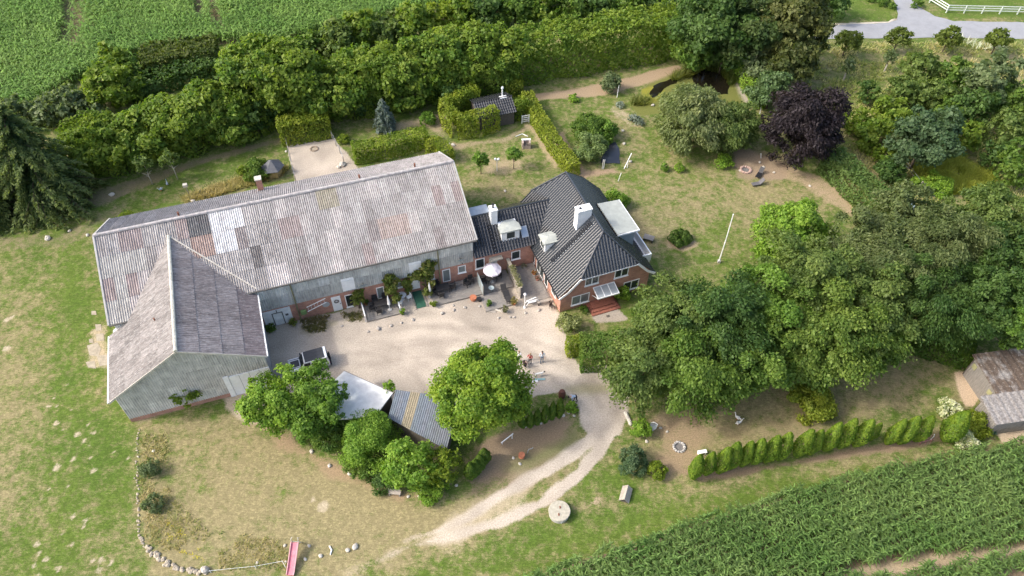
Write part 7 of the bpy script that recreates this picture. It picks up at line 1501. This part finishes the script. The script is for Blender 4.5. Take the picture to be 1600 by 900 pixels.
# ------------------------------------------------------------------ people and animals
skin_m = pm('skin', (.42, .26, .19), .6, .08, 6)
def person(px, py, rz, label, top, legs, hair, h=1.74, bend=0.0, arms=None, crouch=0.0, hairlen=0.0, shoe=black, step=.0, kneel=False):
    k = h/1.76; V = {}; tmat = top; R = {}
    def a(n, p, r): V[n] = np.array(p, float); R[n] = r
    a('pelvis', (0, 0, .96), .13); a('waist', (0, 0, 1.12), .115); a('chest', (0, -.01, 1.34), .14); a('neck', (0, 0, 1.50), .058); a('head0', (0, .015, 1.58), .072); a('head1', (0, .02, 1.67), .092); a('head2', (0, .015, 1.745), .062)
    arms = arms or [((.26, -.02, 1.14), (.28, .08, .90)), ((-.26, -.02, 1.14), (-.28, .08, .90))]
    ed = [('pelvis', 'waist'), ('waist', 'chest'), ('chest', 'neck'), ('neck', 'head0'), ('head0', 'head1'), ('head1', 'head2')]
    for s, sg in (('R', 1), ('L', -1)):
        el, wr = (np.array(q, float) for q in arms[0 if sg > 0 else 1]); a('sh'+s, (sg*.175, -.01, 1.42), .062); a('el'+s, el, .044); a('wr'+s, wr, .030); d = (wr-el)/np.linalg.norm(wr-el); a('palm'+s, wr+d*.07, .032)
        ed += [('chest', 'sh'+s), ('sh'+s, 'el'+s), ('el'+s, 'wr'+s), ('wr'+s, 'palm'+s)]; side = np.cross(d, [0, 0, 1.0]); side = side/(np.linalg.norm(side)+1e-6) if np.linalg.norm(side) > .2 else np.array([0, 1., 0])
        for f, (o_, l_) in enumerate(((-.030, .075), (-.010, .085), (.010, .08), (.030, .065))): a('f%d' % f+s, V['palm'+s]+d*(.03+l_*.5)+side*o_+[0, .006, 0], .0095); a('g%d' % f+s, V['palm'+s]+d*(.03+l_)+side*o_+[0, .02, 0], .008); ed += [('palm'+s, 'f%d' % f+s), ('f%d' % f+s, 'g%d' % f+s)]
        a('th'+s, wr+d*.05+side*.05, .010); ed.append(('wr'+s, 'th'+s))
        st = step*sg; a('hip'+s, (sg*.09, 0, .90), .10); a('kn'+s, (sg*.10, .03+st*.5+crouch*.42, .50+crouch*.02), .062); a('an'+s, (sg*.10, -.03+st-crouch*.05, .085), .042); a('toe'+s, (sg*.115, .14+st-crouch*.05, .035), .036); ed += [('pelvis', 'hip'+s), ('hip'+s, 'kn'+s), ('kn'+s, 'an'+s), ('an'+s, 'toe'+s)]
    up = [n for n in V if n[:2] not in ('hi', 'kn', 'an', 'to') and n != 'pelvis']
    if bend:
        cb_, sb_ = math.cos(bend), math.sin(bend)
        for n in up: q = V[n]-V['pelvis']; V[n] = V['pelvis']+np.array([q[0], q[1]*cb_+q[2]*sb_, -q[1]*sb_+q[2]*cb_])
        for s in 'RL':     # arms hang down from the bent back
            for n in ('el', 'wr', 'palm', 'f0', 'f1', 'f2', 'f3', 'g0', 'g1', 'g2', 'g3', 'th'):
                q = V[n+s]-V['sh'+s]; b2 = -bend*.95; V[n+s] = V['sh'+s]+np.array([q[0], q[1]*math.cos(b2)+q[2]*math.sin(b2), -q[1]*math.sin(b2)+q[2]*math.cos(b2)])
    if crouch:
        dz = crouch*.42
        for n in V:
            if n[:2] not in ('kn', 'an', 'to'): V[n] = V[n]-np.array([0, crouch*.18, dz])
    names_ = list(V); idx = {n: i for i, n in enumerate(names_)}; me = bpy.data.meshes.new('body'); me.from_pydata([tuple(V[n]*k) for n in names_], [(idx[p], idx[q]) for p, q in ed], []); me.update()
    o = bpy.data.objects.new('tmp', me); COL.objects.link(o); m = o.modifiers.new('s', 'SKIN'); sv = me.skin_vertices[0].data
    for n in names_: sv[idx[n]].radius = (R[n]*k, R[n]*k*(.78 if n in ('chest', 'waist', 'pelvis') else 1)); sv[idx[n]].use_root = n == 'pelvis'
    s2 = o.modifiers.new('u', 'SUBSURF'); s2.levels = 1; dg = bpy.context.evaluated_depsgraph_get(); bm_ = bpy.data.meshes.new_from_object(o.evaluated_get(dg)); bpy.data.objects.remove(o)
    for mt in (skin_m, top, legs, shoe): bm_.materials.append(mt)
    jp = np.array([V[n]*k for n in names_])
    for p in bm_.polygons:
        c_ = np.array(p.center); n = names_[int(np.argmin(((jp-c_)**2).sum(1)))]
        p.material_index = 3 if n[:3] == 'toe' else 2 if n[:2] in ('hi', 'kn', 'an', 'pe') else 1 if (n in ('waist', 'chest') or n[:2] in ('sh',) or (n[:2] == 'el')) else 0; p.use_smooth = True
    t = thing('person', label, 'person', G(px, py), rz); link('body', bm_, t)
    hd = V['head1']*k; back = V['head1']-V['neck']; back = back/np.linalg.norm(back); fwd_ = np.array([0, math.cos(bend), -math.sin(bend)])
    mb = MB(); c_ = hd+back*.025-fwd_*.012; b = len(mb.v); n = 10
    for i in range(6):
        ph = math.pi*(.02+.56*i/5)
        for j in range(n):
            th = 2*math.pi*j/n; sdv = np.array([1, 0, 0]); q = c_+(back*math.cos(ph)+(sdv*math.cos(th)+fwd_*math.sin(th)*(1 if math.sin(th) < 0 else .72))*math.sin(ph))*.108
            if math.sin(th) < 0 and i == 5: q = q-back*hairlen
            mb.v.append(tuple(q))
    for i in range(5):
        for j in range(n): mb.f.append((b+i*n+j, b+(i+1)*n+j, b+(i+1)*n+(j+1) % n, b+i*n+(j+1) % n))
    mb.build('hair', hair, t, smooth=True)
    mb = MB(); q = hd+fwd_*.095; mb.tube([q+back*.015, q+fwd_*.022-back*.012], [.010, .015], 5); mb.build('nose', skin_m, t)
    for sg in (-1, 1): mb = MB(); mb.rock(hd+fwd_*.086+np.array([sg*.033, 0, 0])+back*.02, .010, .008, .008, random.Random(1), 5); mb.build('eye', pm('eye', (.03, .03, .03), .3), t)
    mb = MB(); q = hd+fwd_*.088-back*.05; mb.bar(q-np.array([.025, 0, 0]), q+np.array([.025, 0, 0]), .012, .008); mb.build('mouth', pm('lips', (.30, .12, .10), .6), t); return t
dk = pm('dark_hair', (.025, .018, .014), .6, .2, 9); bl = pm('fair_hair', (.30, .20, .10), .6, .2, 9)
pw = pm('white_shirt', (.66, .70, .74), .85, .06, 5); pj = pm('blue_jeans', (.17, .22, .30), .85, .15, 6); pr_ = pm('red_top', (.36, .035, .035), .85, .1, 5); pk = pm('dark_trousers', (.020, .020, .025), .85, .2, 6); pbk = pm('dark_brown_top', (.050, .030, .024), .85, .2, 6); pgb = pm('pale_blue_shirt', (.36, .44, .54), .85, .08, 5)
person(846.5, 566, math.pi, 'person in a white shirt and pale jeans standing in the yard', pw, pj, dk, 1.85, step=.06)
person(828, 568, math.pi*.9, 'person in a red top and dark trousers with arms folded up', pr_, pk, bl, 1.72, arms=[((.27, .06, 1.18), (.10, .22, 1.24)), ((-.27, .06, 1.18), (-.10, .24, 1.22))], step=.05)
person(820, 573, -.6, 'person in dark brown clothes crouching beside the maple', pbk, pk, dk, 1.7, crouch=1.0, hairlen=.2, arms=[((.25, .1, 1.14), (.2, .3, 1.0)), ((-.25, .1, 1.14), (-.2, .3, 1.0))])
person(810.5, 565, 2.6, 'person dressed in white at the edge of the maple', pm('bright_white', (.78, .78, .77), .85, .04, 5), pm('white_trousers', (.70, .70, .70), .85, .06, 5), bl, 1.85)
person(899, 627, math.pi*.5+.25, 'person in a pale blue shirt and black trousers bending over a bed', pgb, pk, dk, 1.78, bend=1.45, step=.14)
def quadruped(px, py, rz, label, fur, dark, name='dog', s=1.0):
    t = thing(name, label, name, G(px, py), rz); J = [('a', (0, .28, .50), .085), ('b', (0, 0, .50), .105), ('c', (0, -.28, .50), .09), ('n', (0, .42, .62), .06), ('h', (0, .52, .70), .068), ('m', (0, .64, .66), .035), ('t1', (0, -.40, .58), .028), ('t2', (0, -.56, .74), .03), ('t3', (0, -.64, .92), .02)]
    E_ = [('b', 'a'), ('b', 'c'), ('a', 'n'), ('n', 'h'), ('h', 'm'), ('c', 't1'), ('t1', 't2'), ('t2', 't3')]
    for x in (-.08, .08):
        q = 'l' if x < 0 else 'r'; J += [('s'+q, (x, .26, .38), .05), ('k'+q, (x, .27, .20), .028), ('p'+q, (x, .28, .03), .03), ('H'+q, (x, -.28, .40), .065), ('K'+q, (x, -.20, .28), .04), ('O'+q, (x, -.36, .17), .026), ('P'+q, (x, -.30, .03), .03)]; E_ += [('a', 's'+q), ('s'+q, 'k'+q), ('k'+q, 'p'+q), ('c', 'H'+q), ('H'+q, 'K'+q), ('K'+q, 'O'+q), ('O'+q, 'P'+q)]
    nm = [j[0] for j in J]; ix = {n: i for i, n in enumerate(nm)}; me = bpy.data.meshes.new('body'); me.from_pydata([tuple(np.array(j[1])*s) for j in J], [(ix[p], ix[q]) for p, q in E_], []); o = bpy.data.objects.new('tmp', me); COL.objects.link(o); o.modifiers.new('s', 'SKIN'); sv = me.skin_vertices[0].data
    for j in J: sv[ix[j[0]]].radius = (j[2]*s, j[2]*s); sv[ix[j[0]]].use_root = j[0] == 'b'
    u_ = o.modifiers.new('u', 'SUBSURF'); u_.levels = 1; dg = bpy.context.evaluated_depsgraph_get(); b_ = bpy.data.meshes.new_from_object(o.evaluated_get(dg)); bpy.data.objects.remove(o); b_.materials.append(fur); b_.materials.append(dark); jp = np.array([np.array(j[1])*s for j in J])
    for p in b_.polygons: n = nm[int(np.argmin(((jp-np.array(p.center))**2).sum(1)))]; p.material_index = 1 if n in ('h', 'm', 't2', 't3') else 0; p.use_smooth = True
    link('body', b_, t)
    for x in (-.05, .05): mb = MB(); mb.add([(x*s, .50*s, .75*s), (x*1.6*s, .47*s, .74*s), (x*1.7*s, .53*s, .66*s)], [(0, 1, 2)]); mb.build('ear', dark, t)
quadruped(842, 588, -1.35, 'white dog with dark head and dark tail beside the maple', pm('dog_white', (.66, .65, .62), .9, .08, 6), pm('dog_dark', (.03, .022, .02), .9, .2, 6), 'dog', 1.0)
mb = MB(); mb.bar((-.55, 0, .04), (.55, 0, .04), .22, .06); one('blue_board', mb, pm('teal_board', (.22, .38, .40), .6, .1, 3), 'pale teal board lying by the dog', 'board', G(843, 593), .05)
mb = MB(); mb.bar((-.3, 0, .04), (.3, 0, .04), .2, .07); one('white_board', mb, white, 'short white board lying at the maple edge', 'board', G(836, 596), .1)
def goose(px, py, rz, label, mat, s=1.0, group=None, bm_=None):
    t = thing('goose', label, 'goose', G(px, py), rz, group); J = [('b', (0, 0, .30), .15), ('f', (0, .17, .33), .11), ('r', (0, -.22, .31), .08), ('t', (0, -.36, .36), .035), ('n', (0, .26, .50), .045), ('n2', (0, .29, .66), .038), ('h', (0, .34, .74), .05), ('k', (0, .43, .72), .02)]
    me = bpy.data.meshes.new('body'); me.from_pydata([tuple(np.array(j[1])*s) for j in J], [(0, 1), (0, 2), (2, 3), (1, 4), (4, 5), (5, 6), (6, 7)], []); o = bpy.data.objects.new('tmp', me); COL.objects.link(o); o.modifiers.new('s', 'SKIN'); sv = me.skin_vertices[0].data
    for i, j in enumerate(J): sv[i].radius = (j[2]*s*.9, j[2]*s); sv[i].use_root = i == 0
    u_ = o.modifiers.new('u', 'SUBSURF'); u_.levels = 1; dg = bpy.context.evaluated_depsgraph_get(); b_ = bpy.data.meshes.new_from_object(o.evaluated_get(dg)); bpy.data.objects.remove(o); b_.materials.append(mat); [setattr(p, 'use_smooth', True) for p in b_.polygons]; link('body', b_, t)
    for x in (-.06, .06): mb = MB(); mb.tube([(x*s, 0, 0), (x*s, 0, .2*s)], [.014, .014], 5); mb.box((x-.03)*s, -.02*s, 0, (x+.03)*s, .08*s, .02); mb.build('leg', terra, t)
gw_ = pm('goose_white', (.78, .77, .73), .9, .05, 5); gbl = pm('bird_grey_blue', (.42, .48, .52), .9, .15, 6)
goose(1151.5, 655, .9, 'white goose stretching upward on the shaded bare ground', gw_, 1.1, 'white geese'); goose(1153, 663, -1.2, 'white goose lying lower beside the other goose', gw_, 1.1, 'white geese')
goose(252, 298, 2.6, 'small blue-grey bird nearer the barn on the rear lawn', gbl, .9, 'blue-grey birds'); goose(262, 289, .4, 'small blue-grey bird nearer the belt trees on the rear lawn', gbl, .9, 'blue-grey birds')
